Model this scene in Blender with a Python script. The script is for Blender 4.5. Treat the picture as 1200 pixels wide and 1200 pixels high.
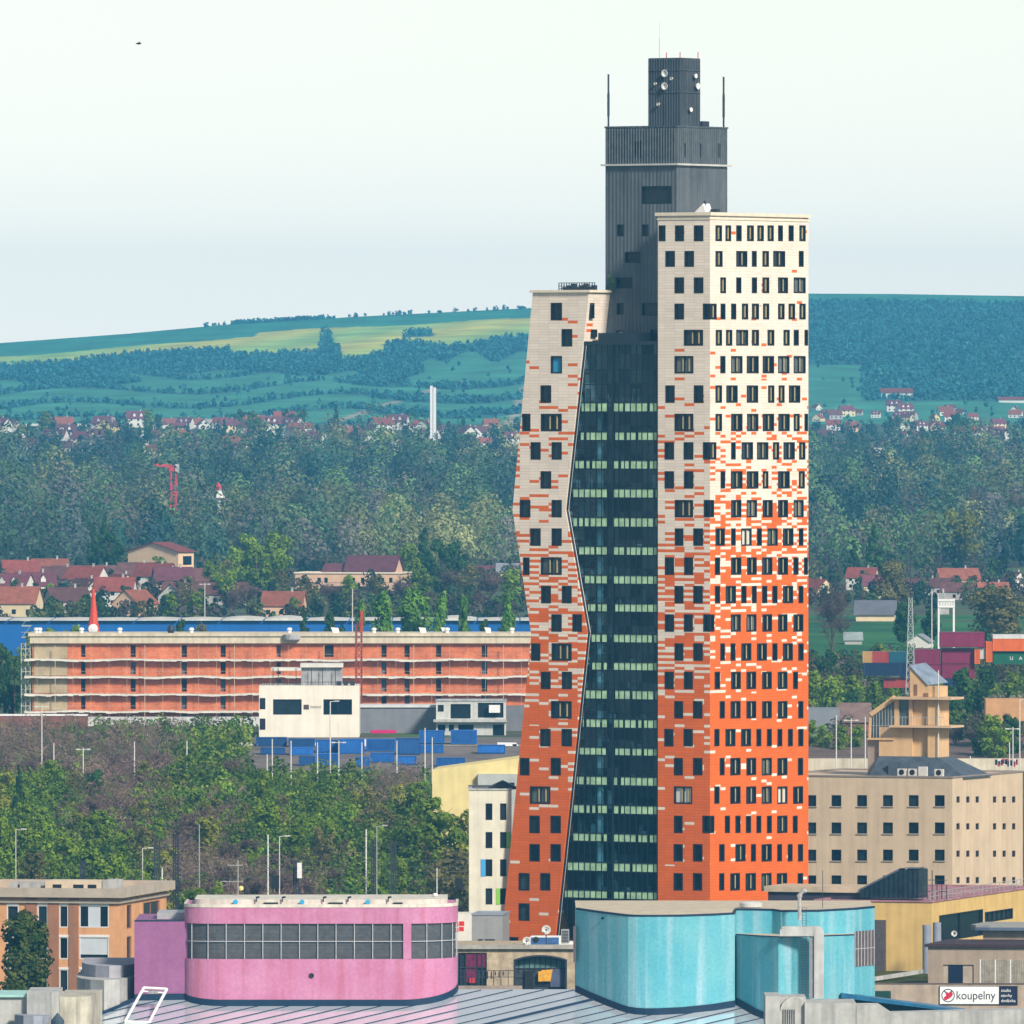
import bpy, math, random
import numpy as np
from mathutils import Vector
R = math.radians
rng = random.Random(7)
nr = np.random.default_rng(11)
for o in list(bpy.data.objects):
    bpy.data.objects.remove(o)
SC = bpy.context.scene
COL = SC.collection
# ------------------------------------------------------------------ camera, sky, sun, exposure
H, K, VH = 68.7, 0.107 / 1500, 470.0
cam = bpy.data.objects.new('camera', bpy.data.cameras.new('camera'))
COL.objects.link(cam)
cam.location = (0, 0, H)
cam.rotation_euler = (R(90), 0, 0)
cam.data.sensor_width = 36
cam.data.lens = 36 / (1200 * K)
cam.data.shift_y = -130 / 1200
cam.data.clip_start = 5
cam.data.clip_end = 30000
SC.camera = cam

SUN_DIR = Vector((0.56, -0.83, 0.68)).normalized()
SUN_EL = math.asin(SUN_DIR.z)
SUN_AZ = math.atan2(SUN_DIR.x, SUN_DIR.y)
W = bpy.data.worlds.new('World')
SC.world = W
W.use_nodes = True
wn, wl = W.node_tree.nodes, W.node_tree.links
sky = wn.new('ShaderNodeTexSky')
sky.sky_type = 'NISHITA'
sky.sun_disc = False
sky.sun_elevation = SUN_EL
sky.sun_rotation = SUN_AZ
sky.air_density = 1.1
sky.dust_density = 0.0
sky.ozone_density = 1.0
hs = wn.new('ShaderNodeHueSaturation')
hs.inputs['Saturation'].default_value = 0.42
wl.new(sky.outputs[0], hs.inputs['Color'])
wl.new(hs.outputs[0], wn['Background'].inputs['Color'])
wn['Background'].inputs['Strength'].default_value = 0.094
sun = bpy.data.objects.new('sun', bpy.data.lights.new('sun', 'SUN'))
COL.objects.link(sun)
sun.data.energy = 4.6
sun.data.angle = R(9)
sun.data.color = (1.0, 0.91, 0.79)
sun.rotation_euler = SUN_DIR.to_track_quat('Z', 'Y').to_euler()
sun.location = (300, -200, 400)
SC.view_settings.view_transform = 'Standard'
SC.view_settings.look = 'None'
SC.view_settings.exposure = 0.30
SC.view_settings.gamma = 1
SC.render.engine = 'CYCLES'
cy = SC.cycles
cy.max_bounces = 6
cy.diffuse_bounces = 2
cy.glossy_bounces = 3
cy.transparent_max_bounces = 8
cy.volume_bounces = 0
cy.use_denoising = True
cy.use_adaptive_sampling = True
cy.adaptive_threshold = 0.012
SC.render.filter_size = 1.1

# ------------------------------------------------------------------ helpers
def X(u, Y): return (u - 600) * K * Y
def Z(v, Y): return H - (v - VH) * K * Y
GY = [-5000, 1560, 1700, 1900, 2050, 2300, 2700, 3000, 3300, 3800, 4400, 5000, 5400, 6000]
GZ = [-10, -10, -6, 3, 10, 12, 19, 20, 22, 27, 34, 41, 46, 57]
RU = [-300, 0, 150, 280, 420, 620, 780, 950, 1050, 1200, 1500]
RV = [420, 402, 391, 379, 371, 361, 350, 344, 344.5, 347, 356]
def ground(x, Y):
    if Y <= 6000:
        return float(np.interp(Y, GY, GZ))
    u = 600 + x / (K * Y)
    rv = float(np.interp(u, RU, RV))
    t = (Y - 6000) / 3000.0
    if t <= 1:
        v = 497.3 + (rv - 497.3) * t ** 0.92 + math.sin(u * .021 + t * 9) * 1.6 * math.sin(t * 3.14) + math.sin(u * .05 - t * 14) * .8 * math.sin(t * 3.14)
        return Z(v, Y)
    return Z(rv, 9000) - (Y - 9000) * .08

MATS = {}
def nodes_of(m):
    m.use_nodes = True
    nt = m.node_tree
    return nt, nt.nodes, nt.links, nt.nodes['Principled BSDF']
def mat(name, col, rough=.75, var=.12, scale=.6, spec=.3, metal=0., bump=0., streak=0., objrand=0., vcol=False, detail=6):
    """weathered procedural surface: two noises break up the colour, streaks run down from the top"""
    if name in MATS: return MATS[name]
    m = bpy.data.materials.new(name)
    nt, n, l, b = nodes_of(m)
    b.inputs['Roughness'].default_value = rough
    b.inputs['Metallic'].default_value = metal
    b.inputs['Specular IOR Level'].default_value = spec
    tc = n.new('ShaderNodeTexCoord')
    base = None
    if vcol:
        at = n.new('ShaderNodeAttribute'); at.attribute_name = 'Col'
        base = at.outputs['Color']
    else:
        rgb = n.new('ShaderNodeRGB'); rgb.outputs[0].default_value = (*col, 1)
        base = rgb.outputs[0]
    fac = None
    def mathn(op, a, bb=None):
        q = n.new('ShaderNodeMath'); q.operation = op
        if hasattr(a, 'links'): l.new(a, q.inputs[0])
        else: q.inputs[0].default_value = a
        if bb is not None:
            if hasattr(bb, 'links'): l.new(bb, q.inputs[1])
            else: q.inputs[1].default_value = bb
        return q.outputs[0]
    if var:
        no = n.new('ShaderNodeTexNoise'); no.inputs['Scale'].default_value = scale; no.inputs['Detail'].default_value = detail
        no.inputs['Roughness'].default_value = .65
        l.new(tc.outputs['Object'], no.inputs['Vector'])
        mr = n.new('ShaderNodeMapRange'); mr.inputs[1].default_value = .3; mr.inputs[2].default_value = .7
        mr.inputs[3].default_value = 1 - var * 1.6; mr.inputs[4].default_value = 1 + var
        l.new(no.outputs[0], mr.inputs[0]); fac = mr.outputs[0]
    if streak:
        mp = n.new('ShaderNodeMapping'); mp.inputs['Scale'].default_value = (1.3, 1.3, .07)
        l.new(tc.outputs['Object'], mp.inputs['Vector'])
        ns = n.new('ShaderNodeTexNoise'); ns.inputs['Scale'].default_value = 1.0; ns.inputs['Detail'].default_value = 5
        l.new(mp.outputs[0], ns.inputs['Vector'])
        mr = n.new('ShaderNodeMapRange'); mr.inputs[1].default_value = .42; mr.inputs[2].default_value = .68
        mr.inputs[3].default_value = 1; mr.inputs[4].default_value = 1 - streak
        l.new(ns.outputs[0], mr.inputs[0])
        fac = mr.outputs[0] if fac is None else mathn('MULTIPLY', fac, mr.outputs[0])
    if objrand:
        oi = n.new('ShaderNodeObjectInfo')
        mr = n.new('ShaderNodeMapRange'); mr.inputs[3].default_value = 1 - objrand; mr.inputs[4].default_value = 1 + objrand
        l.new(oi.outputs['Random'], mr.inputs[0])
        fac = mr.outputs[0] if fac is None else mathn('MULTIPLY', fac, mr.outputs[0])
    if fac is not None:
        vm = n.new('ShaderNodeVectorMath'); vm.operation = 'SCALE'
        l.new(base, vm.inputs[0]); l.new(fac, vm.inputs['Scale'])
        base = vm.outputs[0]
    l.new(base, b.inputs['Base Color'])
    if bump:
        nb = n.new('ShaderNodeTexNoise'); nb.inputs['Scale'].default_value = scale * 6; nb.inputs['Detail'].default_value = 4
        l.new(tc.outputs['Object'], nb.inputs['Vector'])
        bp = n.new('ShaderNodeBump'); bp.inputs['Strength'].default_value = bump; bp.inputs['Distance'].default_value = .1
        l.new(nb.outputs[0], bp.inputs['Height']); l.new(bp.outputs[0], b.inputs['Normal'])
    MATS[name] = m
    return m

class MB:
    """collects polygons; build() links them as ONE mesh object"""
    def __init__(s): s.v = []; s.f = []; s.m = []
    def poly(s, pts, m=0):
        i = len(s.v); s.v += [tuple(p) for p in pts]; s.f.append(tuple(range(i, i + len(pts)))); s.m.append(m)
    def box(s, x0, x1, y0, y1, z0, z1, m=0):
        i = len(s.v)
        s.v += [(x0,y0,z0),(x1,y0,z0),(x1,y1,z0),(x0,y1,z0),(x0,y0,z1),(x1,y0,z1),(x1,y1,z1),(x0,y1,z1)]
        for q in ((0,3,2,1),(4,5,6,7),(0,1,5,4),(1,2,6,5),(2,3,7,6),(3,0,4,7)):
            s.f.append(tuple(i + k for k in q)); s.m.append(m)
    def bar(s, p, q, w, m=0, n=4, w2=None):
        p, q = Vector(p), Vector(q)
        d = (q - p)
        if d.length < 1e-6: return
        d.normalize()
        a = d.orthogonal() if abs(d.z) < .999 else Vector((1, 0, 0))
        if abs(d.z) < .95: a = d.cross(Vector((0, 0, 1)))
        a.normalize(); b = d.cross(a)
        i = len(s.v); w2 = w if w2 is None else w2
        for c, r in ((p, w / 2), (q, w2 / 2)):
            for k in range(n):
                t = 2 * math.pi * (k + .5) / n
                e = r * (1.414 if n == 4 else 1)
                s.v.append(tuple(c + a * math.cos(t) * e + b * math.sin(t) * e))
        for k in range(n):
            k2 = (k + 1) % n
            s.f.append((i + k, i + k2, i + n + k2, i + n + k)); s.m.append(m)
        s.f.append(tuple(i + k for k in reversed(range(n)))); s.m.append(m)
        s.f.append(tuple(i + n + k for k in range(n))); s.m.append(m)
    def tube(s, pts, w, m=0, n=6):
        for a, b in zip(pts[:-1], pts[1:]): s.bar(a, b, w, m, n)
    def prism(s, pts, z0, z1, m=0, top=True, bottom=True, mt=None):
        n = len(pts); i = len(s.v)
        f0 = z0 if callable(z0) else (lambda x, y: z0)
        f1 = z1 if callable(z1) else (lambda x, y: z1)
        s.v += [(x, y, f0(x, y)) for x, y in pts] + [(x, y, f1(x, y)) for x, y in pts]
        for k in range(n):
            k2 = (k + 1) % n
            s.f.append((i + k, i + k2, i + n + k2, i + n + k)); s.m.append(m)
        if top: s.f.append(tuple(i + n + k for k in range(n))); s.m.append(m if mt is None else mt)
        if bottom: s.f.append(tuple(i + k for k in reversed(range(n)))); s.m.append(m)
    def strip(s, pts, z0, z1, m=0, off=0.):
        """vertical wall along an open plan path"""
        P = offset(pts, off)
        f0 = z0 if callable(z0) else (lambda x, y: z0)
        f1 = z1 if callable(z1) else (lambda x, y: z1)
        for a, b in zip(P[:-1], P[1:]):
            s.poly([(a[0], a[1], f0(*a)), (b[0], b[1], f0(*b)), (b[0], b[1], f1(*b)), (a[0], a[1], f1(*a))], m)
    def lathe(s, c, prof, n=16, m=0, axis='z'):
        i = len(s.v)
        for r, h in prof:
            for k in range(n):
                t = 2 * math.pi * k / n
                a, b = r * math.cos(t), r * math.sin(t)
                s.v.append((c[0] + a, c[1] + b, c[2] + h) if axis == 'z' else ((c[0] + a, c[1] - h, c[2] + b) if axis == 'y' else (c[0] + h, c[1] + a, c[2] + b)))
        for j in range(len(prof) - 1):
            for k in range(n):
                k2 = (k + 1) % n
                s.f.append((i + j*n + k, i + j*n + k2, i + (j+1)*n + k2, i + (j+1)*n + k)); s.m.append(m)
    def gable(s, x0, x1, y0, y1, z0, z1, zr, m=0, mr=1, over=.35, along='x', walls=True, roof=True, th=.18):
        if along == 'x':
            ym = (y0 + y1) / 2
            if walls:
                s.poly([(x0,y0,z0),(x1,y0,z0),(x1,y0,z1),(x0,y0,z1)], m); s.poly([(x0,y1,z0),(x1,y1,z0),(x1,y1,z1),(x0,y1,z1)], m)
                for x in (x0, x1): s.poly([(x,y0,z0),(x,y1,z0),(x,y1,z1),(x,ym,zr),(x,y0,z1)], m)
            if roof:
                k = (zr - z1) / (ym - y0)
                for sg, ye in ((-1, y0), (1, y1)):
                    a = (x0 - over, ye + sg*over, z1 - over*k + .03); b = (x1 + over, ye + sg*over, z1 - over*k + .03)
                    c = (x1 + over, ym, zr + .03); d = (x0 - over, ym, zr + .03)
                    s.poly([a, b, c, d], mr)
                    up = lambda p: (p[0], p[1], p[2] + th)
                    s.poly([up(a), up(b), up(c), up(d)], mr)
                    s.poly([a, b, up(b), up(a)], mr); s.poly([a, d, up(d), up(a)], mr); s.poly([b, c, up(c), up(b)], mr)
        else:
            t = MB(); t.gable(y0, y1, x0, x1, z0, z1, zr, m, mr, over, 'x', walls, roof, th)
            i = len(s.v); s.v += [(b, a, c) for a, b, c in t.v]; s.f += [tuple(i + k for k in f) for f in t.f]; s.m += t.m
    def build(s, name, mats, parent=None, loc=None, rz=0., smooth=False):
        if not isinstance(mats, (list, tuple)): mats = [mats]
        me = bpy.data.meshes.new(name)
        dz = 0.
        if parent is not None:
            r = parent
            while r.parent is not None: r = r.parent
            dz = r.location.z
        me.from_pydata([(x, y, z - dz) for x, y, z in s.v], [], s.f)
        for m in mats: me.materials.append(m)
        if len(mats) > 1: me.polygons.foreach_set('material_index', s.m)
        if smooth: me.polygons.foreach_set('use_smooth', [True] * len(me.polygons))
        me.update()
        o = bpy.data.objects.new(name, me); COL.objects.link(o)
        if parent is not None: o.parent = parent
        if loc is not None: o.location = loc
        o.rotation_euler = (0, 0, rz)
        return o

def offset(pts, off):
    if not off: return list(pts)
    out = []
    for i, p in enumerate(pts):
        a = pts[max(i - 1, 0)]; b = pts[min(i + 1, len(pts) - 1)]
        dx, dy = b[0] - a[0], b[1] - a[1]; L = math.hypot(dx, dy) or 1
        out.append((p[0] + dy / L * off, p[1] - dx / L * off))     # to the right of the path: outward when it runs left to right
    return out
def tag(o, label=None, cat=None, group=None, kind=None):
    if label: o['label'] = label
    if cat: o['category'] = cat
    if group: o['group'] = group
    if kind: o['kind'] = kind
    return o
def thing(name, label, cat, loc=(0, 0, 0), rz=0., group=None):
    o = bpy.data.objects.new(name, None); COL.objects.link(o)
    o.location = loc; o.rotation_euler = (0, 0, rz); o.empty_display_size = 1
    return tag(o, label, cat, group)
KIDS = {}
def dup(root, loc, rz=0., label=None, group=None, sc=None):
    r = root.copy(); COL.objects.link(r); r.location = loc; r.rotation_euler = (0, 0, rz)
    if sc is not None: r.scale = sc if isinstance(sc, tuple) else (sc,) * 3
    if label: r['label'] = label
    if group: r['group'] = group
    def rec(src, dst):
        for ch in KIDS.get(src.name) or list(src.children):
            c = ch.copy(); COL.objects.link(c); c.parent = dst
            rec(ch, c)
    rec(root, r)
    return r
class Fr:
    """a building's own frame: its near corner stands at (u, Y); x runs along the front, y along the right side"""
    def __init__(s, u, Y, phi):
        s.cx, s.cy, s.phi = X(u, Y), Y, R(phi)
        s.es = (math.cos(s.phi), -math.sin(s.phi)); s.et = (math.sin(s.phi), math.cos(s.phi))
    def _solve(s, u, v, ox, oy, d):
        k = (u - 600) * K
        a = (k * oy - ox) / (d[0] - k * d[1])
        return a, Z(v, oy + a * d[1])
    def front(s, u, v, t=0.):
        return s._solve(u, v, s.cx + s.et[0]*t, s.cy + s.et[1]*t, s.es)
    def side(s, u, v, x=0.):
        return s._solve(u, v, s.cx + s.es[0]*x, s.cy + s.es[1]*x, s.et)
    def frect(s, u0, u1, v0, v1, t=0.):
        um, vm = (u0 + u1)/2, (v0 + v1)/2
        return (s.front(u0, vm, t)[0], s.front(u1, vm, t)[0], s.front(um, v1, t)[1], s.front(um, v0, t)[1])
    def srect(s, u0, u1, v0, v1, x=0.):
        um, vm = (u0 + u1)/2, (v0 + v1)/2
        return (s.side(u0, vm, x)[0], s.side(u1, vm, x)[0], s.side(um, v1, x)[1], s.side(um, v0, x)[1])
    def root(s, name, label, cat, zb, group=None):
        return thing(name, label, cat, (s.cx, s.cy, zb), -s.phi, group)
def pm(plane, base):
    return {'f': lambda a, z, d: (a, base + d, z), 's': lambda a, z, d: (base - d, a, z), 'l': lambda a, z, d: (base + d, a, z), 'b': lambda a, z, d: (a, base - d, z)}[plane]
def pbox(mb, plane, base, a0, a1, z0, z1, d0, d1, m=0):
    f = pm(plane, base)
    p, q = f(a0, z0, d0), f(a1, z1, d1)
    mb.box(min(p[0], q[0]), max(p[0], q[0]), min(p[1], q[1]), max(p[1], q[1]), z0, z1, m)
def wall(mb, plane, base, e0, e1, z0, z1, holes=(), depth=.3, m=0, kinks=()):
    """wall with real openings and reveals; e0, e1: edge position (a number or a function of z)"""
    f = pm(plane, base)
    g0 = e0 if callable(e0) else (lambda z: e0)
    g1 = e1 if callable(e1) else (lambda z: e1)
    zs = sorted({round(z, 4) for z in [z0, z1, *kinks] + [h[2] for h in holes] + [h[3] for h in holes] if z0 - 1e-6 <= z <= z1 + 1e-6})
    for za, zb in zip(zs[:-1], zs[1:]):
        if zb - za < 1e-3: continue
        zm = (za + zb) / 2
        hs_ = sorted([h for h in holes if h[2] < zm < h[3]])
        A, B = g0(za), g0(zb)
        for h in hs_:
            if h[0] - max(A, B) > 1e-3: mb.poly([f(A, za, 0), f(h[0], za, 0), f(h[0], zb, 0), f(B, zb, 0)], m)
            A = B = h[1]
        C, D = g1(za), g1(zb)
        if min(C, D) - A > 1e-3 or min(C, D) - B > 1e-3: mb.poly([f(A, za, 0), f(C, za, 0), f(D, zb, 0), f(B, zb, 0)], m)
    for a0, a1, h0, h1 in holes:
        mb.poly([f(a0, h0, 0), f(a1, h0, 0), f(a1, h0, depth), f(a0, h0, depth)], m)
        mb.poly([f(a0, h1, 0), f(a1, h1, 0), f(a1, h1, depth), f(a0, h1, depth)], m)
        if a0 - max(g0(h0), g0(h1)) > .02: mb.poly([f(a0, h0, 0), f(a0, h1, 0), f(a0, h1, depth), f(a0, h0, depth)], m)
        if min(g1(h0), g1(h1)) - a1 > .02: mb.poly([f(a1, h0, 0), f(a1, h1, 0), f(a1, h1, depth), f(a1, h0, depth)], m)
def win_geo(fb, pb, plane, base, r, fw=.12, dep=.25, mull=0, fin=0, proud=0., mf=0, trans=False):
    a0, a1, z0, z1 = r
    d0, d1 = -proud, dep
    pbox(fb, plane, base, a0, a0 + fw, z0, z1, d0, d1, mf); pbox(fb, plane, base, a1 - fw, a1, z0, z1, d0, d1, mf)
    pbox(fb, plane, base, a0 + fw, a1 - fw, z0, z0 + fw, d0, d1, mf); pbox(fb, plane, base, a0 + fw, a1 - fw, z1 - fw, z1, d0, d1, mf)
    for k in range(mull):
        c = a0 + (a1 - a0) * (k + 1) / (mull + 1)
        pbox(fb, plane, base, c - fw*.4, c + fw*.4, z0 + fw, z1 - fw, dep*.35, d1, mf)
    if trans:
        c = (z0 + z1) / 2
        pbox(fb, plane, base, a0 + fw, a1 - fw, c - .03, c + .03, dep*.4, d1, mf)
    if fin:
        for k in range(fin):
            c = a0 + (a1 - a0) * ((k + 1) / (fin + 1) + .03)
            pbox(fb, plane, base, c + fw*.42, c + fw*.42 + .16, z0 + fw*1.5, z1 - fw*1.5, dep*.3, dep*.9, 1)
    f = pm(plane, base)
    pb.poly([f(a0, z0, dep*.8), f(a1, z0, dep*.8), f(a1, z1, dep*.8), f(a0, z1, dep*.8)])
def window(root, plane, base, r, fmat, pmat, label=None, sill=None, finmat=None, **kw):
    fb, pb = MB(), MB()
    win_geo(fb, pb, plane, base, r, **kw)
    w = fb.build('window', [fmat, finmat or fmat], root)
    p = pb.build('pane', pmat, w)
    if sill:
        sb = MB(); pbox(sb, plane, base, r[0] - .12, r[1] + .12, r[2] - .14, r[2] - .003, -.14, -.003)
        sb.build('sill', sill, w)
    if label: w['label'] = label
    return w
def shell(mb, x0, x1, y0, y1, z0, z1, front=(), side=(), left=(), depth=.3, m=0, roof=None, mroof=None):
    """four walls with openings in the seen sides, and a flat roof"""
    wall(mb, 'f', y0, x0, x1, z0, z1, front, depth, m)
    wall(mb, 's', x1, y0, y1, z0, z1, side, depth, m)
    wall(mb, 'l', x0, y0, y1, z0, z1, left, depth, m)
    wall(mb, 'b', y1, x0, x1, z0, z1, (), depth, m)
    zr = z1 if roof is None else roof
    mb.poly([(x0, y0, zr), (x1, y0, zr), (x1, y1, zr), (x0, y1, zr)], m if mroof is None else mroof)
def ring(mb, x0, x1, y0, y1, z0, z1, out, inn, m=0):
    """a coping that runs round a flat roof"""
    mb.box(x0 - out, x1 + out, y0 - out, y0 + inn, z0, z1, m); mb.box(x0 - out, x1 + out, y1 - inn, y1 + out, z0, z1, m)
    mb.box(x0 - out, x0 + inn, y0 + inn, y1 - inn, z0, z1, m); mb.box(x1 - inn, x1 + out, y0 + inn, y1 - inn, z0, z1, m)
def arc(cx, cy, rx, ry, a0, a1, n=10):
    return [(cx + rx * math.cos(R(a0 + (a1 - a0) * k / n)), cy + ry * math.sin(R(a0 + (a1 - a0) * k / n))) for k in range(n + 1)]

# ------------------------------------------------------------------ shared materials
def pane_mat(name, c0, c1, rough=.07):
    m = bpy.data.materials.new(name)
    nt, n, l, b = nodes_of(m)
    oi = n.new('ShaderNodeObjectInfo'); tc = n.new('ShaderNodeTexCoord')
    no = n.new('ShaderNodeTexNoise'); no.inputs['Scale'].default_value = .9; no.inputs['Detail'].default_value = 3
    l.new(tc.outputs['Object'], no.inputs['Vector'])
    ad = n.new('ShaderNodeMath'); ad.operation = 'ADD'
    l.new(oi.outputs['Random'], ad.inputs[0]); l.new(no.outputs[0], ad.inputs[1])
    cr = n.new('ShaderNodeValToRGB')
    e = cr.color_ramp.elements
    e[0].position = .35; e[0].color = (*c0, 1); e[1].position = 1.0; e[1].color = (*c1, 1)
    hf = n.new('ShaderNodeMath'); hf.operation = 'MULTIPLY'; hf.inputs[1].default_value = .72
    l.new(ad.outputs[0], hf.inputs[0]); l.new(hf.outputs[0], cr.inputs[0])
    l.new(cr.outputs[0], b.inputs['Base Color'])
    b.inputs['Roughness'].default_value = rough; b.inputs['Specular IOR Level'].default_value = .22
    MATS[name] = m
    return m
M_frame = mat('dark_window_frame', (.008, .009, .012), .5, 0)
M_fin = mat('window_reveal_metal', (.42, .35, .18), .4, .1)
M_pane = pane_mat('window_glass', (.002, .004, .010), (.018, .028, .036))
M_dark = mat('dark_opening', (.012, .013, .016), .6, .3, 1.)
M_steel = mat('galvanised_steel', (.42, .43, .43), .45, .1, 2., metal=.3)
M_white = mat('white_painted_metal', (.72, .72, .70), .5, .06, 2.)
M_pole = mat('pale_pole_paint', (.62, .60, .56), .6, .1, 2.)
M_darkpole = mat('dark_mast_steel', (.03, .034, .045), .6, .1, 2.)
M_conc = mat('pale_concrete', (.46, .46, .44), .85, .18, .35, bump=.15, streak=.25)
M_conc2 = mat('grey_concrete', (.33, .34, .35), .85, .18, .4, bump=.15, streak=.2)
M_cream = mat('cream_coping', (.72, .64, .5), .7, .08, .8)
M_navy = mat('navy_skirting', (.006, .025, .06), .5, .15, .7)
# ------------------------------------------------------------------ the setting: ground, hill, fields
def grid_mesh(name, xs, ys, zf, m, colf=None):
    nx, ny = len(xs), len(ys)
    V = [(x, y, zf(x, y)) for y in ys for x in xs] if not callable(xs) else None
    F = [(j*nx + i, j*nx + i + 1, (j+1)*nx + i + 1, (j+1)*nx + i) for j in range(ny - 1) for i in range(nx - 1)]
    me = bpy.data.meshes.new(name); me.from_pydata(V, [], F); me.materials.append(m)
    if colf:
        at = me.color_attributes.new('Col', 'FLOAT_COLOR', 'POINT')
        at.data.foreach_set('color', [c for v in V for c in (*colf(v), 1.)])
    me.polygons.foreach_set('use_smooth', [True] * len(F))
    o = bpy.data.objects.new(name, me); COL.objects.link(o)
    return o
def ground_mat():
    m = bpy.data.materials.new('grass_and_scrub_ground')
    nt, n, l, b = nodes_of(m)
    tc = n.new('ShaderNodeTexCoord'); no = n.new('ShaderNodeTexNoise'); no.inputs['Scale'].default_value = .06; no.inputs['Detail'].default_value = 9
    l.new(tc.outputs['Object'], no.inputs['Vector'])
    cr = n.new('ShaderNodeValToRGB'); e = cr.color_ramp.elements
    e[0].position = .36; e[0].color = (.05, .04, .03, 1); e[1].position = .62; e[1].color = (.05, .11, .02, 1)
    e.new(.48).color = (.045, .06, .02, 1)
    l.new(no.outputs[0], cr.inputs[0]); l.new(cr.outputs[0], b.inputs['Base Color']); b.inputs['Roughness'].default_value = .95
    return m
ys = [-3000, -1000, 0, 600, 1200, 1500] + [1560 + 20*k for k in range(37)] + [2300 + 50*k for k in range(75)]
g = grid_mesh('ground', [-900 + 60*k for k in range(31)], ys, lambda x, y: ground(0, y), ground_mat())
tag(g, kind='structure')

def patch(u, v):
    """what grows where on the hill: 0 scrub wood, 1 green crop, 2 yellow field, 3 meadow, 4 pale track"""
    d = v - np.interp(u, RU, RV)
    if u > 700:
        if d < 9: return 1
        if u < 1010 and v > 428: return 3
        if v > 470: return 3
        return 0
    w = math.sin(u*.03)*2
    if d < 12 + w*.5 + (4 if u < 300 else 0): return 1
    if u < 270 and d < 26 + w: return 2
    if 270 <= u < 378 - (d - 12)*.12 + 2*math.sin(v) and d < 44 + w*2 - (372 - u)*.12: return 2
    if 384 + 2*math.sin(v*1.3) <= u - (d - 12)*.5 and d < 36 + math.sin(u*.05)*4 + (10 if u < 450 else 0):
        if abs(u - 490) < 17 and abs(d - 24) < 3.5: return 0
        return 2
    if v > 444 + math.sin(u*.017)*10:
        q = (v - 444 + u*.03 + math.sin(u*.02)*6) % 17
        if u > 430 and q < 6: return 0
        if q < 2.2: return 0
        if 300 < u < 560 and abs(v - (505 - (u - 360)*.33)) < 2.2: return 4
        if 590 < u < 640 and v > 430 and abs(u - 600 - (490 - v)*.5) < 6: return 4
        return 3
    if 150 < u < 420 and abs(v - 442 - math.sin(u*.04)*4) < 4: return 3
    if 482 + (445 - v)*.9 + 7*math.sin(v*.35) < u < 640 and v > 418 + 6*math.sin(u*.1): return 3
    return 0
PC = {0: (.025, .12, .12), 1: (.025, .20, .11), 2: (.56, .55, .07), 3: (.045, .23, .14), 4: (.33, .30, .22)}  # greens shifted to blue: part of the distance haze sits in these colours
def hill_col(p):
    x, y, z = p
    u, v = 600 + x/(K*y), VH + (H - z)/(K*y)
    c = PC[patch(u, v)]
    k = 1 + .18*math.sin(x*.11 + y*.013) * math.sin(y*.02 - x*.03)
    if patch(u, v) == 2:
        gmix = .5 + .5*math.sin(u*.033 + v*.21)
        c = (c[0]*(1 - .45*gmix), c[1]*(1 - .1*gmix), c[2]*(1 + .3*gmix))
    return (c[0]*k, c[1]*k, c[2]*k)
M_hill = mat('hill_fields', (1, 1, 1), .95, .22, .02, vcol=True)
hy = [6000 + 3000*(k/170) for k in range(171)] + [9100, 9300, 9600]
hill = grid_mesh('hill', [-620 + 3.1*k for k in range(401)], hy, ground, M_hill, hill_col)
tag(hill, kind='structure')

# ------------------------------------------------------------------ foliage
def quads(P, size, rg, thin=1., N=None, jit=.55):
    """leaf-clump quads at points P (n,3); they face roughly along N (outward from their clump) or any way"""
    n = len(P)
    a = rg.normal(size=(n, 3)); a /= np.linalg.norm(a, axis=1)[:, None]
    if N is not None:
        m = N/np.maximum(np.linalg.norm(N, axis=1)[:, None], 1e-6) + a*jit
        m /= np.linalg.norm(m, axis=1)[:, None]
        a = rg.normal(size=(n, 3)); a -= m*(a*m).sum(1)[:, None]; a /= np.linalg.norm(a, axis=1)[:, None]
        b = np.cross(m, a)
    else:
        b = rg.normal(size=(n, 3)); b -= a*(a*b).sum(1)[:, None]; b /= np.linalg.norm(b, axis=1)[:, None]
    s = size[:, None]
    asp = rg.uniform(.5, 1., size=(n, 1))*thin
    V = np.stack([P - a*s - b*s*asp*.6, P + a*s*.3 - b*s*asp, P + a*s + b*s*asp*.5, P - a*s*.4 + b*s*asp], 1).reshape(-1, 3)
    return V
def quad_mesh(name, V, m, cols=None):
    n = len(V)//4
    me = bpy.data.meshes.new(name)
    me.vertices.add(len(V)); me.vertices.foreach_set('co', V.astype(np.float32).ravel())
    me.loops.add(len(V)); me.loops.foreach_set('vertex_index', np.arange(len(V), dtype=np.int32))
    me.polygons.add(n); me.polygons.foreach_set('loop_start', np.arange(0, len(V), 4, dtype=np.int32))
    me.polygons.foreach_set('loop_total', np.full(n, 4, dtype=np.int32))
    me.materials.append(m)
    if cols is not None:
        at = me.color_attributes.new('Col', 'FLOAT_COLOR', 'POINT')
        c = np.repeat(np.c_[cols, np.ones(len(cols))], 4, axis=0)
        at.data.foreach_set('color', c.astype(np.float32).ravel())
    me.update(calc_edges=True); me.validate()
    return me
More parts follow.
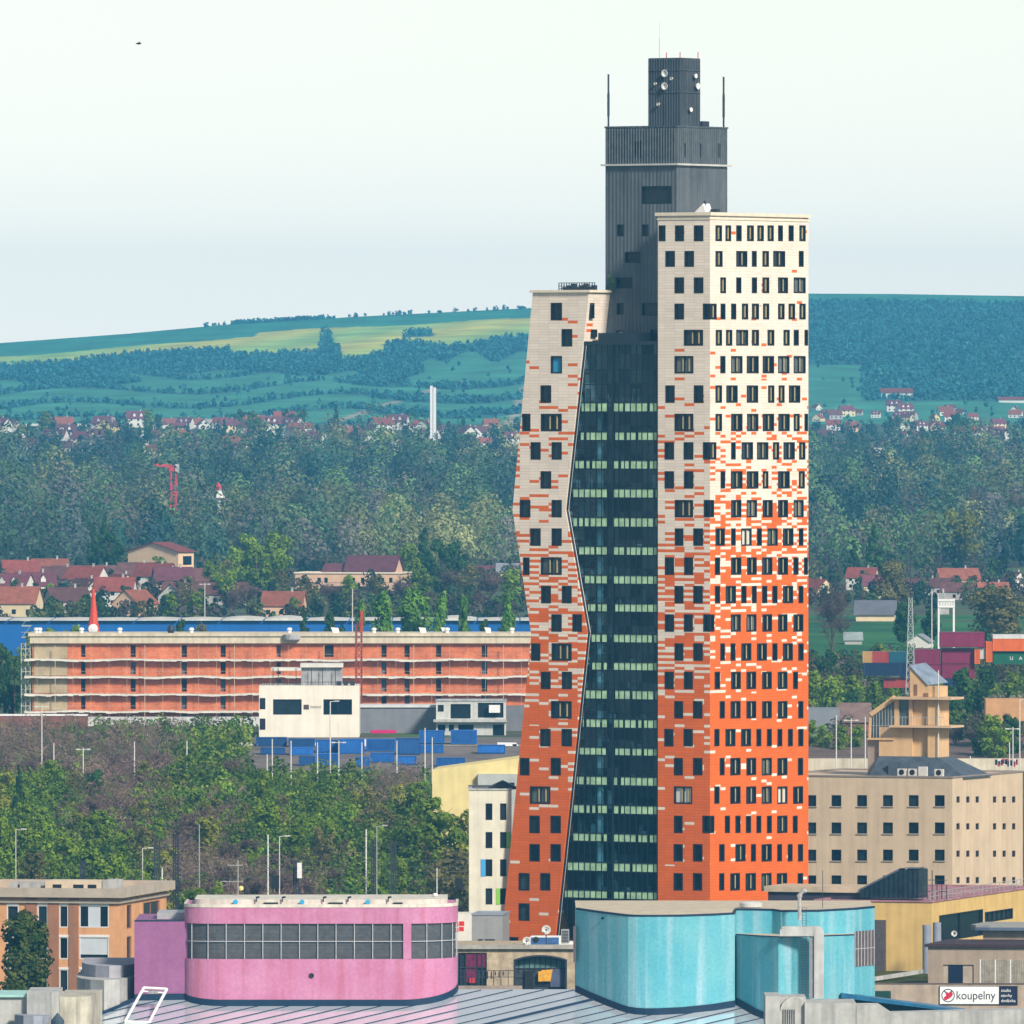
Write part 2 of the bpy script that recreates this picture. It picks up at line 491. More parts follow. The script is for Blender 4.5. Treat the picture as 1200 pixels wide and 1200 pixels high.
def leaf_mat(name, c0, c1, scale=.5, objrand=.25, vcol=False):
    m = bpy.data.materials.new(name)
    nt, n, l, b = nodes_of(m)
    tc = n.new('ShaderNodeTexCoord'); no = n.new('ShaderNodeTexNoise'); no.inputs['Scale'].default_value = scale; no.inputs['Detail'].default_value = 3
    l.new(tc.outputs['Object'], no.inputs['Vector'])
    cr = n.new('ShaderNodeValToRGB'); e = cr.color_ramp.elements
    e[0].position = .36; e[0].color = (*c0, 1); e[1].position = .64; e[1].color = (*c1, 1)
    l.new(no.outputs[0], cr.inputs[0])
    oi = n.new('ShaderNodeObjectInfo'); mr = n.new('ShaderNodeMapRange'); mr.inputs[3].default_value = 1 - objrand; mr.inputs[4].default_value = 1 + objrand
    l.new(oi.outputs['Random'], mr.inputs[0])
    vm = n.new('ShaderNodeVectorMath'); vm.operation = 'SCALE'
    if vcol:
        at = n.new('ShaderNodeAttribute'); at.attribute_name = 'Col'
        l.new(at.outputs['Color'], vm.inputs[0])
        mr2 = n.new('ShaderNodeMapRange'); mr2.inputs[1].default_value = .3; mr2.inputs[2].default_value = .7; mr2.inputs[3].default_value = .65; mr2.inputs[4].default_value = 1.35
        l.new(no.outputs[0], mr2.inputs[0]); l.new(mr2.outputs[0], vm.inputs['Scale'])
    else:
        l.new(cr.outputs[0], vm.inputs[0]); l.new(mr.outputs[0], vm.inputs['Scale'])
    l.new(vm.outputs[0], b.inputs['Base Color'])
    b.inputs['Roughness'].default_value = .8; b.inputs['Specular IOR Level'].default_value = .15
    tr = n.new('ShaderNodeBsdfTranslucent'); l.new(vm.outputs[0], tr.inputs['Color'])
    mx = n.new('ShaderNodeMixShader'); mx.inputs[0].default_value = .3
    l.new(b.outputs[0], mx.inputs[1]); l.new(tr.outputs[0], mx.inputs[2])
    l.new(mx.outputs[0], n['Material Output'].inputs['Surface'])
    return m
M_leaf = {
    'green': leaf_mat('spring_green_leaves', (.08, .155, .008), (.24, .34, .028)),
    'yellow': leaf_mat('yellow_green_leaves', (.15, .17, .016), (.34, .35, .05)),
    'dark': leaf_mat('dark_green_leaves', (.022, .065, .016), (.07, .15, .03)),
    'olive': leaf_mat('olive_buds', (.09, .085, .028), (.19, .17, .055)),
    'bare': leaf_mat('bare_brown_twigs', (.13, .085, .075), (.22, .15, .13)),
    'grey': leaf_mat('pale_blossom', (.16, .17, .10), (.34, .33, .22)),
    'poplar': leaf_mat('poplar_leaves', (.055, .15, .02), (.16, .30, .04)),
    'near': leaf_mat('near_poplar_leaves', (.03, .075, .012), (.15, .18, .028), scale=.7),
}
M_bark = mat('grey_brown_bark', (.10, .075, .055), .9, .2, 2.)
def crown_pts(rg, n, rx, ry, z0, z1, blobs, shape='round'):
    """points packed into lumps spread through the crown's volume"""
    out, nn = [], []
    h = z1 - z0
    for k in range(blobs):
        t = (k + rg.uniform(.2, .8))/blobs
        if shape == 'round': w = math.sin(math.pi*min(max(.12 + .80*t, 0), 1))**.6
        elif shape == 'cone': w = (1 - t)**.8*1.05 + .05
        else: w = math.sin(math.pi*(.10 + .84*t))**.45
        a = rg.uniform(0, 6.283); r = rg.uniform(.25, .8)*w
        c = np.array([math.cos(a)*rx*r, math.sin(a)*ry*r, z0 + h*(.08 + .86*t)])
        br = rg.uniform(.28, .52)*w*min(rx, ry) + .05*rx
        m = int(n/blobs)
        d = rg.normal(size=(m, 3)); d /= np.linalg.norm(d, axis=1)[:, None]
        d *= (rg.uniform(.25, 1, size=(m, 1))**.5)*br
        d[:, 2] *= 1.0 if shape != 'column' else 1.6
        out.append(c + d); nn.append(d/br + .45*np.array([math.cos(a)*r, math.sin(a)*r, t - .4]))
    return np.concatenate(out), np.concatenate(nn)
def limbs(mb, rg, h, rx, n=7, r0=.16, top=.8):
    mb.bar((0, 0, -.6), (0, 0, h*.45), r0*2, n=6, w2=r0*1.3)
    mb.bar((0, 0, h*.45), (rx*.08, 0, h*top), r0*1.3, n=6, w2=r0*.4)
    for k in range(n):
        a = 6.283*k/n + rg.uniform(-.4, .4); z = h*rg.uniform(.25, .6)
        mb.bar((0, 0, z), (math.cos(a)*rx*.75, math.sin(a)*rx*.75, z + h*rg.uniform(.12, .32)), r0*.7, n=5, w2=r0*.2)
def twig_mesh(name, rg, h, rx, m, fine=800):
    """a leafless crown: limbs that fork into many thin twigs"""
    mb = MB()
    ends = []
    for k in range(9):
        a = 6.283*k/9 + rg.uniform(-.3, .3); el = rg.uniform(.5, 1.3)
        p = np.array([0, 0, h*rg.uniform(.12, .35)])
        L = h*rg.uniform(.3, .5)
        q = p + L*np.array([math.cos(a)*math.cos(el)*rx/h*2, math.sin(a)*math.cos(el)*rx/h*2, math.sin(el)])
        mb.bar(p, q, .16, n=3, w2=.08); ends.append((p, q))
    mid = []
    for p, q in ends:
        for k in range(6):
            s = p + (q - p)*rg.uniform(.3, 1)
            d = rg.normal(size=3); d[2] = abs(d[2])*.9 + .35; d /= np.linalg.norm(d)
            e = s + d*h*rg.uniform(.14, .28)*np.array([rx/h*2, rx/h*2, 1])
            mb.bar(s, e, .08, n=3, w2=.045); mid.append((s, e))
    for k in range(fine):
        s, e = mid[rg.integers(len(mid))]
        b = s + (e - s)*rg.uniform(.2, 1)
        d = rg.normal(size=3); d[2] = d[2]*.6 + .45; d /= np.linalg.norm(d)
        mb.bar(b, b + d*h*rg.uniform(.06, .14), .07, n=3, w2=.04)
    me = bpy.data.meshes.new(name); me.from_pydata([tuple(v) for v in mb.v], [], mb.f); me.materials.append(m); me.update()
    return me
PROTO = {}
def proto(key, kind, h, rx, shape, n, blobs, size, z0=.1, seed=1):
    rg = np.random.default_rng(seed)
    root = bpy.data.objects.new('tree', None)
    if kind in ('bare', 'olivebare'):
        me = twig_mesh('crown', rg, h, rx, M_leaf['bare'])
    else:
        P, N = crown_pts(rg, n, rx, rx*.9, h*z0, h, blobs, shape)
        me = quad_mesh('crown', quads(P, rg.uniform(.6, 1.25, len(P))*size, rg, 1., N, .7), M_leaf[kind])
    c = bpy.data.objects.new('crown', me)
    mb = MB(); limbs(mb, rg, h, rx)
    tm = bpy.data.meshes.new('trunk'); tm.from_pydata([tuple(v) for v in mb.v], [], mb.f); tm.materials.append(M_bark); tm.update()
    t = bpy.data.objects.new('trunk', tm)
    c.parent = root; t.parent = root
    PROTO[key] = (root, me, tm)
def tree(key, name, loc, sc, label, group, rz=None, cat='tree'):
    root, me, tm = PROTO[key]
    o = bpy.data.objects.new(name, None); COL.objects.link(o)
    o.location = loc; o.rotation_euler = (0, 0, rng.uniform(0, 6.28) if rz is None else rz); o.scale = sc if isinstance(sc, tuple) else (sc,)*3
    for nm, d in (('crown', me), ('trunk', tm)):
        c = bpy.data.objects.new(nm, d); COL.objects.link(c); c.parent = o
    return tag(o, label, cat, group)
for i in range(3):
    proto(f'green{i}', 'green', 8, 2.9, 'round', 1500, 16 + 2*i, .24, .06, 20 + i)
    proto(f'yellow{i}', 'yellow', 7, 2.5, 'round', 1100, 14 + i, .22, .06, 30 + i)
    proto(f'bare{i}', 'bare', 7, 3.0, 'round', 0, 0, 0, 0, 40 + i)
    proto(f'olive{i}', 'olive', 7, 2.8, 'round', 1000, 15, .20, .05, 50 + i)
for i in range(2):
    proto(f'dark{i}', 'dark', 8, 2.7, 'round', 1500, 16, .25, .04, 60 + i)
    proto(f'conifer{i}', 'dark', 10, 2.3, 'cone', 1500, 22, .26, .05, 70 + i)
    proto(f'poplar{i}', 'poplar', 11, 2.0, 'column', 2200, 30, .26, .05, 80 + i)
proto('grey0', 'grey', 7, 2.6, 'round', 900, 14, .2, .06, 90)
proto('near', 'near', 18, 3.1, 'column', 11000, 52, .24, .02, 95)
proto('bigbare', 'bare', 16, 6, 'round', 0, 0, 0, 0, 99)
proto('bigolive', 'olive', 15, 6.5, 'round', 3200, 26, .36, .08, 97)
proto('bigyellow', 'yellow', 13, 7.5, 'round', 3600, 26, .38, .08, 98)

# wood between the rail yard and the far village: one mass
def wood(name, spots, kinds, nq, size, hrange, label, zfun, seed, thin=1., rel=(.36, .52)):
    rg = np.random.default_rng(seed)
    Vs, Cs = [], []
    for x, y in spots:
        if name == 'woodland':      # kinds of tree grow in stands
            q = .5 + .26*math.sin(x*.021 + y*.006) + .24*math.sin(x*.047 - y*.011 + 2) + rg.normal()*.17 - (y - 3900)*.00012
            c, asp = kinds[min(max(int(q*len(kinds)), 0), len(kinds) - 1)]
        else:
            c, asp = kinds[rg.integers(len(kinds))]
        h = rg.uniform(*hrange)*(1.0 if asp < 1 else 1.15)
        if name == 'woodland': h *= 1.45 if rg.uniform() < .10 else (.62 if rg.uniform() < .35 else 1.)
        r = h*rg.uniform(*rel)/asp
        t = rg.uniform(0, 1, nq); a = rg.uniform(0, 6.283, nq)
        lump = .78 + .30*np.sin(a*3 + t*9 + rg.uniform(0, 6))
        w = np.sin(np.pi*(.1 + .86*t))**.6*lump*rg.uniform(.55, 1.0, nq)
        P = np.c_[x + np.cos(a)*r*w, y + np.sin(a)*r*w, zfun(x, y) + h*(.08 + .92*t)]
        Vs.append(quads(P, rg.uniform(.6, 1.3, nq)*size, rg, thin, None if thin < .5 else np.c_[np.cos(a)*(w + .15), np.sin(a)*(w + .15), (t - .35)*1.3 + .45*np.sin(a*3 + t*11)], .6))
        k = rg.uniform(.7, 1.35)
        Cs.append(np.repeat(np.array([[c[0]*k, c[1]*k, c[2]*k]]), nq, 0)*rg.uniform(.88, 1.12, (nq, 1)))
    me = quad_mesh(name, np.concatenate(Vs), leaf_mat(name + '_leaves', (0, 0, 0), (1, 1, 1), .05, 0, True), np.concatenate(Cs))
    o = bpy.data.objects.new(name, me); COL.objects.link(o)
    return tag(o, label, 'wood', kind='stuff')
spots = []
rs = np.random.default_rng(5)
y = 3330.
while y < 4960:
    sp = 13.5 + (y - 3300)/2000*4
    hw = 640*K*y
    x = -hw
    while x < hw:
        u = 600 + x/(K*y)
        if not (625 < u < 930):
            keep = .95
            if u > 940 and (4180 < y < 4330 and u < 1090): keep = 0
            if u > 940 and 4750 < y < 4850: keep = .3
            if 4800 < y and u < 620: keep = .7
            if rs.uniform() < keep: spots.append((x + rs.uniform(-4, 4), y + rs.uniform(-4, 4)))
        x += sp
    y += sp*1.15
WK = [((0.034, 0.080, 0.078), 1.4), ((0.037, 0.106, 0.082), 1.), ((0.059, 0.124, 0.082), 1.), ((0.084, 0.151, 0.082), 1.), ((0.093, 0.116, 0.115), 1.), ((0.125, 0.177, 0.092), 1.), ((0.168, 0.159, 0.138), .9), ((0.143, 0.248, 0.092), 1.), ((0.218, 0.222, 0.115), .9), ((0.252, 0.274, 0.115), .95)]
wood('woodland', spots, WK, 360, .52, (10, 18), 'mixed spring woodland filling the valley below the far village', lambda x, y: ground(x, y), 3)
# scrub wood on the hill
hs_ = []
while len(hs_) < 11000:
    yy = rs.uniform(6050, 8990); xx = rs.uniform(-1, 1)*640*K*yy
    z = ground(xx, yy); u, v = 600 + xx/(K*yy), VH + (H - z)/(K*yy)
    if 640 < u < 930: continue
    if patch(u, v) == 0 or (rs.uniform() < .012 and v - np.interp(u, RU, RV) > 40): hs_.append((xx, yy))
for k in range(220):     # the row of trees along the ridge
    uu = 270 + rs.uniform(0, 110) if k < 150 else rs.uniform(240, 620)
    hs_.append(((uu - 600)*K*8985, 8985.))
HK = [((.035, .17, .18), .8), ((.05, .20, .17), .8), ((.05, .18, .20), .8), ((.03, .14, .16), .9)]  # scrub tinted blue too, some far haze put into the leaf colour
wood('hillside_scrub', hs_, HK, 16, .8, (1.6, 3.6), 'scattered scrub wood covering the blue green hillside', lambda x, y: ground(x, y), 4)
# ------------------------------------------------------------------ the tower
def tile_mat(name, curve, L, off, hh=.36):
    m = bpy.data.materials.new(name)
    nt, n, l, b = nodes_of(m)
    def mth(op, a, bb=None, cc=None):
        q = n.new('ShaderNodeMath'); q.operation = op
        for i, s in enumerate((a, bb, cc)):
            if s is None: continue
            if hasattr(s, 'links'): l.new(s, q.inputs[i])
            else: q.inputs[i].default_value = s
        return q.outputs[0]
    tc = n.new('ShaderNodeTexCoord'); sp = n.new('ShaderNodeSeparateXYZ'); l.new(tc.outputs['Object'], sp.inputs[0])
    u = mth('ADD', sp.outputs[0], sp.outputs[1]); z = mth('ADD', sp.outputs[2], .06)
    rowf = mth('DIVIDE', z, hh); row = mth('FLOOR', rowf)
    colf = mth('DIVIDE', mth('SUBTRACT', u, off), L); col = mth('FLOOR', colf)
    cb = n.new('ShaderNodeCombineXYZ'); l.new(col, cb.inputs[0]); l.new(row, cb.inputs[1])
    w2 = n.new('ShaderNodeTexWhiteNoise'); w2.noise_dimensions = '2D'; l.new(cb.outputs[0], w2.inputs['Vector'])
    cv = n.new('ShaderNodeFloatCurve')
    zn = mth('DIVIDE', mth('ADD', sp.outputs[2], 0.), 110.)      # object z starts at the tower's foot, z = -10
    pts = curve
    c = cv.mapping.curves[0]
    c.points[0].location = (0, 1.); c.points[1].location = (1, 0.)
    for a, v in pts[1:-1]: c.points.new(a/110., v)
    cv.mapping.update(); l.new(zn, cv.inputs['Value'])
    wc = n.new('ShaderNodeTexWhiteNoise'); wc.noise_dimensions = '1D'; l.new(col, wc.inputs['W'])
    lowd = mth('FRACT', mth('ADD', mth('ADD', mth('MULTIPLY', row, .472), mth('MULTIPLY', wc.outputs[0], 9.)), mth('MULTIPLY', w2.outputs[0], .55)))
    isor = mth('LESS_THAN', lowd, cv.outputs[0])
    mx = n.new('ShaderNodeMix'); mx.data_type = 'RGBA'
    mx.inputs['A'].default_value = (.77, .67, .565, 1); mx.inputs['B'].default_value = (.70, .128, .006, 1)
    l.new(isor, mx.inputs['Factor'])
    fz = mth('FRACT', rowf); fx = mth('FRACT', colf)
    j = mth('MAXIMUM', mth('LESS_THAN', fz, .10), mth('LESS_THAN', fx, .022))
    # each tile a little different in tone, plus weathering
    w3 = n.new('ShaderNodeTexWhiteNoise'); w3.noise_dimensions = '2D'
    cb2 = n.new('ShaderNodeVectorMath'); cb2.operation = 'ADD'; cb2.inputs[1].default_value = (31, 17, 0); l.new(cb.outputs[0], cb2.inputs[0]); l.new(cb2.outputs[0], w3.inputs['Vector'])
    no = n.new('ShaderNodeTexNoise'); no.inputs['Scale'].default_value = .22; no.inputs['Detail'].default_value = 6; l.new(tc.outputs['Object'], no.inputs['Vector'])
    f = mth('ADD', mth('MULTIPLY', w3.outputs[0], .12), mth('MULTIPLY', no.outputs[0], .30))
    f = mth('MULTIPLY', mth('ADD', f, .80), mth('SUBTRACT', 1., mth('MULTIPLY', j, .30)))
    vm = n.new('ShaderNodeVectorMath'); vm.operation = 'SCALE'; l.new(mx.outputs['Result'], vm.inputs[0]); l.new(f, vm.inputs['Scale'])
    l.new(vm.outputs[0], b.inputs['Base Color']); b.inputs['Roughness'].default_value = .42; b.inputs['Specular IOR Level'].default_value = .3
    return m
def ribbed(name, col, pitch):
    m = mat(name, col, .55, .16, .25, metal=.15, streak=.3)
    nt = m.node_tree; n, l = nt.nodes, nt.links; b = n['Principled BSDF']
    tc = n.new('ShaderNodeTexCoord'); sp = n.new('ShaderNodeSeparateXYZ'); l.new(tc.outputs['Object'], sp.inputs[0])
    a = n.new('ShaderNodeMath'); a.operation = 'ADD'; l.new(sp.outputs[0], a.inputs[0]); l.new(sp.outputs[1], a.inputs[1])
    s = n.new('ShaderNodeMath'); s.operation = 'MULTIPLY'; s.inputs[1].default_value = 6.283/pitch; l.new(a.outputs[0], s.inputs[0])
    si = n.new('ShaderNodeMath'); si.operation = 'SINE'; l.new(s.outputs[0], si.inputs[0])
    bp = n.new('ShaderNodeBump'); bp.inputs['Strength'].default_value = .35; bp.inputs['Distance'].default_value = .08
    l.new(si.outputs[0], bp.inputs['Height']); l.new(bp.outputs[0], b.inputs['Normal'])
    return m
T = Fr(832, 1500, 33)
M_tile = tile_mat('terracotta_and_white_tiles', [(0, 1.), (17, .985), (26, .97), (33, .945), (40, .90), (47, .82), (54.4, .72), (58, .63), (61.6, .55), (65.2, .44), (69, .31), (72.5, .20), (76, .12), (83, .05), (97, .012), (110, 0.)], 1.22, T.side(580 + 829/3, 650)[0])
M_tile2 = tile_mat('terracotta_and_white_tiles_front', [(0, 1.), (17, .985), (26, .965), (33, .92), (40, .80), (43.7, .68), (51, .52), (58, .38), (65.2, .23), (69, .17), (76, .12), (83, .05), (97, .012), (110, 0.)], 1.45, T.front(580 + 632/3, 650)[0])
M_core = ribbed('grey_ribbed_cladding', (.112, .130, .145), .55)
M_core2 = ribbed('dark_ribbed_cladding', (.088, .104, .122), .9)
PHI = 33
T = Fr(832, 1500, PHI)
ZT = -10
tower = T.root('skyscraper', 'tall tower with zigzag wing, tiles fading from orange to white, and grey core', 'skyscraper', ZT)
ROWS = [273.3, 303.3, 334.3, 365, 395.7, 427.3, 461.7, 495, 528.3, 562.3, 596, 629.3, 663.3, 696.7, 730, 764, 797.3, 831.7, 864.3, 898.3, 931.7, 966, 999.3, 1033.3]
HHALF = [9.3]*5 + [10.2]*19
ZU = lambda x: 580 + x/3
SIDE = {0: '775-798 810-830 848-867 886-910 922-945 958-980 995-1012 1032-1050 1070-1092', 1: '775-800 848-887 903-920 940-963 978-1020 1068-1085',
 2: '792-812 848-866 903-921 940-964 995-1030 1050-1092', 3: '756-779 793-810 830-848 868-890 903-928 942-964 995-1018 1032-1055 1070-1092',
 4: '776-798 812-834 848-890 903-928 958-982 1014-1036 1050-1068 1088-1102', 5: '792-810 830-870 885-927 941-981 995-1035 1050-1092',
 6: '775-798 813-853 885-925 960-982 997-1018 1033-1073', 7: '775-798 830-870 886-926 941-981 996-1036 1050-1071 1088-1102',
 8: '756-778 830-846 867-907 921-961 977-999 1014-1054 1069-1091', 9: '793-809 829-870 885-926 941-961 995-1036 1068-1089',
 10: '756-770 830-866 885-921 941-976 995-1030 1050-1085', 11: '775-808 830-846 866-902 921-938 958-994 1012-1049 1068-1084',
 12: '773-791 830-866 886-920 939-975 995-1030 1049-1067 1086-1100', 13: '773-791 811-847 866-884 903-920 939-957 975-993 1012-1048 1067-1084',
 14: '756-771 829-864 884-919 940-974 995-1028 1049-1084', 15: '792-808 828-845 866-901 921-956 975-993 1012-1047 1066-1085',
 16: '772-791 830-864 884-918 939-973 994-1028 1048-1065', 17: '790-808 828-863 884-918 939-973 994-1028 1066-1084',
 18: '771-789 810-845 865-900 919-936 956-973 993-1010 1030-1047 1066-1084', 19: '790-807 827-863 884-918 938-973 993-1028 1065-1083',
 20: '771-789 827-863 883-918 938-973 993-1028 1048-1083', 21: '756-771 808-826 845-863 882-900 919-936 956-973 992-1028 1047-1064',
 22: '788-807 845-881 900-917 937-973 992-1009 1029-1046 1065-1083', 23: '788-806 827-861 881-917 937-972 991-1027 1064-1083'}
FRONT = {0: '576-600 634-665 700-733', 1: '600-633 667-700', 2: '632-665 700-733', 3: '632-665 732-756', 4: '665-732', 5: '632-698', 6: '600-632 700-733', 7: '632-698',
 8: '597-630 664-698 732-756', 9: '597-630 665-698', 10: '633-697 735-756', 11: '633-663 698-732', 12: '598-630 666-697', 13: '632-663 698-731', 14: '598-630 665-696 733-756',
 15: '632-663 698-731', 16: '597-629 665-696', 17: '631-662 697-730', 18: '596-628 664-696', 19: '630-661 697-730', 20: '630-694', 21: '630-660 730-756', 22: '629-661 697-730', 23: '629-661 697-729'}
WING = {3: '197-236', 4: '235-272', 5: '197-236', 6: '161-198', 7: '93-125 162-235', 8: '126-161 200-235', 9: '161-198', 10: '88-125 200-235', 11: '125-161 200-235', 12: '97-122 162-235',
 13: '163-197 236-270', 14: '199-235 273-306', 15: '127-160 200-270', 16: '162-196 236-271', 17: '198-270', 18: '160-196 235-271', 19: '88-122 197-232', 20: '124-195', 21: '122-158 196-232',
 22: '122-158 196-232', 23: '84-122 160-195', 24: '84-122'}
sL = T.front(771, 700)[0]
dR = T.side(947.3, 700)[0]
zTop = T.front(833, 252.5)[1]
def parse(s): return [tuple(int(q) for q in p.split('-')) for p in s.split()]
fr_w, sd_w = [], []
for r in range(24):
    v0, v1 = ROWS[r] - HHALF[r], ROWS[r] + HHALF[r]
    for a, b in parse(FRONT[r]):
        h = list(T.frect(ZU(a), ZU(b), v0, v1)); w = b - a
        if b >= 756: h[1] = 0.
        h[0] = max(h[0], sL + .12)
        fr_w.append((tuple(h), 1 if w > 50 else 0, 2 if w > 50 else 0, b >= 756))
    for a, b in parse(SIDE[r]):
        h = list(T.srect(ZU(a), ZU(b), v0, v1)); w = b - a
        if a <= 756: h[0] = 0.
        h[1] = min(h[1], dR - .1)
        sd_w.append((tuple(h), 1 if w > 28 else 0, 1 if w > 28 else (1 if w > 19 else 0), a <= 756))
for a, b in ((882, 910), (938, 967), (1026, 1047)):
    h = T.srect(ZU(a), ZU(b), 1059.5, 1079); sd_w.append((h, 1, 0, False))
wb = MB()
wall(wb, 'f', 0, sL, 0, ZT, zTop, [h for h, *_ in fr_w], .34, 0)
wall(wb, 's', 0, 0, dR, ZT, zTop, [h for h, *_ in sd_w], .34, 1)
wall(wb, 'l', sL, 0, dR, ZT, zTop, (), .3, 0); wall(wb, 'b', dR, sL, 0, ZT, zTop, (), .3, 0)
wb.poly([(sL, 0, zTop), (0, 0, zTop), (0, dR, zTop), (sL, dR, zTop)], 0)
main = wb.build('main_wing', [M_tile2, M_tile], tower)
cp = MB(); ring(cp, sL, 0, 0, dR, zTop + .003, zTop + .42, .28, .6); ring(cp, sL, 0, 0, dR, zTop - .5, zTop - .28, .1, -.003)
cp.build('coping', M_cream, main)

# the zigzag wing
kv = [343, 597, 743, 1108]
kl = [T.front(u, v) for u, v in zip((624.3, 600.5, 622.5, 587), kv)]
kr = [T.front(u, v) for u, v in zip((690, 662.5, 688, 650.8), (343, 597, 741, 1096))]
def interp(pts):
    zz = [p[1] for p in pts][::-1]; ss = [p[0] for p in pts][::-1]
    k = (ss[1] - ss[0])/(zz[1] - zz[0])
    return lambda z: float(np.interp(z, zz, ss)) if z >= zz[0] else ss[0] + (z - zz[0])*k
gl, gr = interp(kl), interp(kr)
zW = kl[0][1]; zk = [kl[1][1], kl[2][1], kr[1][1], kr[2][1]]
DW = 11.
wg_w = []
for r, s in WING.items():
    vc = ROWS[r] if r < 24 else 1068.7
    for a, b in parse(s):
        h = T.frect(ZU(a), ZU(b), vc - 10.2, vc + 10.2)
        e = max(gl(h[2]), gl(h[3]), gl((h[2] + h[3])/2))
        h = (max(h[0], e + .15), h[1], h[2], h[3])
        wg_w.append((h, 1 if b - a > 50 else 0, 2 if b - a > 50 else 0, r == 5))
h = T.frect(597, 607.5, 1098, 1112); wg_w.append((h, 0, 0, False))
zb_ = MB()
wall(zb_, 'f', 0, gl, gr, ZT, zW, [q[0] for q in wg_w], .34, 0, kinks=zk)
zs = sorted({ZT, zW, *zk})
for za, zc in zip(zs[:-1], zs[1:]):
    for g_ in (gl, gr):
        zb_.poly([(g_(za), 0, za), (g_(za), DW, za), (g_(zc), DW, zc), (g_(zc), 0, zc)], 0)
    zb_.poly([(gl(za), DW, za), (gr(za), DW, za), (gr(zc), DW, zc), (gl(zc), DW, zc)], 0)
zb_.poly([(gl(zW), 0, zW), (gr(zW), 0, zW), (gr(zW), DW, zW), (gl(zW), DW, zW)], 0)
wing = zb_.build('zigzag_wing', [M_tile2], tower)
cp = MB(); ring(cp, gl(zW), gr(zW), 0, DW, zW + .003, zW + .32, .3, .5)
cp.build('coping', M_cream, wing)
rl = MB()
x0r, x1r = T.front(655, 340, 3.)[0], T.front(697, 340, 3.)[0]
for k in range(15):
    x = x0r + (x1r - x0r)*k/14
    rl.bar((x, 3, zW + .1), (x, 3, zW + 1.25), .09)
for zz in (.5, .85, 1.25): rl.bar((x0r, 3, zW + zz), (x1r, 3, zW + zz), .08)
for k in range(8): rl.box(x0r + .2 + k*.62, x0r + .65 + k*.62, 3.5, 4.2, zW + .02, zW + .75 + .2*(k % 3))
rl.build('roof_railing', M_darkpole, wing)

# windows: the widest hundred are parts of their own, the narrow rest is one part
allw = [('f', *q) for q in fr_w] + [('s', *q) for q in sd_w] + [('f', *q) for q in wg_w]
def area(q):
    h = q[1]; return (h[1] - h[0])*(1.0 if q[0] == 'f' else .62)
M_pgrey = pane_mat('window_glass_with_curtain', (.03, .04, .045), (.12, .14, .13))
M_blue = mat('sky_blue_pane', (.03, .28, .5), .3, .1)  # one pane coloured blue all over
M_blind = mat('pale_window_blind', (.62, .62, .58), .6, .05)
order = sorted(allw, key=area, reverse=True)
few = MB(); fewp = MB()
for i, (pl, h, mull, fin, flag) in enumerate(order):
    blue = flag and pl == 'f' and h[1] < -15
    kw = dict(fw=.17, dep=.3, mull=mull, fin=fin, proud=.03)
    if i < 98 or blue:
        pmx = M_blue if blue else (rng.choices((M_blind, M_pgrey, M_pane), (.04, .16, .8))[0])
        window(tower, pl, 0, h, M_frame, pmx, 'window with a sky blue pane' if blue else None, finmat=M_fin, **kw)
    else:
        win_geo(few, fewp, pl, 0, h, **kw)
fo = few.build('narrow_windows', [M_frame, M_fin], tower); tag(fo, kind='stuff')
fewp.build('window_panes', M_pane, fo)
for (u0, u1, v0, v1) in ((690.5, 694.8, 355, 373), (692, 698, 386, 395)):
    z0, z1 = T.front(690, v1)[1], T.front(690, v0)[1]; xb = gr((z0 + z1)/2)
    y0, y1 = T.side(u0, v0, xb)[0], T.side(u1, v0, xb)[0]
    fb, pb = MB(), MB(); win_geo(fb, pb, 's', xb + .25, (max(y0, .3), y1, z0, z1), fw=.12, dep=.2)
    w = fb.build('side_window', M_frame, wing); pb.build('pane', M_pane, w)

# glass front between the wings
def glass_mat():
    m = bpy.data.materials.new('tinted_curtain_wall_glass'); nt, n, l, b = nodes_of(m)
    tc = n.new('ShaderNodeTexCoord'); sp = n.new('ShaderNodeVectorMath'); sp.operation = 'MULTIPLY'; sp.inputs[1].default_value = (1/1.72, 0, 1/1.8); l.new(tc.outputs['Object'], sp.inputs[0])
    fl = n.new('ShaderNodeVectorMath'); fl.operation = 'FLOOR'; l.new(sp.outputs[0], fl.inputs[0])
    wn_ = n.new('ShaderNodeTexWhiteNoise'); l.new(fl.outputs[0], wn_.inputs['Vector'])
    mr = n.new('ShaderNodeMapRange'); mr.inputs[3].default_value = .38; mr.inputs[4].default_value = 1.1; l.new(wn_.outputs[0], mr.inputs[0])
    vs = n.new('ShaderNodeVectorMath'); vs.operation = 'SCALE'; vs.inputs[0].default_value = (.36, .58, .68); l.new(mr.outputs[0], vs.inputs['Scale'])
    gl_ = n.new('ShaderNodeBsdfGlossy'); gl_.inputs['Roughness'].default_value = .03; gl_.inputs['Color'].default_value = (.45, .65, .8, 1)
    tr = n.new('ShaderNodeBsdfTransparent'); l.new(vs.outputs[0], tr.inputs['Color'])
    wc = n.new('ShaderNodeMapRange'); wc.inputs[3].default_value = .01; wc.inputs[4].default_value = .07; l.new(wn_.outputs['Color'], wc.inputs[0])
    mx = n.new('ShaderNodeMixShader'); l.new(wc.outputs[0], mx.inputs[0])
    l.new(tr.outputs[0], mx.inputs[1]); l.new(gl_.outputs[0], mx.inputs[2]); l.new(mx.outputs[0], n['Material Output'].inputs['Surface'])
    return m
M_glass = glass_mat()
REC = .45
zg1 = T.front(720, 404)[1]
def gx(z): return gr(z) + .02
gm = MB()
zs = sorted({ZT, zg1, *[z for z in zk if ZT < z < zg1]})
for za, zc in zip(zs[:-1], zs[1:]):
    gm.poly([(gx(za), REC, za), (sL - .02, REC, za), (sL - .02, REC, zc), (gx(zc), REC, zc)])
gf = gm.build('glass_front', M_glass, tower)
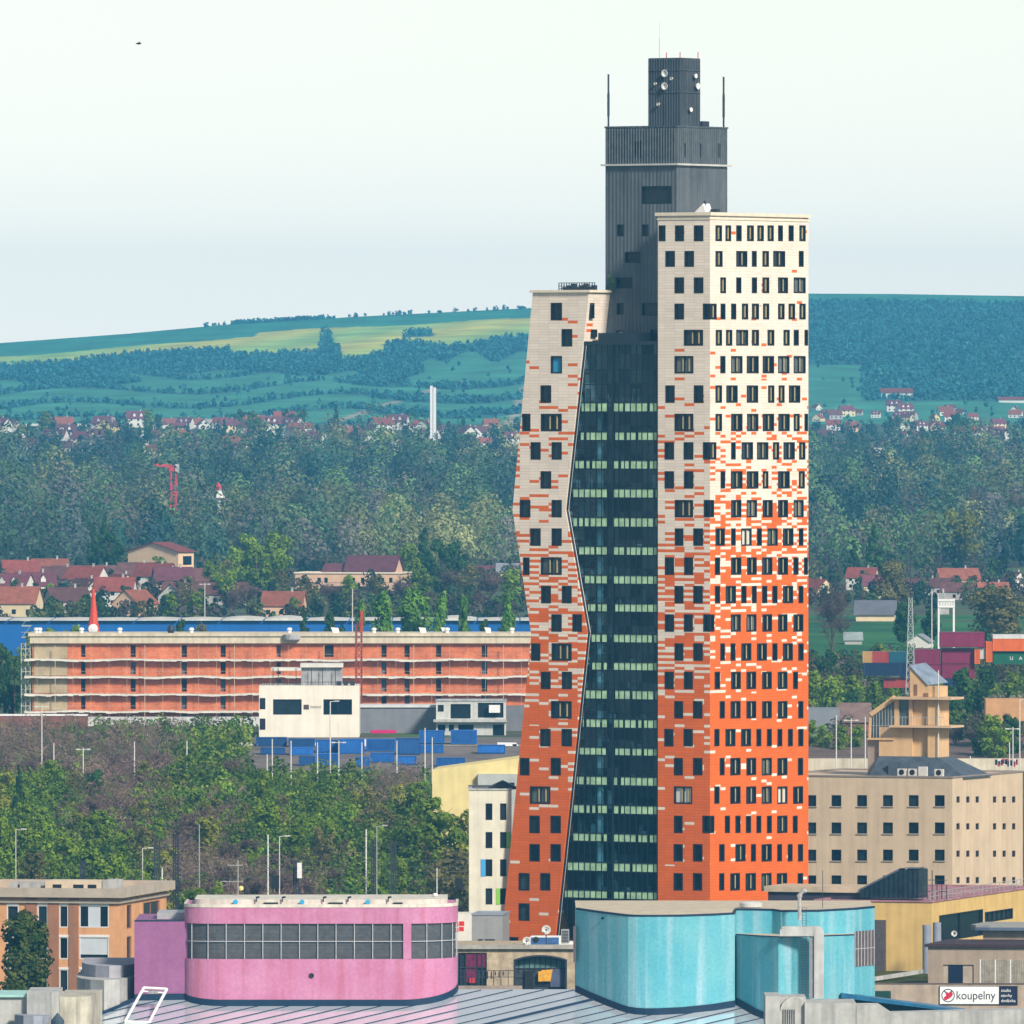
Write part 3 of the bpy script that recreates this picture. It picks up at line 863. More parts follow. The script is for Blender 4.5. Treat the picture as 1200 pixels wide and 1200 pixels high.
M_mull = mat('dark_mullion_metal', (.008, .014, .02), .4, 0)
mu = MB()
spv = [(473, 481.5), (507.3, 515), (540.7, 548.5), (574, 582.3), (607.7, 616.5), (641.7, 649.5), (675.5, 683.3), (708.7, 716), (744.3, 752), (777.3, 784.5), (810, 818.5), (844, 852), (877.5, 884.3), (911.5, 919.5), (945, 952.8), (978.5, 985.7), (1012.5, 1020.5), (1045.5, 1052.5)]
zsp = [(T.front(720, b)[1], T.front(720, a)[1]) for a, b in spv]
heavy = [T.front(u, 700)[0] for u in (716.5, 769)]
step = .86
xs = [heavy[0] - step*k for k in range(1, 13)] + [heavy[0] + step*k for k in range(1, 7)]
def clipz(x):
    """parts of a vertical line at x that lie right of the slanting edge"""
    out, cur, z = [], None, ZT
    while z <= zg1:
        ok = gx(z) < x - .05
        if ok and cur is None: cur = z
        if not ok and cur is not None: out.append((cur, z)); cur = None
        z += .4
    if cur is not None: out.append((cur, zg1))
    return out
for i, x in enumerate(xs):
    for za, zc in clipz(x): mu.box(x - .035, x + .035, REC - .07, REC - .004, za, zc)
for x in heavy:
    for za, zc in clipz(x): mu.box(x - .13, x + .13, REC - .16, REC - .004, za, zc)
for z0, z1 in zsp:
    for z in (z0 - .20, z1 + .09): mu.box(gx(z) + .04, sL - .03, REC - .1, REC - .006, z, z + .14)
for z in (T.front(720, 451)[1], T.front(720, 434)[1]): mu.box(gx(z) + .04, sL - .03, REC - .1, REC - .006, z, z + .14)
for za, zc in zip(zs[:-1], zs[1:]):
    mu.bar((gx(za) + .14, REC - .12, za), (gx(zc) + .14, REC - .12, zc), .26)
mu.build('mullions', M_mull, gf)
ec = MB()
for za, zc in zip(zs[:-1], zs[1:]):
    if za < zg1: ec.bar((gx(za) + .36, REC - .26, za), (gx(zc) + .36, REC - .26, zc), .07)
ec.build('edge_strip', M_steel, gf)
M_sp = mat('green_glass_spandrel', (.40, .62, .38), .25, .25, .9, spec=.5)
for z0, z1 in zsp:
    sl, sr_ = MB(), MB(); x = heavy[0] - step*12
    lo = max(gx(z0), gx(z1)) + .45
    while x < sL:
        a, b = x + .07, x + step - .09
        q_ = rng.random(); a += .25 if q_ < .13 else 0; b -= .2 if q_ > .9 else 0
        if b > lo + .15 and b < sL - .1 and abs((a + b)/2 - heavy[0] + .43) > .3:
            (sl if x < heavy[0] - .1 else sr_).box(max(a, lo), b, REC - .035, REC - .004, z0 - .05, z1 + .08)
        x += step
    for q_ in (sl, sr_):
        if q_.v: q_.build('spandrel_row', M_sp, gf)
# rooms behind the glass
inn = MB(); M_room = mat('dim_office_interior', (.035, .05, .065), .8, .5, .5)
xl = min(gr(z) for z in zs) + .2
for (z0, z1) in zsp:
    inn.box(gx(z0) + .1, sL - .06, REC + .35, 6.5, z0 - .1, z0 + .5)
inn.box(gx(zg1) - 6, sL - .05, 6.6, 6.7, ZT, zg1 - .2)
inn.build('office_floors', M_room, gf)
cl = MB(); xc = T.front(703, 700, .9)[0]
for (z0, z1), (z2, z3) in zip(zsp[1:], zsp[:-1]): cl.box(xc - .33, xc + .33, REC + .35, REC + .75, z0 + .5, z2 - .1)
cl.build('office_columns', mat('pale_office_column', (.66, .80, .74), .6, .1), gf)
fu = MB()
for (z0, z1) in zsp:
    for k in range(13):
        x = rng.uniform(gx(z0) + .8, sL - .8); w = rng.uniform(.15, .7)
        fu.box(x, x + w, REC + .5, REC + .9, z0 + .5, z0 + .5 + rng.choice([.5, .8, .8, 1.1, 1.6, 2.3]), rng.choice([0, 0, 0, 1, 1, 1, 1, 2]))
fu.build('office_furniture', [mat('office_cabinet', (.20, .26, .26), .6, .1), mat('office_desk', (.05, .08, .10), .6, .1), mat('office_paper', (.5, .52, .5), .6, .1)], gf)
cap = MB(); cap.box(gx(zg1) - .3, sL - .01, REC - .35, 5., zg1 + .003, zg1 + .45)
cap.box(gx(zg1) + 1.2, sL - 2.2, 1.6, 4.6, zg1 + .453, zg1 + 1.5)
cap.build('glass_roof', mat('dark_roof_metal', (.02, .03, .04), .5, .15), gf)

# the grey core
T0 = 5.
c0, c1 = T.front(709.5, 280, T0)[0], T.front(793, 280, T0)[0]
cd = T.side(852.3, 200, c1)[0] - T0
zc0 = T.front(793, 149, T0)[1]
corew = [(752, 787, 218, 239), (723, 731, 263, 277), (752, 760, 263, 277), (732, 750, 295, 308), (722, 741, 325, 338), (722.5, 731, 355, 369), (752, 772, 355, 370), (722, 731, 387, 397), (762, 770, 386, 395), (742, 752, 165, 185)]
slots = [(801.5, 804, 168, 185), (820, 822.8, 168, 185), (841, 844, 168, 185)]
cf = [T.frect(a, b, v0, v1, T0) for a, b, v0, v1 in corew]
cs = [T.srect(a, b, v0, v1, c1) for a, b, v0, v1 in slots]
cb = MB(); shell(cb, c0, c1, T0, T0 + cd, ZT, zc0, cf, cs, (), .45)
core = cb.build('grey_core', M_core, tower)
for i, h in enumerate(cf):
    window(core, 'f', T0, h, M_frame, M_blind if i == 7 else M_pane, fw=.13, dep=.35, mull=2 if i == 9 else 0, trans=(i == 9))
for h in cs: window(core, 's', c1, h, M_frame, M_pane, fw=.06, dep=.3)
lb = MB(); zl = T.front(793, 193.5, T0)[1]
ring(lb, c0, c1, T0, T0 + cd, zl, zl + .22, .45, -.003)
lb.build('ledge', mat('pale_ledge_metal', (.5, .5, .48), .5, .1), core)
cp = MB(); ring(cp, c0, c1, T0, T0 + cd, zc0 + .003, zc0 + .22, .1, .4); cp.build('coping', M_core2, core)
# bright vertical louvres of the plant floor
lv = MB()
for k in range(26):
    x = c0 + .25 + (c1 - c0 - .5)*k/25
    lv.box(x - .045, x + .045, T0 - .14, T0 - .004, zl + .25, zc0 - .1)
for k in range(26):
    y = T0 + .25 + (cd - .5)*k/25
    lv.box(c1 + .004, c1 + .10, y - .04, y + .04, zl + .25, zc0 - .1)
lv.build('louvre_fins', mat('louvre_metal', (.125, .142, .155), .5, .2, 1.), core)
# stack on the core
T1 = 6.5
k0, k1 = T.front(760.5, 100, T1)[0], T.front(797, 100, T1)[0]
kd = T.side(819.5, 100, k1)[0] - T1
zk1 = T.front(797, 67.5, T1)[1]
sb_ = MB(); sb_.box(k0, k1, T1, T1 + kd, zc0 + .005, zk1)
for k in range(13):
    x = k0 + (k1 - k0)*k/12; sb_.box(x - .05, x + .05, T1 - .10, T1 - .003, zc0 + .2, zk1 - .05)
    y = T1 + kd*k/12; sb_.box(k1 + .003, k1 + .10, y - .05, y + .05, zc0 + .2, zk1 - .05)
for z in (zk1 - 1.6, zk1 - 4.4): 
    sb_.box(k0 - .02, k1 + .16, T1 - .17, T1 - .12, z, z + .12); sb_.box(k1 + .12, k1 + .16, T1, T1 + kd, z, z + .12)
stack = sb_.build('roof_stack', M_core2, tower)
def dish(u, v, r, side=False, m=M_white):
    d = MB()
    if not side:
        x, z = T.front(u, v, T1 - .5); d.lathe((x, T1 - .2, z), [(0, 0), (r*.7, .12), (r, .4), (r*.96, .42), (r*.6, .25), (0.01, .2)], 18, axis='y')
    else:
        y, z = T.side(u, v, k1 + .5); d.lathe((k1 + .15, y, z), [(0, 0), (r*.7, .12), (r, .4), (r*.96, .42), (r*.6, .25), (0.01, .2)], 18, axis='x')
    d.build('dish_antenna', m, stack, smooth=True)
for q in ((779, 86, .48), (779, 101, .48), (771.5, 122, .22), (787, 92, .2), (768, 98, .2)): dish(*q)
for q in ((810, 128.5, .3), (815.5, 89, .3), (818, 101, .42)): dish(*q, side=True)
an = MB(); x, z = T.front(773, 67, T1 + 1)
an.bar((x, T1 + 1, zk1 - .2), (x, T1 + 1, T.front(773, 45, T1 + 1)[1]), .13, n=6); an.bar((x, T1 + 1, T.front(773, 45, T1 + 1)[1]), (x, T1 + 1, T.front(773, 26, T1 + 1)[1]), .05, n=6)
an.build('whip_antenna', M_pole, stack)
sa = MB()
for u in (781, 797, 818): 
    x, z = T.front(u, 66, T1 + .8); sa.bar((x, T1 + .8, zk1 - .1), (x, T1 + .8, zk1 + .7), .08)
sa.build('roof_rods', mat('red_paint', (.5, .06, .03), .5, .1), stack)
for u, tt, vv in ((713, T0 + .4, 87), (848, None, 90)):
    if tt is not None: x, y = T.front(u, 120, tt)[0], tt
    else: x, y = c1 - .4, T.side(u, 120, c1 - .4)[0]
    b = MB(); zt = Z(vv, T.cy + T.es[1]*x + T.et[1]*y)
    b.bar((x, y, zc0 + .2), (x, y, zt), .24, n=8); b.bar((x, y, zc0 + 1.5), (x, y, zc0 + 4.4), .32, n=8)
    b.build('mast', M_darkpole, core)
bx_ = MB(); y = T.side(825, 146, c1 - .5)[0]; bx_.box(c1 - 1.5, c1 - .4, y - .5, y + 1.1, zc0 + .23, zc0 + .9); bx_.build('roof_box', M_darkpole, core)
# bits on the main wing's roof
x, _ = T.front(821, 246, 2.5)
tb = MB(); tb.poly([(x - .9, 2.5, zTop + .45), (x + .35, 2.5, zTop + 1.55), (x + .75, 2.5, zTop + .45)]); tb.poly([(x + .35, 2.5, zTop + 1.55), (x + .75, 2.5, zTop + .45), (x + .8, 4.0, zTop + .45), (x + .4, 4., zTop + 1.55)]); tb.poly([(x - .9, 2.5, zTop + .45), (x + .35, 2.5, zTop + 1.55), (x + .4, 4., zTop + 1.55), (x - .9, 4., zTop + .45)])
tb.build('roof_hatch', M_white, main)
vb = MB(); x, _ = T.front(826, 240, 3.); vb.bar((x, 3, zTop), (x, 3, zTop + 1.9), .3, n=8); x2 = x + 1.2; vb.box(x2 - .4, x2 + .6, 3., 3.8, zTop + .43, zTop + .85); vb.build('roof_vent', M_darkpole, main)
bs = MB(); x = gr(zW) + .4; bs.v += [tuple(p) for p in quads(np.random.default_rng(3).normal(size=(70, 3))*np.array([.35, .3, .55]) + np.array([x + .2, 4.4, zW + 1.2]), np.full(70, .16), np.random.default_rng(4))]
bs.f += [(4*k, 4*k+1, 4*k+2, 4*k+3) for k in range(70)]; bs.m += [0]*70; bs.build('roof_plant', M_leaf['dark'], wing)
# ------------------------------------------------------------------ foreground: shopping hall with its metal roof, pink and blue volumes
def roofz(x, y): return -1.15 + .30*(y - 1385)
def paint(name, col, stain, sc, streak):
    m = mat(name, col, .62, .16, .16, streak=streak, bump=.05)
    return m
def stained(name, col, alt, rust, lo=.42, hi=.66, sc=.22):
    """painted render: broad faded patches, runs of dirt from the top"""
    m = bpy.data.materials.new(name); nt, n, l, b = nodes_of(m)
    tc = n.new('ShaderNodeTexCoord')
    a = n.new('ShaderNodeTexNoise'); a.inputs['Scale'].default_value = sc; a.inputs['Detail'].default_value = 8; a.inputs['Roughness'].default_value = .62
    l.new(tc.outputs['Object'], a.inputs['Vector'])
    r1 = n.new('ShaderNodeMapRange'); r1.inputs[1].default_value = lo; r1.inputs[2].default_value = hi; l.new(a.outputs[0], r1.inputs[0])
    m1 = n.new('ShaderNodeMix'); m1.data_type = 'RGBA'; m1.inputs['A'].default_value = (*col, 1); m1.inputs['B'].default_value = (*alt, 1); l.new(r1.outputs[0], m1.inputs['Factor'])
    mp = n.new('ShaderNodeMapping'); mp.inputs['Scale'].default_value = (.9, .9, .05); l.new(tc.outputs['Object'], mp.inputs['Vector'])
    s = n.new('ShaderNodeTexNoise'); s.inputs['Scale'].default_value = 1.; s.inputs['Detail'].default_value = 6; l.new(mp.outputs[0], s.inputs['Vector'])
    r2 = n.new('ShaderNodeMapRange'); r2.inputs[1].default_value = .47; r2.inputs[2].default_value = .72; r2.inputs[4].default_value = .7; l.new(s.outputs[0], r2.inputs[0])
    m2 = n.new('ShaderNodeMix'); m2.data_type = 'RGBA'; m2.inputs['B'].default_value = (*rust, 1); l.new(m1.outputs['Result'], m2.inputs['A']); l.new(r2.outputs[0], m2.inputs['Factor'])
    # fine grain and faint panel joints
    g_ = n.new('ShaderNodeTexNoise'); g_.inputs['Scale'].default_value = 3.; g_.inputs['Detail'].default_value = 5; l.new(tc.outputs['Object'], g_.inputs['Vector'])
    r3 = n.new('ShaderNodeMapRange'); r3.inputs[1].default_value = .3; r3.inputs[2].default_value = .7; r3.inputs[3].default_value = .9; r3.inputs[4].default_value = 1.08; l.new(g_.outputs[0], r3.inputs[0])
    vm = n.new('ShaderNodeVectorMath'); vm.operation = 'SCALE'; l.new(m2.outputs['Result'], vm.inputs[0]); l.new(r3.outputs[0], vm.inputs['Scale'])
    l.new(vm.outputs[0], b.inputs['Base Color']); b.inputs['Roughness'].default_value = .6; b.inputs['Specular IOR Level'].default_value = .25
    return m
M_pink = stained('pink_render', (.47, .175, .31), (.51, .22, .36), (.40, .10, .16))
M_purple = stained('purple_render', (.245, .092, .215), (.28, .11, .24), (.23, .08, .18))
M_teal = stained('turquoise_render', (.085, .36, .45), (.17, .45, .48), (.34, .50, .57), .36, .7, .11)
# standing seam roof
def seam_roof():
    m = bpy.data.materials.new('white_seamed_metal'); nt, n, l, b = nodes_of(m)
    tc = n.new('ShaderNodeTexCoord'); no = n.new('ShaderNodeTexNoise'); no.inputs['Scale'].default_value = .4; no.inputs['Detail'].default_value = 5; l.new(tc.outputs['Object'], no.inputs['Vector'])
    r = n.new('ShaderNodeMapRange'); r.inputs[3].default_value = .84; r.inputs[4].default_value = 1.02; l.new(no.outputs[0], r.inputs[0])
    vm = n.new('ShaderNodeVectorMath'); vm.operation = 'SCALE'; vm.inputs[0].default_value = (.82, .88, .93); l.new(r.outputs[0], vm.inputs['Scale']); l.new(vm.outputs[0], b.inputs['Base Color'])
    b.inputs['Metallic'].default_value = .6; b.inputs['Roughness'].default_value = .12; b.inputs['Specular IOR Level'].default_value = .8
    return m
M_seam = seam_roof()
hall = thing('shopping_hall', 'low hall with glossy white seamed metal roof between pink and turquoise buildings', 'hall', (0, 1360, -10))
hx0, hx1, hy0, hy1 = X(101, 1380), 36., 1366., 1390.
rb = MB()
rpts = [(X(60, 1366), hy0), (hx1, hy0), (hx1, hy1), (X(690, 1390), hy1), (X(520, 1390), hy1), (X(157, 1386), 1386.2), (hx0, 1379.8)]
def loc(mbp): return mbp
rb.prism([(x, y - 1360) for x, y in rpts], lambda x, y: roofz(x, y + 1360) - .35, lambda x, y: roofz(x, y + 1360))
rb.build('roof', M_seam, hall)
wbx = MB(); wbx.prism([(x*.99, (y - 1378)*.96 + 18) for x, y in rpts], -12, lambda x, y: roofz(x, y + 1360) - .45, 0); wbx.build('wall', M_conc2, hall)
se = MB()
def inside(x, y):
    c = False; P = rpts; j = len(P) - 1
    for i in range(len(P)):
        if (P[i][1] > y) != (P[j][1] > y) and x < (P[j][0] - P[i][0])*(y - P[i][1])/(P[j][1] - P[i][1]) + P[i][0]: c = not c
        j = i
    return c
dxs, dys = math.sin(R(56.5)), math.cos(R(56.5))
for k in range(-26, 26):
    ox, oy = X(543, 1381.2), 1381.2 + k*2.36
    cur = None; t = -70.
    while t < 70:
        p = (ox + dxs*t, oy + dys*t)
        ok = inside(*p)
        if ok and cur is None: cur = p
        if (not ok) and cur is not None:
            q = (p[0] - dxs*.8, p[1] - dys*.8)
            w = .34 if k == -2 else .09
            se.bar((cur[0], cur[1] - 1360, roofz(*cur) + .05), (q[0], q[1] - 1360, roofz(*q) + .05), w)
            cur = None
        t += .4
se.build('roof_seams', M_navy, hall)
ed = MB()
for a, b in ((rpts[6], rpts[0]), (rpts[5], rpts[6])):
    ed.bar((a[0], a[1] - 1360, roofz(*a) + .05), (b[0], b[1] - 1360, roofz(*b) + .05), .55)
ed.build('roof_edge', M_navy, hall)

# pink drum
def spath(pts): return pts
pk = thing('pink_building', 'pink rounded building with a grey louvre band under a cream roof edge', 'building', (X(380, 1390), 1390, -10))
px0, px1 = X(217, 1391), X(536.5, 1395)
path = [(px0, 1399)] + arc(px0 + 4.6, 1387.2, 4.6, 2.7, 180, 270, 12) + [(X(u, 1384.5), 1384.5) for u in (300, 345, 390, 435, 465)] + arc(px1 - 6.6, 1390.3, 6.6, 5.8, 270, 360, 14) + [(px1, 1400)]
ox, oy = X(380, 1390), 1390
PP = [(x - ox, y - oy) for x, y in path]
zA = Z(1061, 1384.5); zB1, zB0 = Z(1082.5, 1384.5), Z(1124, 1384.5)
wl_ = MB()
wl_.strip(PP, -10, zB0); wl_.strip(PP, zB1, zA)
for a, b in ((zB0, zB0), (zB1, zB1)):
    A, B = PP, offset(PP, -.4)
    for i in range(len(PP) - 1): wl_.poly([(A[i][0], A[i][1], a), (A[i+1][0], A[i+1][1], a), (B[i+1][0], B[i+1][1], a), (B[i][0], B[i][1], a)])
up = [p for p in PP if X(470, 1384.5) - ox <= p[0] <= 1e9]
# pier between the two louvre bands
pxa, pxb = X(472.5, 1384.5) - ox, X(482, 1384.5) - ox
ypi = 1384.5 - oy
wl_.box(pxa, pxb, ypi + .003, ypi + .5, zB0 + .002, zB1 - .002)
wl_.poly([(x, y, zA) for x, y in PP])
wl_.build('wall', M_pink, pk)
M_louv = mat('grey_louvre', (.085, .088, .095), .5, .2, 2., metal=.1)
M_lfr = mat('louvre_frame', (.40, .40, .42), .5, .1)
lo_ = MB(); lo_.strip(PP, zB0, zB1, 0, -.3); 
for k in range(9):
    z = zB0 + (zB1 - zB0)*(k + .5)/9
    lo_.strip(PP, z, z + .14, 0, -.26)
lo = lo_.build('louvre_band', M_louv, pk)
fm = MB(); Q = offset(PP, -.12)
def at_path(P, s):
    for a, b in zip(P[:-1], P[1:]):
        L = math.hypot(b[0]-a[0], b[1]-a[1])
        if s <= L: return (a[0] + (b[0]-a[0])*s/L, a[1] + (b[1]-a[1])*s/L)
        s -= L
    return P[-1]
tot = sum(math.hypot(b[0]-a[0], b[1]-a[1]) for a, b in zip(Q[:-1], Q[1:]))
s = 25.
k = 0
s = .8
while s < tot:
    p = at_path(Q, s)
    if not (pxa - .2 < p[0] < pxb + .2): fm.bar((p[0], p[1], zB0), (p[0], p[1], zB1), .10)
    s += 2.12
zm = (zB0 + zB1)/2
for a, b in zip(Q[:-1], Q[1:]):
    if math.hypot(b[0]-a[0], b[1]-a[1]) > .01: fm.bar((a[0], a[1], zm), (b[0], b[1], zm), .09)
fm.build('louvre_frame', M_lfr, lo)
sk = MB()
sk.strip(PP, lambda x, y: roofz(x + ox, y + oy) - .3, lambda x, y: roofz(x + ox, y + oy) + .72, 0, .10)
A, B = offset(PP, .10), PP
for i in range(len(PP) - 1):
    f = lambda p: (p[0], p[1], roofz(p[0] + ox, p[1] + oy) + .72)
    sk.poly([f(A[i]), f(A[i+1]), f(B[i+1]), f(B[i])])
sk.build('skirting', M_navy, pk)
cp = MB(); zC = Z(1053.5, 1387)
C1 = offset(PP, -1.2)
cp.strip(C1, zA, zC, 0); cp.poly([(x, y, zC) for x, y in C1])
cp.strip(PP, zA - .25, zA + .12, 0, .06); cp.strip(PP, zA - .25, zA + .12, 0, -.25)
A, B = offset(PP, .06), offset(PP, -.25)
for i in range(len(PP) - 1): cp.poly([(A[i][0], A[i][1], zA + .12), (A[i+1][0], A[i+1][1], zA + .12), (B[i+1][0], B[i+1][1], zA + .12), (B[i][0], B[i][1], zA + .12)])
cp.build('roof_edge', mat('cream_roof_edge', (.66, .62, .53), .7, .12, .6, streak=.25), pk)
M_bluep = mat('blue_lamp_glass', (.05, .35, .60), .3, .05)
for u in (276, 300.5, 331, 354, 408, 431, 379, 455):
    x = X(u, 1385.4) - ox; y = 1385.4 - oy
    b = MB()
    if u in (354, 431, 276): b.lathe((x, y - .1, Z(1057, 1385)), [(0.01, 0), (.28, .02), (.3, .2), (0.01, .22)], 12, axis='y'); b.build('roof_lamp', M_bluep, pk)
    else: b.bar((x, y, zC - .3), (x, y, zC + .3), .12); b.bar((x, y, zC + .22), (x + .3, y - .3, zC + .32), .2); b.build('roof_hook', M_darkpole, pk)
for u0, u1 in ((309, 326), (385, 402), (461, 472)):
    b = MB(); b.box(X(u0, 1385.3) - ox, X(u1, 1385.3) - ox, 1385.3 - oy, 1385.6 - oy, Z(1059.2, 1385.3), Z(1057.6, 1385.3)); b.build('roof_slot', M_dark, pk)
b = MB(); x = X(365, 1384.4) - ox; b.lathe((x, 1384.48 - oy, Z(1143.5, 1384)), [(.01, 0), (.26, .0), (.3, .1), (.2, .12), (.01, .02)], 12, axis='y'); b.build('vent_pipe', M_dark, pk)
# dishes and little aerials on its roof
b = MB(); x, y = X(510, 1394) - ox, 1394 - oy
b.lathe((x, y, Z(1051, 1394)), [(.01, 0), (.25, .05), (.32, .2), (.25, .4), (.01, .45)], 12); b.bar((x, y, zC), (x, y, Z(1051, 1394)), .1); b.build('roof_dome', M_white, pk, smooth=True)
# purple side block
pb_ = thing('purple_block', 'flat purple block adjoining the left end of the pink building', 'building', (X(157.5, 1386.3), 1386.3, -10))
W0 = X(217, 1391) - X(157.5, 1386.3)
b = MB(); zt = Z(1079.5, 1386.3)
b.prism([(0, 0), (W0 + .5, .3), (W0 + .5, 20), (0, 20)], -10, zt); b.build('wall', M_purple, pb_)
b = MB(); b.strip([(0, 0), (W0, .29)], zt - .003, zt + .12, 0, .08); b.poly([(0, -.08, zt + .12), (W0, .21, zt + .12), (W0, 1.3, zt + .12), (0, 1, zt + .12)]); b.build('coping', M_navy, pb_)
b = MB(); b.strip([(0, 0), (W0, .29)], lambda x, y: roofz(x + X(157.5, 1386.3), y + 1386.3) - .4, lambda x, y: roofz(x + X(157.5, 1386.3), y + 1386.3) + .75, 0, .1); b.build('skirting', M_navy, pb_)
b = MB(); b.box(W0 - 3.3, W0 + .3, 6, 14, zt, Z(1067.5, 1397)); b.build('roof_plant_box', M_steel, pb_)

# turquoise building
tq = thing('turquoise_building', 'turquoise building of flat and curved walls with a grey duct on its front', 'building', (X(760, 1375), 1375, -10))
ox2, oy2 = X(760, 1375), 1375
rel = lambda P: [(x - ox2, y - oy2) for x, y in P]
zt0 = 9.2
ztf = lambda x, y: zt0 + min(max(y + oy2 - 1382, 0)*.07, .55)
zt = zt0 + .55
main_path = [(X(675, 1389.2), 1389.2), (X(690, 1387.2), 1387.2), (X(712, 1384.6), 1384.6), (X(727, 1383), 1383.), (X(736, 1382.2), 1382.2), (X(745, 1381.8), 1381.8), (X(756, 1381.6), 1381.6), (X(770, 1381.6), 1381.6), (X(800, 1382), 1382.), (X(835, 1383), 1383.), (X(861, 1384.2), 1384.2)] + \
    [(X(863, 1388.5), 1388.5), (X(905, 1388), 1388.), (X(915, 1386.7), 1386.7), (X(960, 1387), 1387.), (X(1001, 1389), 1389.), (X(1025, 1393), 1393.)]
MP = rel(main_path) + [(X(1025, 1393) - ox2, 1412 - oy2), (X(675, 1389.2) - ox2, 1412 - oy2)]
FRONTP = rel(main_path)
b = MB(); b.prism(MP, -10, ztf, 0, mt=1)
M_rooftan = mat('tan_roof_felt', (.52, .45, .33), .9, .12, .5)
b.build('wall', [M_teal, M_rooftan], tq)
b = MB(); b.strip(FRONTP, lambda x, y: ztf(x, y) - .05, lambda x, y: ztf(x, y) + .16, 0, .05); A, B = offset(FRONTP, .05), offset(FRONTP, -.3)
for i in range(len(FRONTP) - 1): b.poly([(q[0], q[1], ztf(*q) + .16) for q in (A[i], A[i+1], B[i+1], B[i])])
b.build('coping', M_navy, tq)
bump = rel([(X(862.5, 1390), 1390.), (X(863, 1385), 1385.), (X(885, 1381.4), 1381.4), (X(912, 1378.4), 1378.4), (X(913.5, 1378.4), 1378.4), (X(960, 1380.6), 1380.6), (X(1001, 1384), 1384.), (X(1001, 1390), 1390.)])
zbp = Z(1097.5, 1380.6)
b = MB(); b.prism(bump, -10, zbp, 0, mt=1); b.build('projecting_bay', [M_teal, M_rooftan], tq)
b = MB(); b.strip(bump[1:-1], zbp + .002, zbp + .12, 0, .05); A, B = offset(bump[1:-1], .05), offset(bump[1:-1], -.3)
for i in range(len(A) - 1): b.poly([(A[i][0], A[i][1], zbp + .12), (A[i+1][0], A[i+1][1], zbp + .12), (B[i+1][0], B[i+1][1], zbp + .12), (B[i][0], B[i][1], zbp + .12)])
b.build('bay_coping', M_navy, tq)
sk = MB(); SKP = FRONTP[:11]
rz2 = lambda x, y: roofz(x + ox2, y + oy2)
sk.strip(SKP, lambda x, y: rz2(x, y) - .3, lambda x, y: rz2(x, y) + .75, 0, .12)
A = offset(SKP, .12)
for i in range(len(SKP) - 1): sk.poly([(A[i][0], A[i][1], rz2(*A[i]) + .75), (A[i+1][0], A[i+1][1], rz2(*A[i+1]) + .75), (SKP[i+1][0], SKP[i+1][1], rz2(*SKP[i+1]) + .75), (SKP[i][0], SKP[i][1], rz2(*SKP[i]) + .75)])
SKB = bump[1:4]
sk.strip(SKB, lambda x, y: rz2(x, y) - .3, lambda x, y: rz2(x, y) + .85, 0, .12)
sk.build('skirting', M_navy, tq)
# brown grille at the right end
g0, g1 = FRONTP[-2], FRONTP[-1]
b = MB(); zg0, zg1_ = Z(1132, 1391), Z(1090.5, 1391)
b.strip([(g0[0] + (g1[0]-g0[0])*.02, g0[1] + (g1[1]-g0[1])*.02), g1], zg0, zg1_, 0, .04)
gr_ = b.build('grille', mat('brown_grille', (.11, .085, .08), .6, .2, 2.), tq)
b = MB()
for k in range(7):
    t = .04 + .94*k/6; x, y = g0[0] + (g1[0]-g0[0])*t, g0[1] + (g1[1]-g0[1])*t - .12
    b.bar((x, y, zg0), (x, y, zg1_), .09)
b.bar((g0[0], g0[1] - .12, (zg0 + zg1_)/2), (g1[0], g1[1] - .12, (zg0 + zg1_)/2), .09)
b.build('grille_bars', M_lfr, gr_)
# duct: rises in front of the bay and bends back over it
M_duct = mat('pale_duct_metal', (.50, .50, .48), .55, .12, .8, streak=.2)
b = MB(); Yd = 1377.2
x0, x1 = X(954, Yd) - ox2, X(965.5, Yd) - ox2
zt_, zb__ = Z(1085.5, Yd), Z(1170, Yd)
yb, yf = Yd - oy2, Yd - oy2 - .0
w = x1 - x0
b.box(x0, x1, yb, yb + .9, zb__, zt_ - w*.7)
cz = zt_ - w*.7
pts = [(x1 - w*.7 + w*.7*math.cos(R(a)), cz + w*.7*math.sin(R(a))) for a in range(0, 91, 15)]
i0 = len(b.v)
prof = [(x0, cz)] + pts + [(x0, zt_)]
b.poly([(x, yb, z) for x, z in prof]); b.poly([(x, yb + .9, z) for x, z in prof])
for (xa, za), (xb_, zb2) in zip(prof[1:-1], prof[2:]): b.poly([(xa, yb, za), (xb_, yb, zb2), (xb_, yb + .9, zb2), (xa, yb + .9, za)])
xl_ = X(914, Yd) - ox2
b.box(xl_ + .8, x0 - .003, yb + .05, yb + .85, zt_ - 1.15, zt_ - .02)
b.box(xl_, xl_ + .8, yb + .05, yb + .85, zt_ - 1.15, zt_ - .35); b.box(xl_ + .25, xl_ + .8, yb + .05, yb + .85, zt_ - .35, zt_ - .02)
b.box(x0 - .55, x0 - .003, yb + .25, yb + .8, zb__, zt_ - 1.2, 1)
b.build('duct', [M_duct, mat('duct_shade_side', (.24, .24, .26), .6, .15, 1.)], tq)  # left strip coloured darker to give the duct a shaded side
b = MB(); xl2 = X(948, Yd) - ox2
for dx in (-.25, .2): b.bar((xl2 + dx - .5, yb + .2, Z(1168, Yd)), (xl2 + dx - .5, yb + .2, Z(1064, Yd)), .05)
for k in range(34): z = Z(1166 - k*3.1, Yd); b.bar((xl2 - .75, yb + .2, z), (xl2 - .3, yb + .2, z), .04)
b.build('ladder', M_darkpole, tq)
b = MB(); x, y = X(937, 1384) - ox2, 1384 - oy2
zz0, zz1 = Z(1078, 1384), Z(1049, 1384)
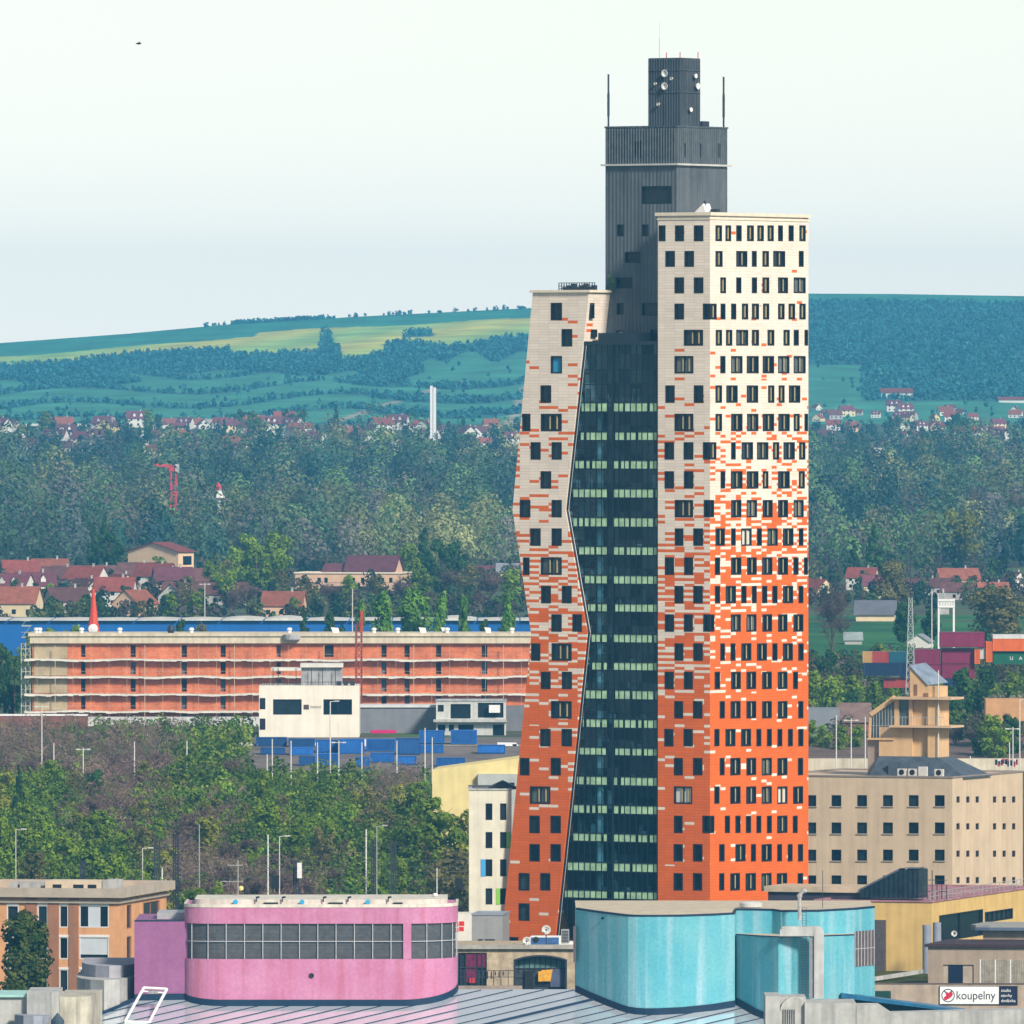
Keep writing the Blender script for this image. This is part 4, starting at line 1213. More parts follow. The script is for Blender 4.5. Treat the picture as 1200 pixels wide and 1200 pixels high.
b.lathe((x, y, 0), [(.22, zz0), (.22, zz1 - .3), (.3, zz1 - .2), (.3, zz1 + .1)], 12); b.bar((x, y, zz1), (x + .55, y, zz1 + .7), .5, n=8); b.bar((x + .5, y, zz1 + .65), (x + .75, y, zz1 + .35), .45, n=8)
b.build('chimney', mat('shiny_chimney_metal', (.62, .58, .55), .3, .15, 2., metal=.5), tq, smooth=False)
b = MB(); x, y = X(880, 1394) - ox2, 1394 - oy2
b.lathe((x, y, zt), [(1.3, 0), (1.35, .45), (1.0, .62), (.01, .7)], 20); b.build('skylight_dome', mat('grey_skylight', (.55, .56, .54), .3, .1), tq, smooth=False)
b = MB(); b.bar((X(964, 1391) - ox2, 16, zt), (X(964, 1391) - ox2, 16, Z(1020, 1391)), .07); b.build('lightning_rod', M_darkpole, tq)
b = MB(); pa = FRONTP[0]
b.box(pa[0] - .32, pa[0] - .003, pa[1] - .8, pa[1] + .1, Z(1127, 1390), Z(1085, 1390)); b.build('wall_panel', mat('brown_panel', (.10, .075, .085), .6, .1), tq)
b = MB(); x, y = X(706, 1385) - ox2, 1385.1 - oy2; b.lathe((x, y, Z(1076, 1385)), [(.01, 0), (.14, 0), (.16, .2)], 10, axis='y'); b.build('vent_pipe', M_dark, tq)
# concrete plinth in front
cpn = thing('concrete_plinth', 'pale concrete block with a rounded arch housing below the turquoise bay', 'plinth', (X(950, 1355), 1355, -10))
oxp = X(950, 1355); XX = lambda u: X(u, 1355) - oxp
b = MB(); z1 = Z(1167.5, 1355)
b.box(XX(897), XX(914), 0, 9, -10, z1); b.box(XX(914.003), XX(945), 2.2, 9, -10, z1 - .2)
b.box(XX(943), XX(1003), .0, 9, -4.2, z1 - .75); b.box(XX(943), XX(1003), 1.4, 9, -10, -4.203)
b.build('wall', M_conc, cpn)
b = MB(); prof = [(XX(913.5), -10)] + [(XX(930) + (XX(930) - XX(914.2))*math.cos(R(a)), z1 - 1.9 + 1.8*math.sin(R(a))) for a in range(180, -1, -20)] + [(XX(944), -10)]
b.poly([(x, .6, z) for x, z in prof])
for (xa, za), (xb_, zb2) in zip(prof[:-1], prof[1:]): b.poly([(xa, .6, za), (xb_, .6, zb2), (xb_, 2.3, zb2), (xa, 2.3, za)])
b.build('arched_housing', mat('pale_housing', (.5, .49, .46), .6, .15, .8, streak=.25), cpn)
b = MB()
for k in range(6): x = XX(918) + (XX(931) - XX(918))*k/5; b.bar((x, .5, -10), (x, .5, z1 - 1.5), .07)
b.build('vent_grille', M_darkpole, cpn)

# white tubular frame on the left
fr_ = thing('roof_hatch_frame', 'white tubular trapezoid frame leaning up over the metal roof', 'frame', (X(170, 1379), 1379, roofz(0, 1379)))
oxf = X(170, 1379); ff = lambda u, v, Y=1379: (X(u, Y) - oxf, Y - 1379, Z(v, Y))
b = MB(); P4 = [ff(146, 1198), ff(168.5, 1157.5, 1382.5), ff(195.5, 1159, 1382.5), ff(174, 1199)]
b.tube(P4, .34, n=8); b.bar(ff(146, 1197), ff(174, 1198), .3, n=8); b.bar(ff(166, 1161.5, 1382.2), ff(193, 1163.5, 1382.2), .2, n=8)
for q in (P4[0], P4[3]): b.bar(q, (q[0], q[1], roofz(0, 1379)), .34, n=8)
b.build('tubes', M_white, fr_)
b = MB(); c = ff(179, 1163, 1382.2); b.box(c[0] - .5, c[0] + .6, c[1] - .2, c[1] + .2, c[2] - .15, c[2] + .2); b.build('lamp_box', mat('grey_lamp_box', (.3, .3, .3), .5, .3, 3.), fr_)

# grey concrete drums and walls in the lower left corner
dr = thing('concrete_drum', 'two stepped curved grey concrete walls beside the purple block', 'concrete wall', (X(140, 1396.5), 1396.5, -10))
oxd = X(140, 1396.5); dd = lambda P: [(x - oxd, y - 1396.5) for x, y in P]
upp = dd([(X(96, 1398.5), 1398.5)] + [(X(97, 1395.5), 1395.5), (X(102, 1392.0), 1392.0), (X(112, 1389.0), 1389.0), (X(128, 1387.5), 1387.5), (X(145, 1389.0), 1389.0), (X(157, 1392.5), 1392.5)])
low = dd([(X(90, 1394.5), 1394.5)] + [(X(90.2, 1390.5), 1390.5), (X(95, 1386.5), 1386.5), (X(106, 1383.5), 1383.5), (X(122, 1382.0), 1382.0), (X(140, 1384.0), 1384.0), (X(157, 1390.5), 1390.5)])
b = MB(); b.prism(upp + [(upp[-1][0], 12), (upp[0][0], 12)], -10, Z(1131.5, 1388.5)); b.build('upper_wall', mat('cool_grey_concrete', (.36, .36, .40), .85, .12, .5, streak=.15), dr)  # upper tier slightly darker and bluer than the lower
b = MB(); b.prism(low + [(low[-1][0], 6), (low[0][0], 6)], -10, Z(1148, 1383.5)); b.build('lower_wall', M_conc, dr)
cw = thing('concrete_parapet', 'jumble of pale concrete parapet walls in the bottom corner by the tree', 'concrete wall', (X(50, 1352), 1352, -10))
oxc = X(50, 1352); XC = lambda u: X(u, 1352) - oxc
b = MB(); b.box(XC(-30), XC(30), 4, 14, -10, Z(1168.5, 1356)); b.prism([(XC(30.2), 3), (XC(60), 2), (XC(68), 3.4), (XC(68), 14), (XC(30.2), 14)], -10, Z(1162.5, 1355)); b.build('wall', M_conc, cw)
b = MB(); b.box(XC(-30), XC(31), 3.6, 14.3, Z(1168.5, 1356) + .003, Z(1165.5, 1356)); b.build('teal_coping', mat('pale_teal_sheet', (.35, .60, .55), .6, .15, .6), cw)
b = MB(); b.prism([(XC(68.2), 5), (XC(104), 7), (XC(112), 22), (XC(68.2), 22)], -10, Z(1168, 1358)); b.build('stained_wall', mat('stained_concrete', (.50, .47, .38), .85, .25, .35, bump=.1, streak=.35), cw)
b = MB(); P = [(XC(16), 2.4), (XC(17), .6), (XC(28), -1.2), (XC(40), -1.6), (XC(50), -1), (XC(57), .6)]
b.prism(P + [(XC(57), 3), (XC(16), 3)], -10, lambda x, y: Z(1189.5, 1352) - .035*max(0, (x - XC(28)))**1.7*.5); b.build('curved_wall', mat('slate_concrete', (.30, .32, .38), .8, .15, .5, streak=.2), cw)
b = MB(); b.lathe((XC(68), -1.2, 0), [(.75, -10), (.75, Z(1196, 1350)), (.01, Z(1187, 1350))], 14); b.build('vent_cap', mat('navy_vent', (.05, .075, .10), .5, .2), cw)

# brown and orange office on the left
M_or = mat('orange_render', (.66, .34, .16), .75, .10, .5, streak=.12)
M_br = mat('brown_render', (.32, .15, .085), .75, .10, .5, streak=.1)
M_yel2 = mat('light_yellow_render', (.72, .46, .22), .75, .08, .5, streak=.12)
B = Fr(138, 1440, 12)
ob = B.root('office_block', 'orange and brown office block with cornice behind the tall poplar', 'office', -10)
fw_ = []
for v0, v1 in ((1061, 1087), (1098, 1124), (1136, 1163)):
    fw_ += [(8, 22, v0, v1, 0), (44, 56, v0, v1, 0), (69.5, 80, v0, v1, 0), (93, 127.5, v0, v1, 1)]
rects = [B.frect(a, b_, c, d) for a, b_, c, d, _ in fw_]
xl0 = B.front(-60, 1100)[0]
dB = B.side(195, 1100)[0]
zBt = Z(1052, 1440)
sidew = [B.srect(148.5, 154, 1060, 1088), B.srect(148.5, 154, 1097, 1124), B.srect(168, 187, 1056, 1078)]
b = MB(); shell(b, xl0, 0, 0, dB, -10, zBt, rects, sidew, (), .3)
b.build('wall', M_or, ob)
b = MB()
for u0, u1, mm in ((56.5, 69, 0), (81, 92, 0), (30, 43, 0)):
    a0, a1, z0, z1 = B.frect(u0, u1, 1054, 1200); pbox(b, 'f', 0, a0, a1, -10, zBt - .002, -.12, -.003)
b.build('brown_piers', M_br, ob)
for k, (r_, (_, _, _, _, wide)) in enumerate(zip(rects, fw_)):
    lab = None
    w = window(ob, 'f', 0, r_, mat('white_window_frame', (.62, .62, .62), .5, .05), M_pane, fw=.12, dep=.25, mull=0)
    t_ = MB(); pbox(t_, 'f', 0, r_[0] - .05, r_[1] + .05, r_[3] - .02, r_[3] + .26, -.06, .1); t_.build('blind_box', M_white, w)
    if wide:
        t_ = MB()
        c = r_[0] + (r_[1] - r_[0])*.5
        if k == 7: pbox(t_, 'f', 0, r_[0] + .12, r_[1] - .12, r_[2] + .55, r_[3] - .05, .08, .18)
        else: pbox(t_, 'f', 0, c - .75, c + .75, r_[2] + .13, r_[3] - .05, .08, .18)
        t_.build('blind', mat('pale_grey_blind', (.52, .56, .60), .6, .05), w)
for r_ in sidew: window(ob, 's', 0, r_, M_br, M_pane, fw=.1, dep=.25, mull=1 if r_[1] - r_[0] > 3 else 0)
b = MB(); ring(b, xl0, 0, 0, dB, zBt + .003, Z(1041.5, 1440), .9, .5); ring(b, xl0, 0, 0, dB, zBt - .7, zBt - .35, .35, -.004); b.build('cornice', mat('grey_beige_cornice', (.42, .36, .29), .8, .12, .6), ob)
b = MB(); ztop = Z(1041.5, 1440)
for u0, u1, v1, m_ in ((53, 119, 1032.5, 0), (120, 135, 1031.5, 1), (10, 20, 1035, 1), (23, 46, 1035, 1)):
    a0 = B.front(u0, 1040, 3.)[0]; a1 = B.front(u1, 1040, 3.)[0]; b.box(a0, a1, 3, 7, ztop - .8, Z(v1, 1443), m_)
for u0, u1 in ((62, 72), (86, 98), (103, 113)): a0 = B.front(u0, 1040, 3.)[0]; a1 = B.front(u1, 1040, 3.)[0]; b.box(a0, a1, 2.96, 2.99, Z(1042, 1443), Z(1037, 1443), 2)
b.build('roof_cabins', [mat('cream_cabin', (.60, .50, .36), .7, .1), M_conc, M_dark], ob)

# near poplar
tree('near', 'poplar_tree', (X(28, 1405), 1405, -10), (1.15, 1.15, 1.07), 'tall dark green poplar standing before the orange office', None, .6)
# ------------------------------------------------------------------ the street wall and the arch between pink and turquoise buildings
YS = 1452
LX = lambda u, Y=YS: X(u, Y)
arcade = thing('arcade_building', 'sandstone arcade with a glazed arch and shop front below the skyscraper', 'building', (LX(606), YS, -10))
ax = lambda u: X(u, YS) - LX(606); az = lambda v: Z(v, YS)
b = MB(); zt = az(1112)
xa0, xa1, zs_, zc_ = ax(602), ax(664.5), az(1125.5), az(1120)
# wall with an arched opening
ap = [(xa0 + (xa1 - xa0)*k/14, zs_ + (zc_ - zs_)*math.sin(math.pi*k/14)**.8) for k in range(15)]
e0, e1 = ax(528), ax(700); sh0, sh1, szt = ax(528), ax(570.5), az(1116.5)
f = lambda x, z: (x, 0, z)
b.poly([f(sh1, -10), f(xa0, -10), f(xa0, zt), f(sh1, zt)]); b.poly([f(xa1, -10), f(e1, -10), f(e1, zt), f(xa1, zt)]); b.poly([f(e0, szt), f(sh1, szt), f(sh1, zt), f(e0, zt)])
for (x, z), (x2, z2) in zip(ap[:-1], ap[1:]):
    b.poly([f(x, z), f(x2, z2), f(x2, zt), f(x, zt)]); b.poly([(x, 0, z), (x2, 0, z2), (x2, 1.2, z2), (x, 1.2, z)])
b.poly([(xa1, 0, -10), (xa1, 0, zs_), (xa1, 1.2, zs_), (xa1, 1.2, -10)]); b.poly([(xa0, 0, -10), (xa0, 0, zs_), (xa0, 1.2, zs_), (xa0, 1.2, -10)])
b.poly([(e0, 0, zt), (e1, 0, zt), (e1, 22, zt), (e0, 22, zt)]); b.poly([(e0, 14, -10), (e1, 14, -10), (e1, 14, zt), (e0, 14, zt)])
b.build('wall', mat('sandstone', (.47, .38, .26), .9, .28, .9, bump=.2, streak=.15), arcade)
b = MB(); b.box(e0, e1, -.5, .8, zt + .003, zt + .5); b.build('coping', mat('grey_stone_coping', (.36, .34, .30), .85, .2, .8), arcade)
M_tunnel = mat('dim_arch_glazing', (.05, .06, .075), .3, .4, .8, spec=.5)
b = MB(); b.poly([(xa0, 1.3, -10), (xa1, 1.3, -10), (xa1, 1.3, zs_)] + [(x, 1.3, z) for x, z in ap[::-1]]); ga = b.build('arch_glazing', M_tunnel, arcade)
b = MB(); b.poly([(x, 1.22, z) for x, z in ap] + [(xa1, 1.22, zs_ - 1.0), (xa0, 1.22, zs_ - 1.0)]); b.build('arch_fanlight', mat('teal_fanlight', (.10, .20, .20), .3, .2, 1.), ga)
b = MB()
for k in range(1, 10): 
    x = xa0 + (xa1 - xa0)*k/10; b.bar((x, 1.15, zs_ - 1.6), (x, 1.15, zs_ + (zc_ - zs_)*math.sin(math.pi*k/10)**.8), .07)
for z in (zs_ - 1.0, zs_ - 2.1, zs_ - 3.1): b.bar((xa0, 1.15, z), (xa1, 1.15, z), .06)
for (p, q) in zip(ap[:-1], ap[1:]): b.bar((p[0], .05, p[1]), (q[0], .05, q[1]), .2)
b.bar((xa1 - .1, .05, -10), (xa1 - .1, .05, zs_), .2); b.bar((xa0 + .1, .05, -10), (xa0 + .1, .05, zs_), .2)
b.build('arch_frame', M_darkpole, ga)
b = MB(); b.box(ax(615), ax(625), .9, 1.1, -10, az(1138)); b.box(ax(645), ax(664), .95, 1.12, az(1157), az(1136), 1); b.build('arch_doors', [M_dark, mat('blue_grey_panel', (.08, .10, .17), .5, .2)], ga)
sg = MB(); c = (ax(639.5), .6, az(1143.5))
sg.poly([(c[0] - .75, .6, c[2] - .75), (c[0] + .6, .6, c[2] - .55), (c[0] + .85, .6, c[2] + .75), (c[0] - .5, .6, c[2] + .65)])
sg.box(c[0] - .9, c[0] + .6, .62, .9, c[2] - .7, c[2] + .5)
yo = sg.build('hanging_board', mat('yellow_orange_board', (.75, .38, .03), .5, .2, 3.), loc=(LX(606), YS, 0)); tag(yo, 'small orange yellow board hanging inside the glazed arch', 'sign')
# shop front in the same wall
b = MB(); b.poly([(sh0, .4, -10), (sh1, .4, -10), (sh1, .4, szt), (sh0, .4, szt)]); shp = b.build('shop_front', mat('dark_shop_glass', (.02, .035, .045), .15, .4, .6, spec=.5), arcade)
b = MB(); b.box(ax(546), ax(559), .25, .37, az(1151), az(1117)); b.box(ax(560), ax(570.3), .25, .37, az(1133), az(1117)); b.build('maroon_panels', mat('maroon_panel', (.16, .015, .07), .4, .4, 1.), shp)
b = MB()
for u in (540, 546, 559, 565): b.bar((ax(u), .2, -10), (ax(u), .2, szt), .1)
b.bar((sh0, .2, az(1134)), (sh1, .2, az(1134)), .12); b.build('shop_frame', M_darkpole, shp)
b = MB(); b.box(ax(550), ax(557), .1, .2, az(1152), az(1146)); b.build('red_poster', mat('red_poster', (.45, .03, .04), .5, .3, 2.), shp)
# railing in front
b = MB(); yr = -3.
rx0, rx1 = ax(536), ax(604)
for k in range(9): x = rx0 + (rx1 - rx0)*k/8; b.bar((x, yr, -10), (x, yr, az(1136)), .09)
for v in (1136, 1143.5): b.bar((rx0, yr, az(v)), (rx1, yr, az(v)), .08)
for k in range(7): x = ax(562 + k*4.6); b.bar((x, yr - .05, az(1137)), (x, yr - .05, az(1137) - rng.uniform(.4, .9)), .18)
tag(b.build('railing', M_darkpole, loc=(LX(606), YS, 0)), 'dark metal railing running along the front of the sandstone arcade', 'railing')
b = MB(); b.box(e0, ax(612), -4., -3.2, -10, az(1153.5)); tag(b.build('low_wall', mat('maroon_edged_wall', (.34, .27, .23), .8, .2, .8), loc=(LX(606), YS, 0)), 'low beige wall below the railing of the sandstone arcade', 'wall')
# things on the arcade's terrace
zte = zt + .5
def bigdish(name, u, v, r, label, Y=1452.2, stand=True):
    t = thing(name, label, 'dish antenna', (X(u, Y), Y, zte)); z = Z(v, Y)
    d = MB(); d.lathe((0, 0, z), [(.01, 0), (r*.6, .10), (r, .38), (r*.97, .42), (r*.6, .2), (.01, .12)], 24, axis='y')
    d.build('reflector', mat('dish_grey_white', (.62, .62, .58), .5, .08), t, smooth=True)
    s = MB(); s.bar((0, .1, zte), (0, .1, z), .12); s.bar((0, -.1, z - r*.7), (0, -.75, z), .05); s.bar((-.12, -.8, z), (.12, -.8, z), .18); s.build('stand', M_darkpole, t)
bigdish('satellite_dish', 640, 1089.5, .56, 'pale satellite dish standing highest on the arcade terrace')
bigdish('satellite_dish', 617, 1102.5, .5, 'pale satellite dish low at the left end of the van')
van = thing('delivery_van', 'blue and white van parked on the terrace below the zigzag wing', 'van', (X(640, 1458), 1458, zte))
vx = lambda u: X(u, 1458) - X(640, 1458); vz = lambda v: Z(v, 1458)
b = MB(); pts = [(vx(620), vz(1110)), (vx(620), vz(1099)), (vx(623), vz(1097)), (vx(659), vz(1097)), (vx(664), vz(1102)), (vx(672), vz(1104)), (vx(673), vz(1110))]
for y in (0, 2.): b.poly([(x, y, z) for x, z in pts])
for (p, q) in zip(pts, pts[1:] + pts[:1]): b.poly([(p[0], 0, p[1]), (q[0], 0, q[1]), (q[0], 2, q[1]), (p[0], 2, p[1])])
b.build('body', M_white, van)
b = MB(); b.box(vx(622), vx(655), -.03, -.003, vz(1108), vz(1098.5)); b.build('blue_side', mat('van_blue', (.05, .12, .30), .4, .2, 1.), van)
for u in (628, 665):
    w = MB(); w.lathe((vx(u), .1, zte + .35), [(.01, 0), (.34, 0), (.36, .05), (.36, .2), (.01, .22)], 16, axis='y'); w.build('wheel', M_dark, van)
b = MB(); b.box(vx(661.5), vx(666), -.03, -.003, vz(1104), vz(1099.6)); b.build('window', M_pane, van)
b = MB(); x0, x1 = X(657.5, 1456) - X(662, 1456), X(667, 1456) - X(662, 1456); b.box(x0, x1, 0, .5, 0, 1.6)
cb_ = thing('utility_cabinet', 'grey slatted cabinet standing at the right end of the van', 'cabinet', (X(662, 1455), 1455, zte)); b.build('body', M_lfr, cb_) if False else None
b = MB(); b.box(x0, x1, 0, .5, zte, zte + 1.75); b.build('body', M_conc2, cb_)
b = MB()
for k in range(8): z = zte + .2 + k*.18; b.box(x0 + .1, x1 - .1, -.04, -.003, z, z + .09)
b.build('slats', M_dark, cb_)
# grey shed, white box with the red emblem, pale annex behind
sh = Fr(589, 1490, 6); sr = sh.root('grey_shed', 'small grey shed with a strip of low windows left of the skyscraper', 'shed', -10)
b = MB(); x0 = sh.front(553, 1090)[0]; zt2 = sh.front(570, 1072.5)[1]
ws = [sh.frect(a, a + 6, 1100.5, 1110) for a in (560, 568, 574)]
shell(b, x0, 0, 0, 8, -10, zt2, ws); b.build('wall', mat('grey_sheet', (.29, .29, .29), .6, .08, .8, streak=.1), sr)
b = MB(); ring(b, x0, 0, 0, 8, zt2 + .003, zt2 + .2, .1, .4); b.build('coping', mat('blue_grey_coping', (.25, .29, .35), .5, .1), sr)
for r_ in ws: window(sr, 'f', 0, r_, M_darkpole, mat('yellowish_shop_window', (.30, .30, .20), .3, .4, 2.), fw=.1, dep=.2, mull=1)
kx = Fr(552, 1482, 0); kr_ = kx.root('white_kiosk', 'white kiosk with a red and white emblem beside the grey shed', 'kiosk', -10)
b = MB(); x0 = kx.front(522, 1090)[0]; shell(b, x0, 0, 0, 5, -10, kx.front(540, 1070.5)[1]); b.build('wall', mat('kiosk_white', (.66, .63, .56), .6, .08, .8), kr_)
M_red = mat('signal_red', (.62, .02, .02), .5, .05)
b = MB()
for u0, u1, v0, v1, dv in ((531, 537.2, 1080.5, 1085.8, .6), (538, 544, 1079.6, 1085, 0), (531.5, 537.2, 1087, 1092.3, .5), (538, 543.6, 1086.2, 1091.2, 0)):
    p = [kx.front(u0, v0 + dv), kx.front(u1, v0), kx.front(u1, v1), kx.front(u0, v1 + dv)]
    b.poly([(a, -.02, z) for a, z in p])
b.build('red_emblem', M_red, kr_)

# white block with coloured shutters
wbk = Fr(599.5, 1517.5, 0); wr = wbk.root('apartment_block', 'cream block with green and blue window shutters left of the skyscraper', 'apartment block', -10)
x0 = wbk.front(549.5, 1000)[0]; zt3 = wbk.front(580, 926)[1]
cols = ((569, 577), (586, 593.5)); rows = ((941.5, 961), (975, 994), (1007, 1027), (1041, 1060))
ws = [(wbk.frect(u0, u1, v0, v1), i, j) for j, (v0, v1) in enumerate(rows) for i, (u0, u1) in enumerate(cols)]
b = MB(); shell(b, x0, 0, 0, 14, -10, zt3, [w[0] for w in ws], (), (), .25); b.build('wall', mat('ivory_render', (.66, .62, .50), .75, .08, .5, streak=.1), wr)
b = MB(); ring(b, x0, 0, 0, 14, zt3 + .003, zt3 + .2, .12, .4); b.build('coping', M_conc, wr)
M_lime = mat('lime_shutter', (.22, .50, .06), .5, .05); M_sky = mat('blue_shutter', (.06, .32, .62), .5, .05)
for r_, i, j in ws:
    w = window(wr, 'f', 0, r_, M_frame, M_pane, fw=.1, dep=.22)
    s_ = None
    if (i, j) == (1, 1): s_ = (r_[1] + .003, r_[1] + .55, M_lime)
    if (i, j) == (1, 3): s_ = (r_[0] - .5, r_[0] - .003, M_lime)
    if (i, j) == (0, 2): s_ = (r_[0] - .6, r_[0] - .003, M_sky)
    if s_:
        t_ = MB(); t_.box(s_[0], s_[1], -.06, -.003, r_[2], r_[3]); t_.build('shutter', s_[2], w)
b = MB(); xg = wbk.front(588, 920, 4.)[0]; b.gable(xg - 1.6, xg + 1.8, 3, 6, zt3, zt3 + .1, zt3 + .9, 0, 0, .1, 'y'); b.build('roof_light', M_darkpole, wr)

# yellow sloping hall behind it
yh = Fr(640, 1800, 3); yr_ = yh.root('yellow_hall', 'yellow hall with a rising flat roofline behind the cream block', 'hall', -4)
b = MB(); p = [yh.front(506.5, 902), yh.front(640, 884)]; pb0 = yh.front(506.5, 975)
b.prism([(p[0][0], 0), (0, 0), (0, 16), (p[0][0], 16)], -6, lambda x, y: p[0][1] + (p[1][1] - p[0][1])*(x - p[0][0])/(0 - p[0][0]))
b.build('wall', mat('pale_yellow_render', (.72, .60, .27), .75, .08, .4, streak=.1), yr_)
b = MB(); q0, q1 = yh.front(560, 907, -1.2), yh.front(612, 925, -1.2); b.box(q0[0], q1[0], -1.2, -.003, -6, q0[1])
b.build('grey_annex', mat('annex_grey', (.40, .42, .40), .7, .1), yr_)
for u0, u1 in ((588, 594), (597, 603), (606, 611)):
    r_ = yh.frect(u0, u1, 917, 922, -1.2); t_ = MB(); pbox(t_, 'f', -1.2, *r_, -.04, -.003); w = t_.build('window', M_frame, yr_)
# ------------------------------------------------------------------ right foreground
M_yel = mat('yellow_ochre_render', (.66, .45, .16), .75, .10, .3, streak=.15)
yb_ = Fr(1092, 1475, 18); yb = yb_.root('yellow_building', 'ochre yellow building with a pink flat roof and a dark strip window', 'building', -10)
x0 = yb_.front(955, 1090)[0]; d = yb_.side(1215, 1090)[0]; zt = yb_.front(1090, 1058)[1]
rs_ = [yb_.srect(1100.5, 1152, 1069, 1100), yb_.srect(1154, 1187, 1066.5, 1079)]
b = MB(); shell(b, x0, 0, 0, d, -10, zt, (), rs_, (), .4, 0); b.build('wall', M_yel, yb)
b = MB(); b.poly([(x0 - .1, -.1, zt + .03), (.1, -.1, zt + .03), (.1, d, zt + .03), (x0 - .1, d, zt + .03)]); ring(b, x0, 0, 0, d, zt + .035, zt + .25, .12, .3); b.build('roof', mat('dusty_pink_roof', (.36, .18, .20), .85, .25, .5), yb)
for r_, mm in zip(rs_, (1, 5)): window(yb, 's', 0, r_, M_frame, M_pane, fw=.12, dep=.35, mull=mm)
# dark annex and the glass monopitch on its roof
b = MB(); a0, a1 = yb_.front(900, 1060, 6)[0], yb_.front(1010, 1060, 6)[0]
b.box(a0, a1, 6, 14, zt - 3, Z(1047, 1482), 0); b.box(a0 - .4, a1 + .2, 5.6, 14.2, Z(1047, 1482) + .003, Z(1040.5, 1482), 1); b.build('dark_annex', [mat('plum_dark_sheet', (.045, .035, .055), .6, .2), mat('beige_flat_roof', (.50, .40, .28), .85, .15)], yb)
gl0, gl1 = yb_.front(1008.5, 1050, 5)[0], yb_.front(1076, 1050, 5)[0]
zl0, zl1 = Z(1043, 1482), Z(1018.5, 1482)
xk = gl0 + (gl1 - gl0)*.68
b = MB(); 
for y in (5, 9.): b.poly([(gl0, y, zt + .3), (gl1, y, zt + .3), (gl1, y, zl1), (xk, y, zl1), (gl0, y, zl0)])
b.poly([(gl1, 5, zt + .3), (gl1, 9, zt + .3), (gl1, 9, zl1), (gl1, 5, zl1)])
gb = b.build('glass_lantern', mat('dark_lantern_glass', (.02, .035, .045), .12, .4, .8, spec=.6), yb)
b = MB(); b.poly([(gl0 - .2, 4.8, zl0 + .05), (xk, 4.8, zl1 + .12), (xk, 9.2, zl1 + .12), (gl0 - .2, 9.2, zl0 + .05)]); b.poly([(xk, 4.8, zl1 + .12), (gl1 + .1, 4.8, zl1 + .12), (gl1 + .1, 9.2, zl1 + .12), (xk, 9.2, zl1 + .12)])
b.poly([(gl0 - .2, 4.8, zl0 - .2), (xk, 4.8, zl1 - .15), (xk, 4.8, zl1 + .12), (gl0 - .2, 4.8, zl0 + .05)])
b.build('lantern_roof', mat('slate_blue_roof', (.085, .10, .135), .5, .1), gb)
b = MB()
for k in range(13):
    x = gl0 + (gl1 - gl0)*k/12; ztp = min(zl1, zl0 + (zl1 - zl0)*(x - gl0)/(xk - gl0)); b.bar((x, 4.95, zt + .3), (x, 4.95, ztp), .1)
b.bar((gl0, 4.95, zl0 - 1.4), (gl1, 4.95, zl0 - 1.4), .1); b.build('lantern_bars', M_mull, gb)
b = MB()
for k in range(6):
    x = gl1 + .5 + k*.62; b.bar((x, 5.2, zt + .2), (x, 5.2, zt + (4.2 if k < 3 else 3.) - .2*k), .09)
for z in (1.2, 2.6): b.bar((gl1, 5.2, zt + z), (gl1 + 3.6, 5.2, zt + z), .08)
b.build('roof_frames', M_darkpole, yb)
b = MB()
for k in range(24):
    y = 1.5 + (d - 3)*k/23; b.bar((-.6, y, zt + .2), (-.6, y, zt + 1.25), .07)
for z in (.7, 1.25): b.bar((-.6, 1.5, zt + z), (-.6, d - 1.5, zt + z), .07)
b.build('roof_railing', M_steel, yb)
b = MB(); r_ = yb_.frect(1025, 1038.5, 1078, 1142); pbox(b, 'f', 0, *r_, -.5, -.003); b.build('dark_louvre_panel', mat('brown_grey_louvre', (.10, .082, .085), .6, .2, 2.), yb)
# two grey round columns beside it
for u, vt, Y, lab in ((1086, 1084, 1462, 'thicker grey round column at the corner of the yellow building'), (1098, 1081, 1469, 'farther grey round column under the dark strip window')):
    b = MB(); b.lathe((0, 0, 0), [(.01, Z(vt, Y) + 10), (.52, Z(vt, Y) + 10), (.52, 0)], 18); tag(b.build('column', mat('blue_grey_column', (.25, .28, .34), .7, .12, .8, streak=.15), loc=(X(u, Y), Y, -10)), lab, 'column')
# grass bank and path between
b = MB(); b.poly([(X(1018, 1440), 1432, Z(1155, 1432)), (X(1092, 1440), 1432, Z(1155, 1432)), (X(1092, 1465), 1468, Z(1138, 1468)), (X(1018, 1465), 1468, Z(1138, 1468))])
gp = b.build('lawn', leaf_mat('mown_grass', (.05, .075, .012), (.11, .12, .02), .5, 0)); tag(gp, kind='structure')
b = MB(); b.bar((X(1022, 1440), 1440, Z(1147.5, 1440)), (X(1080, 1452), 1452, Z(1138.5, 1452)), .45); tag(b.build('ramp_rail', M_conc, loc=(0, 0, 0)), 'sloping pale rail crossing the small lawn by the yellow building', 'rail')
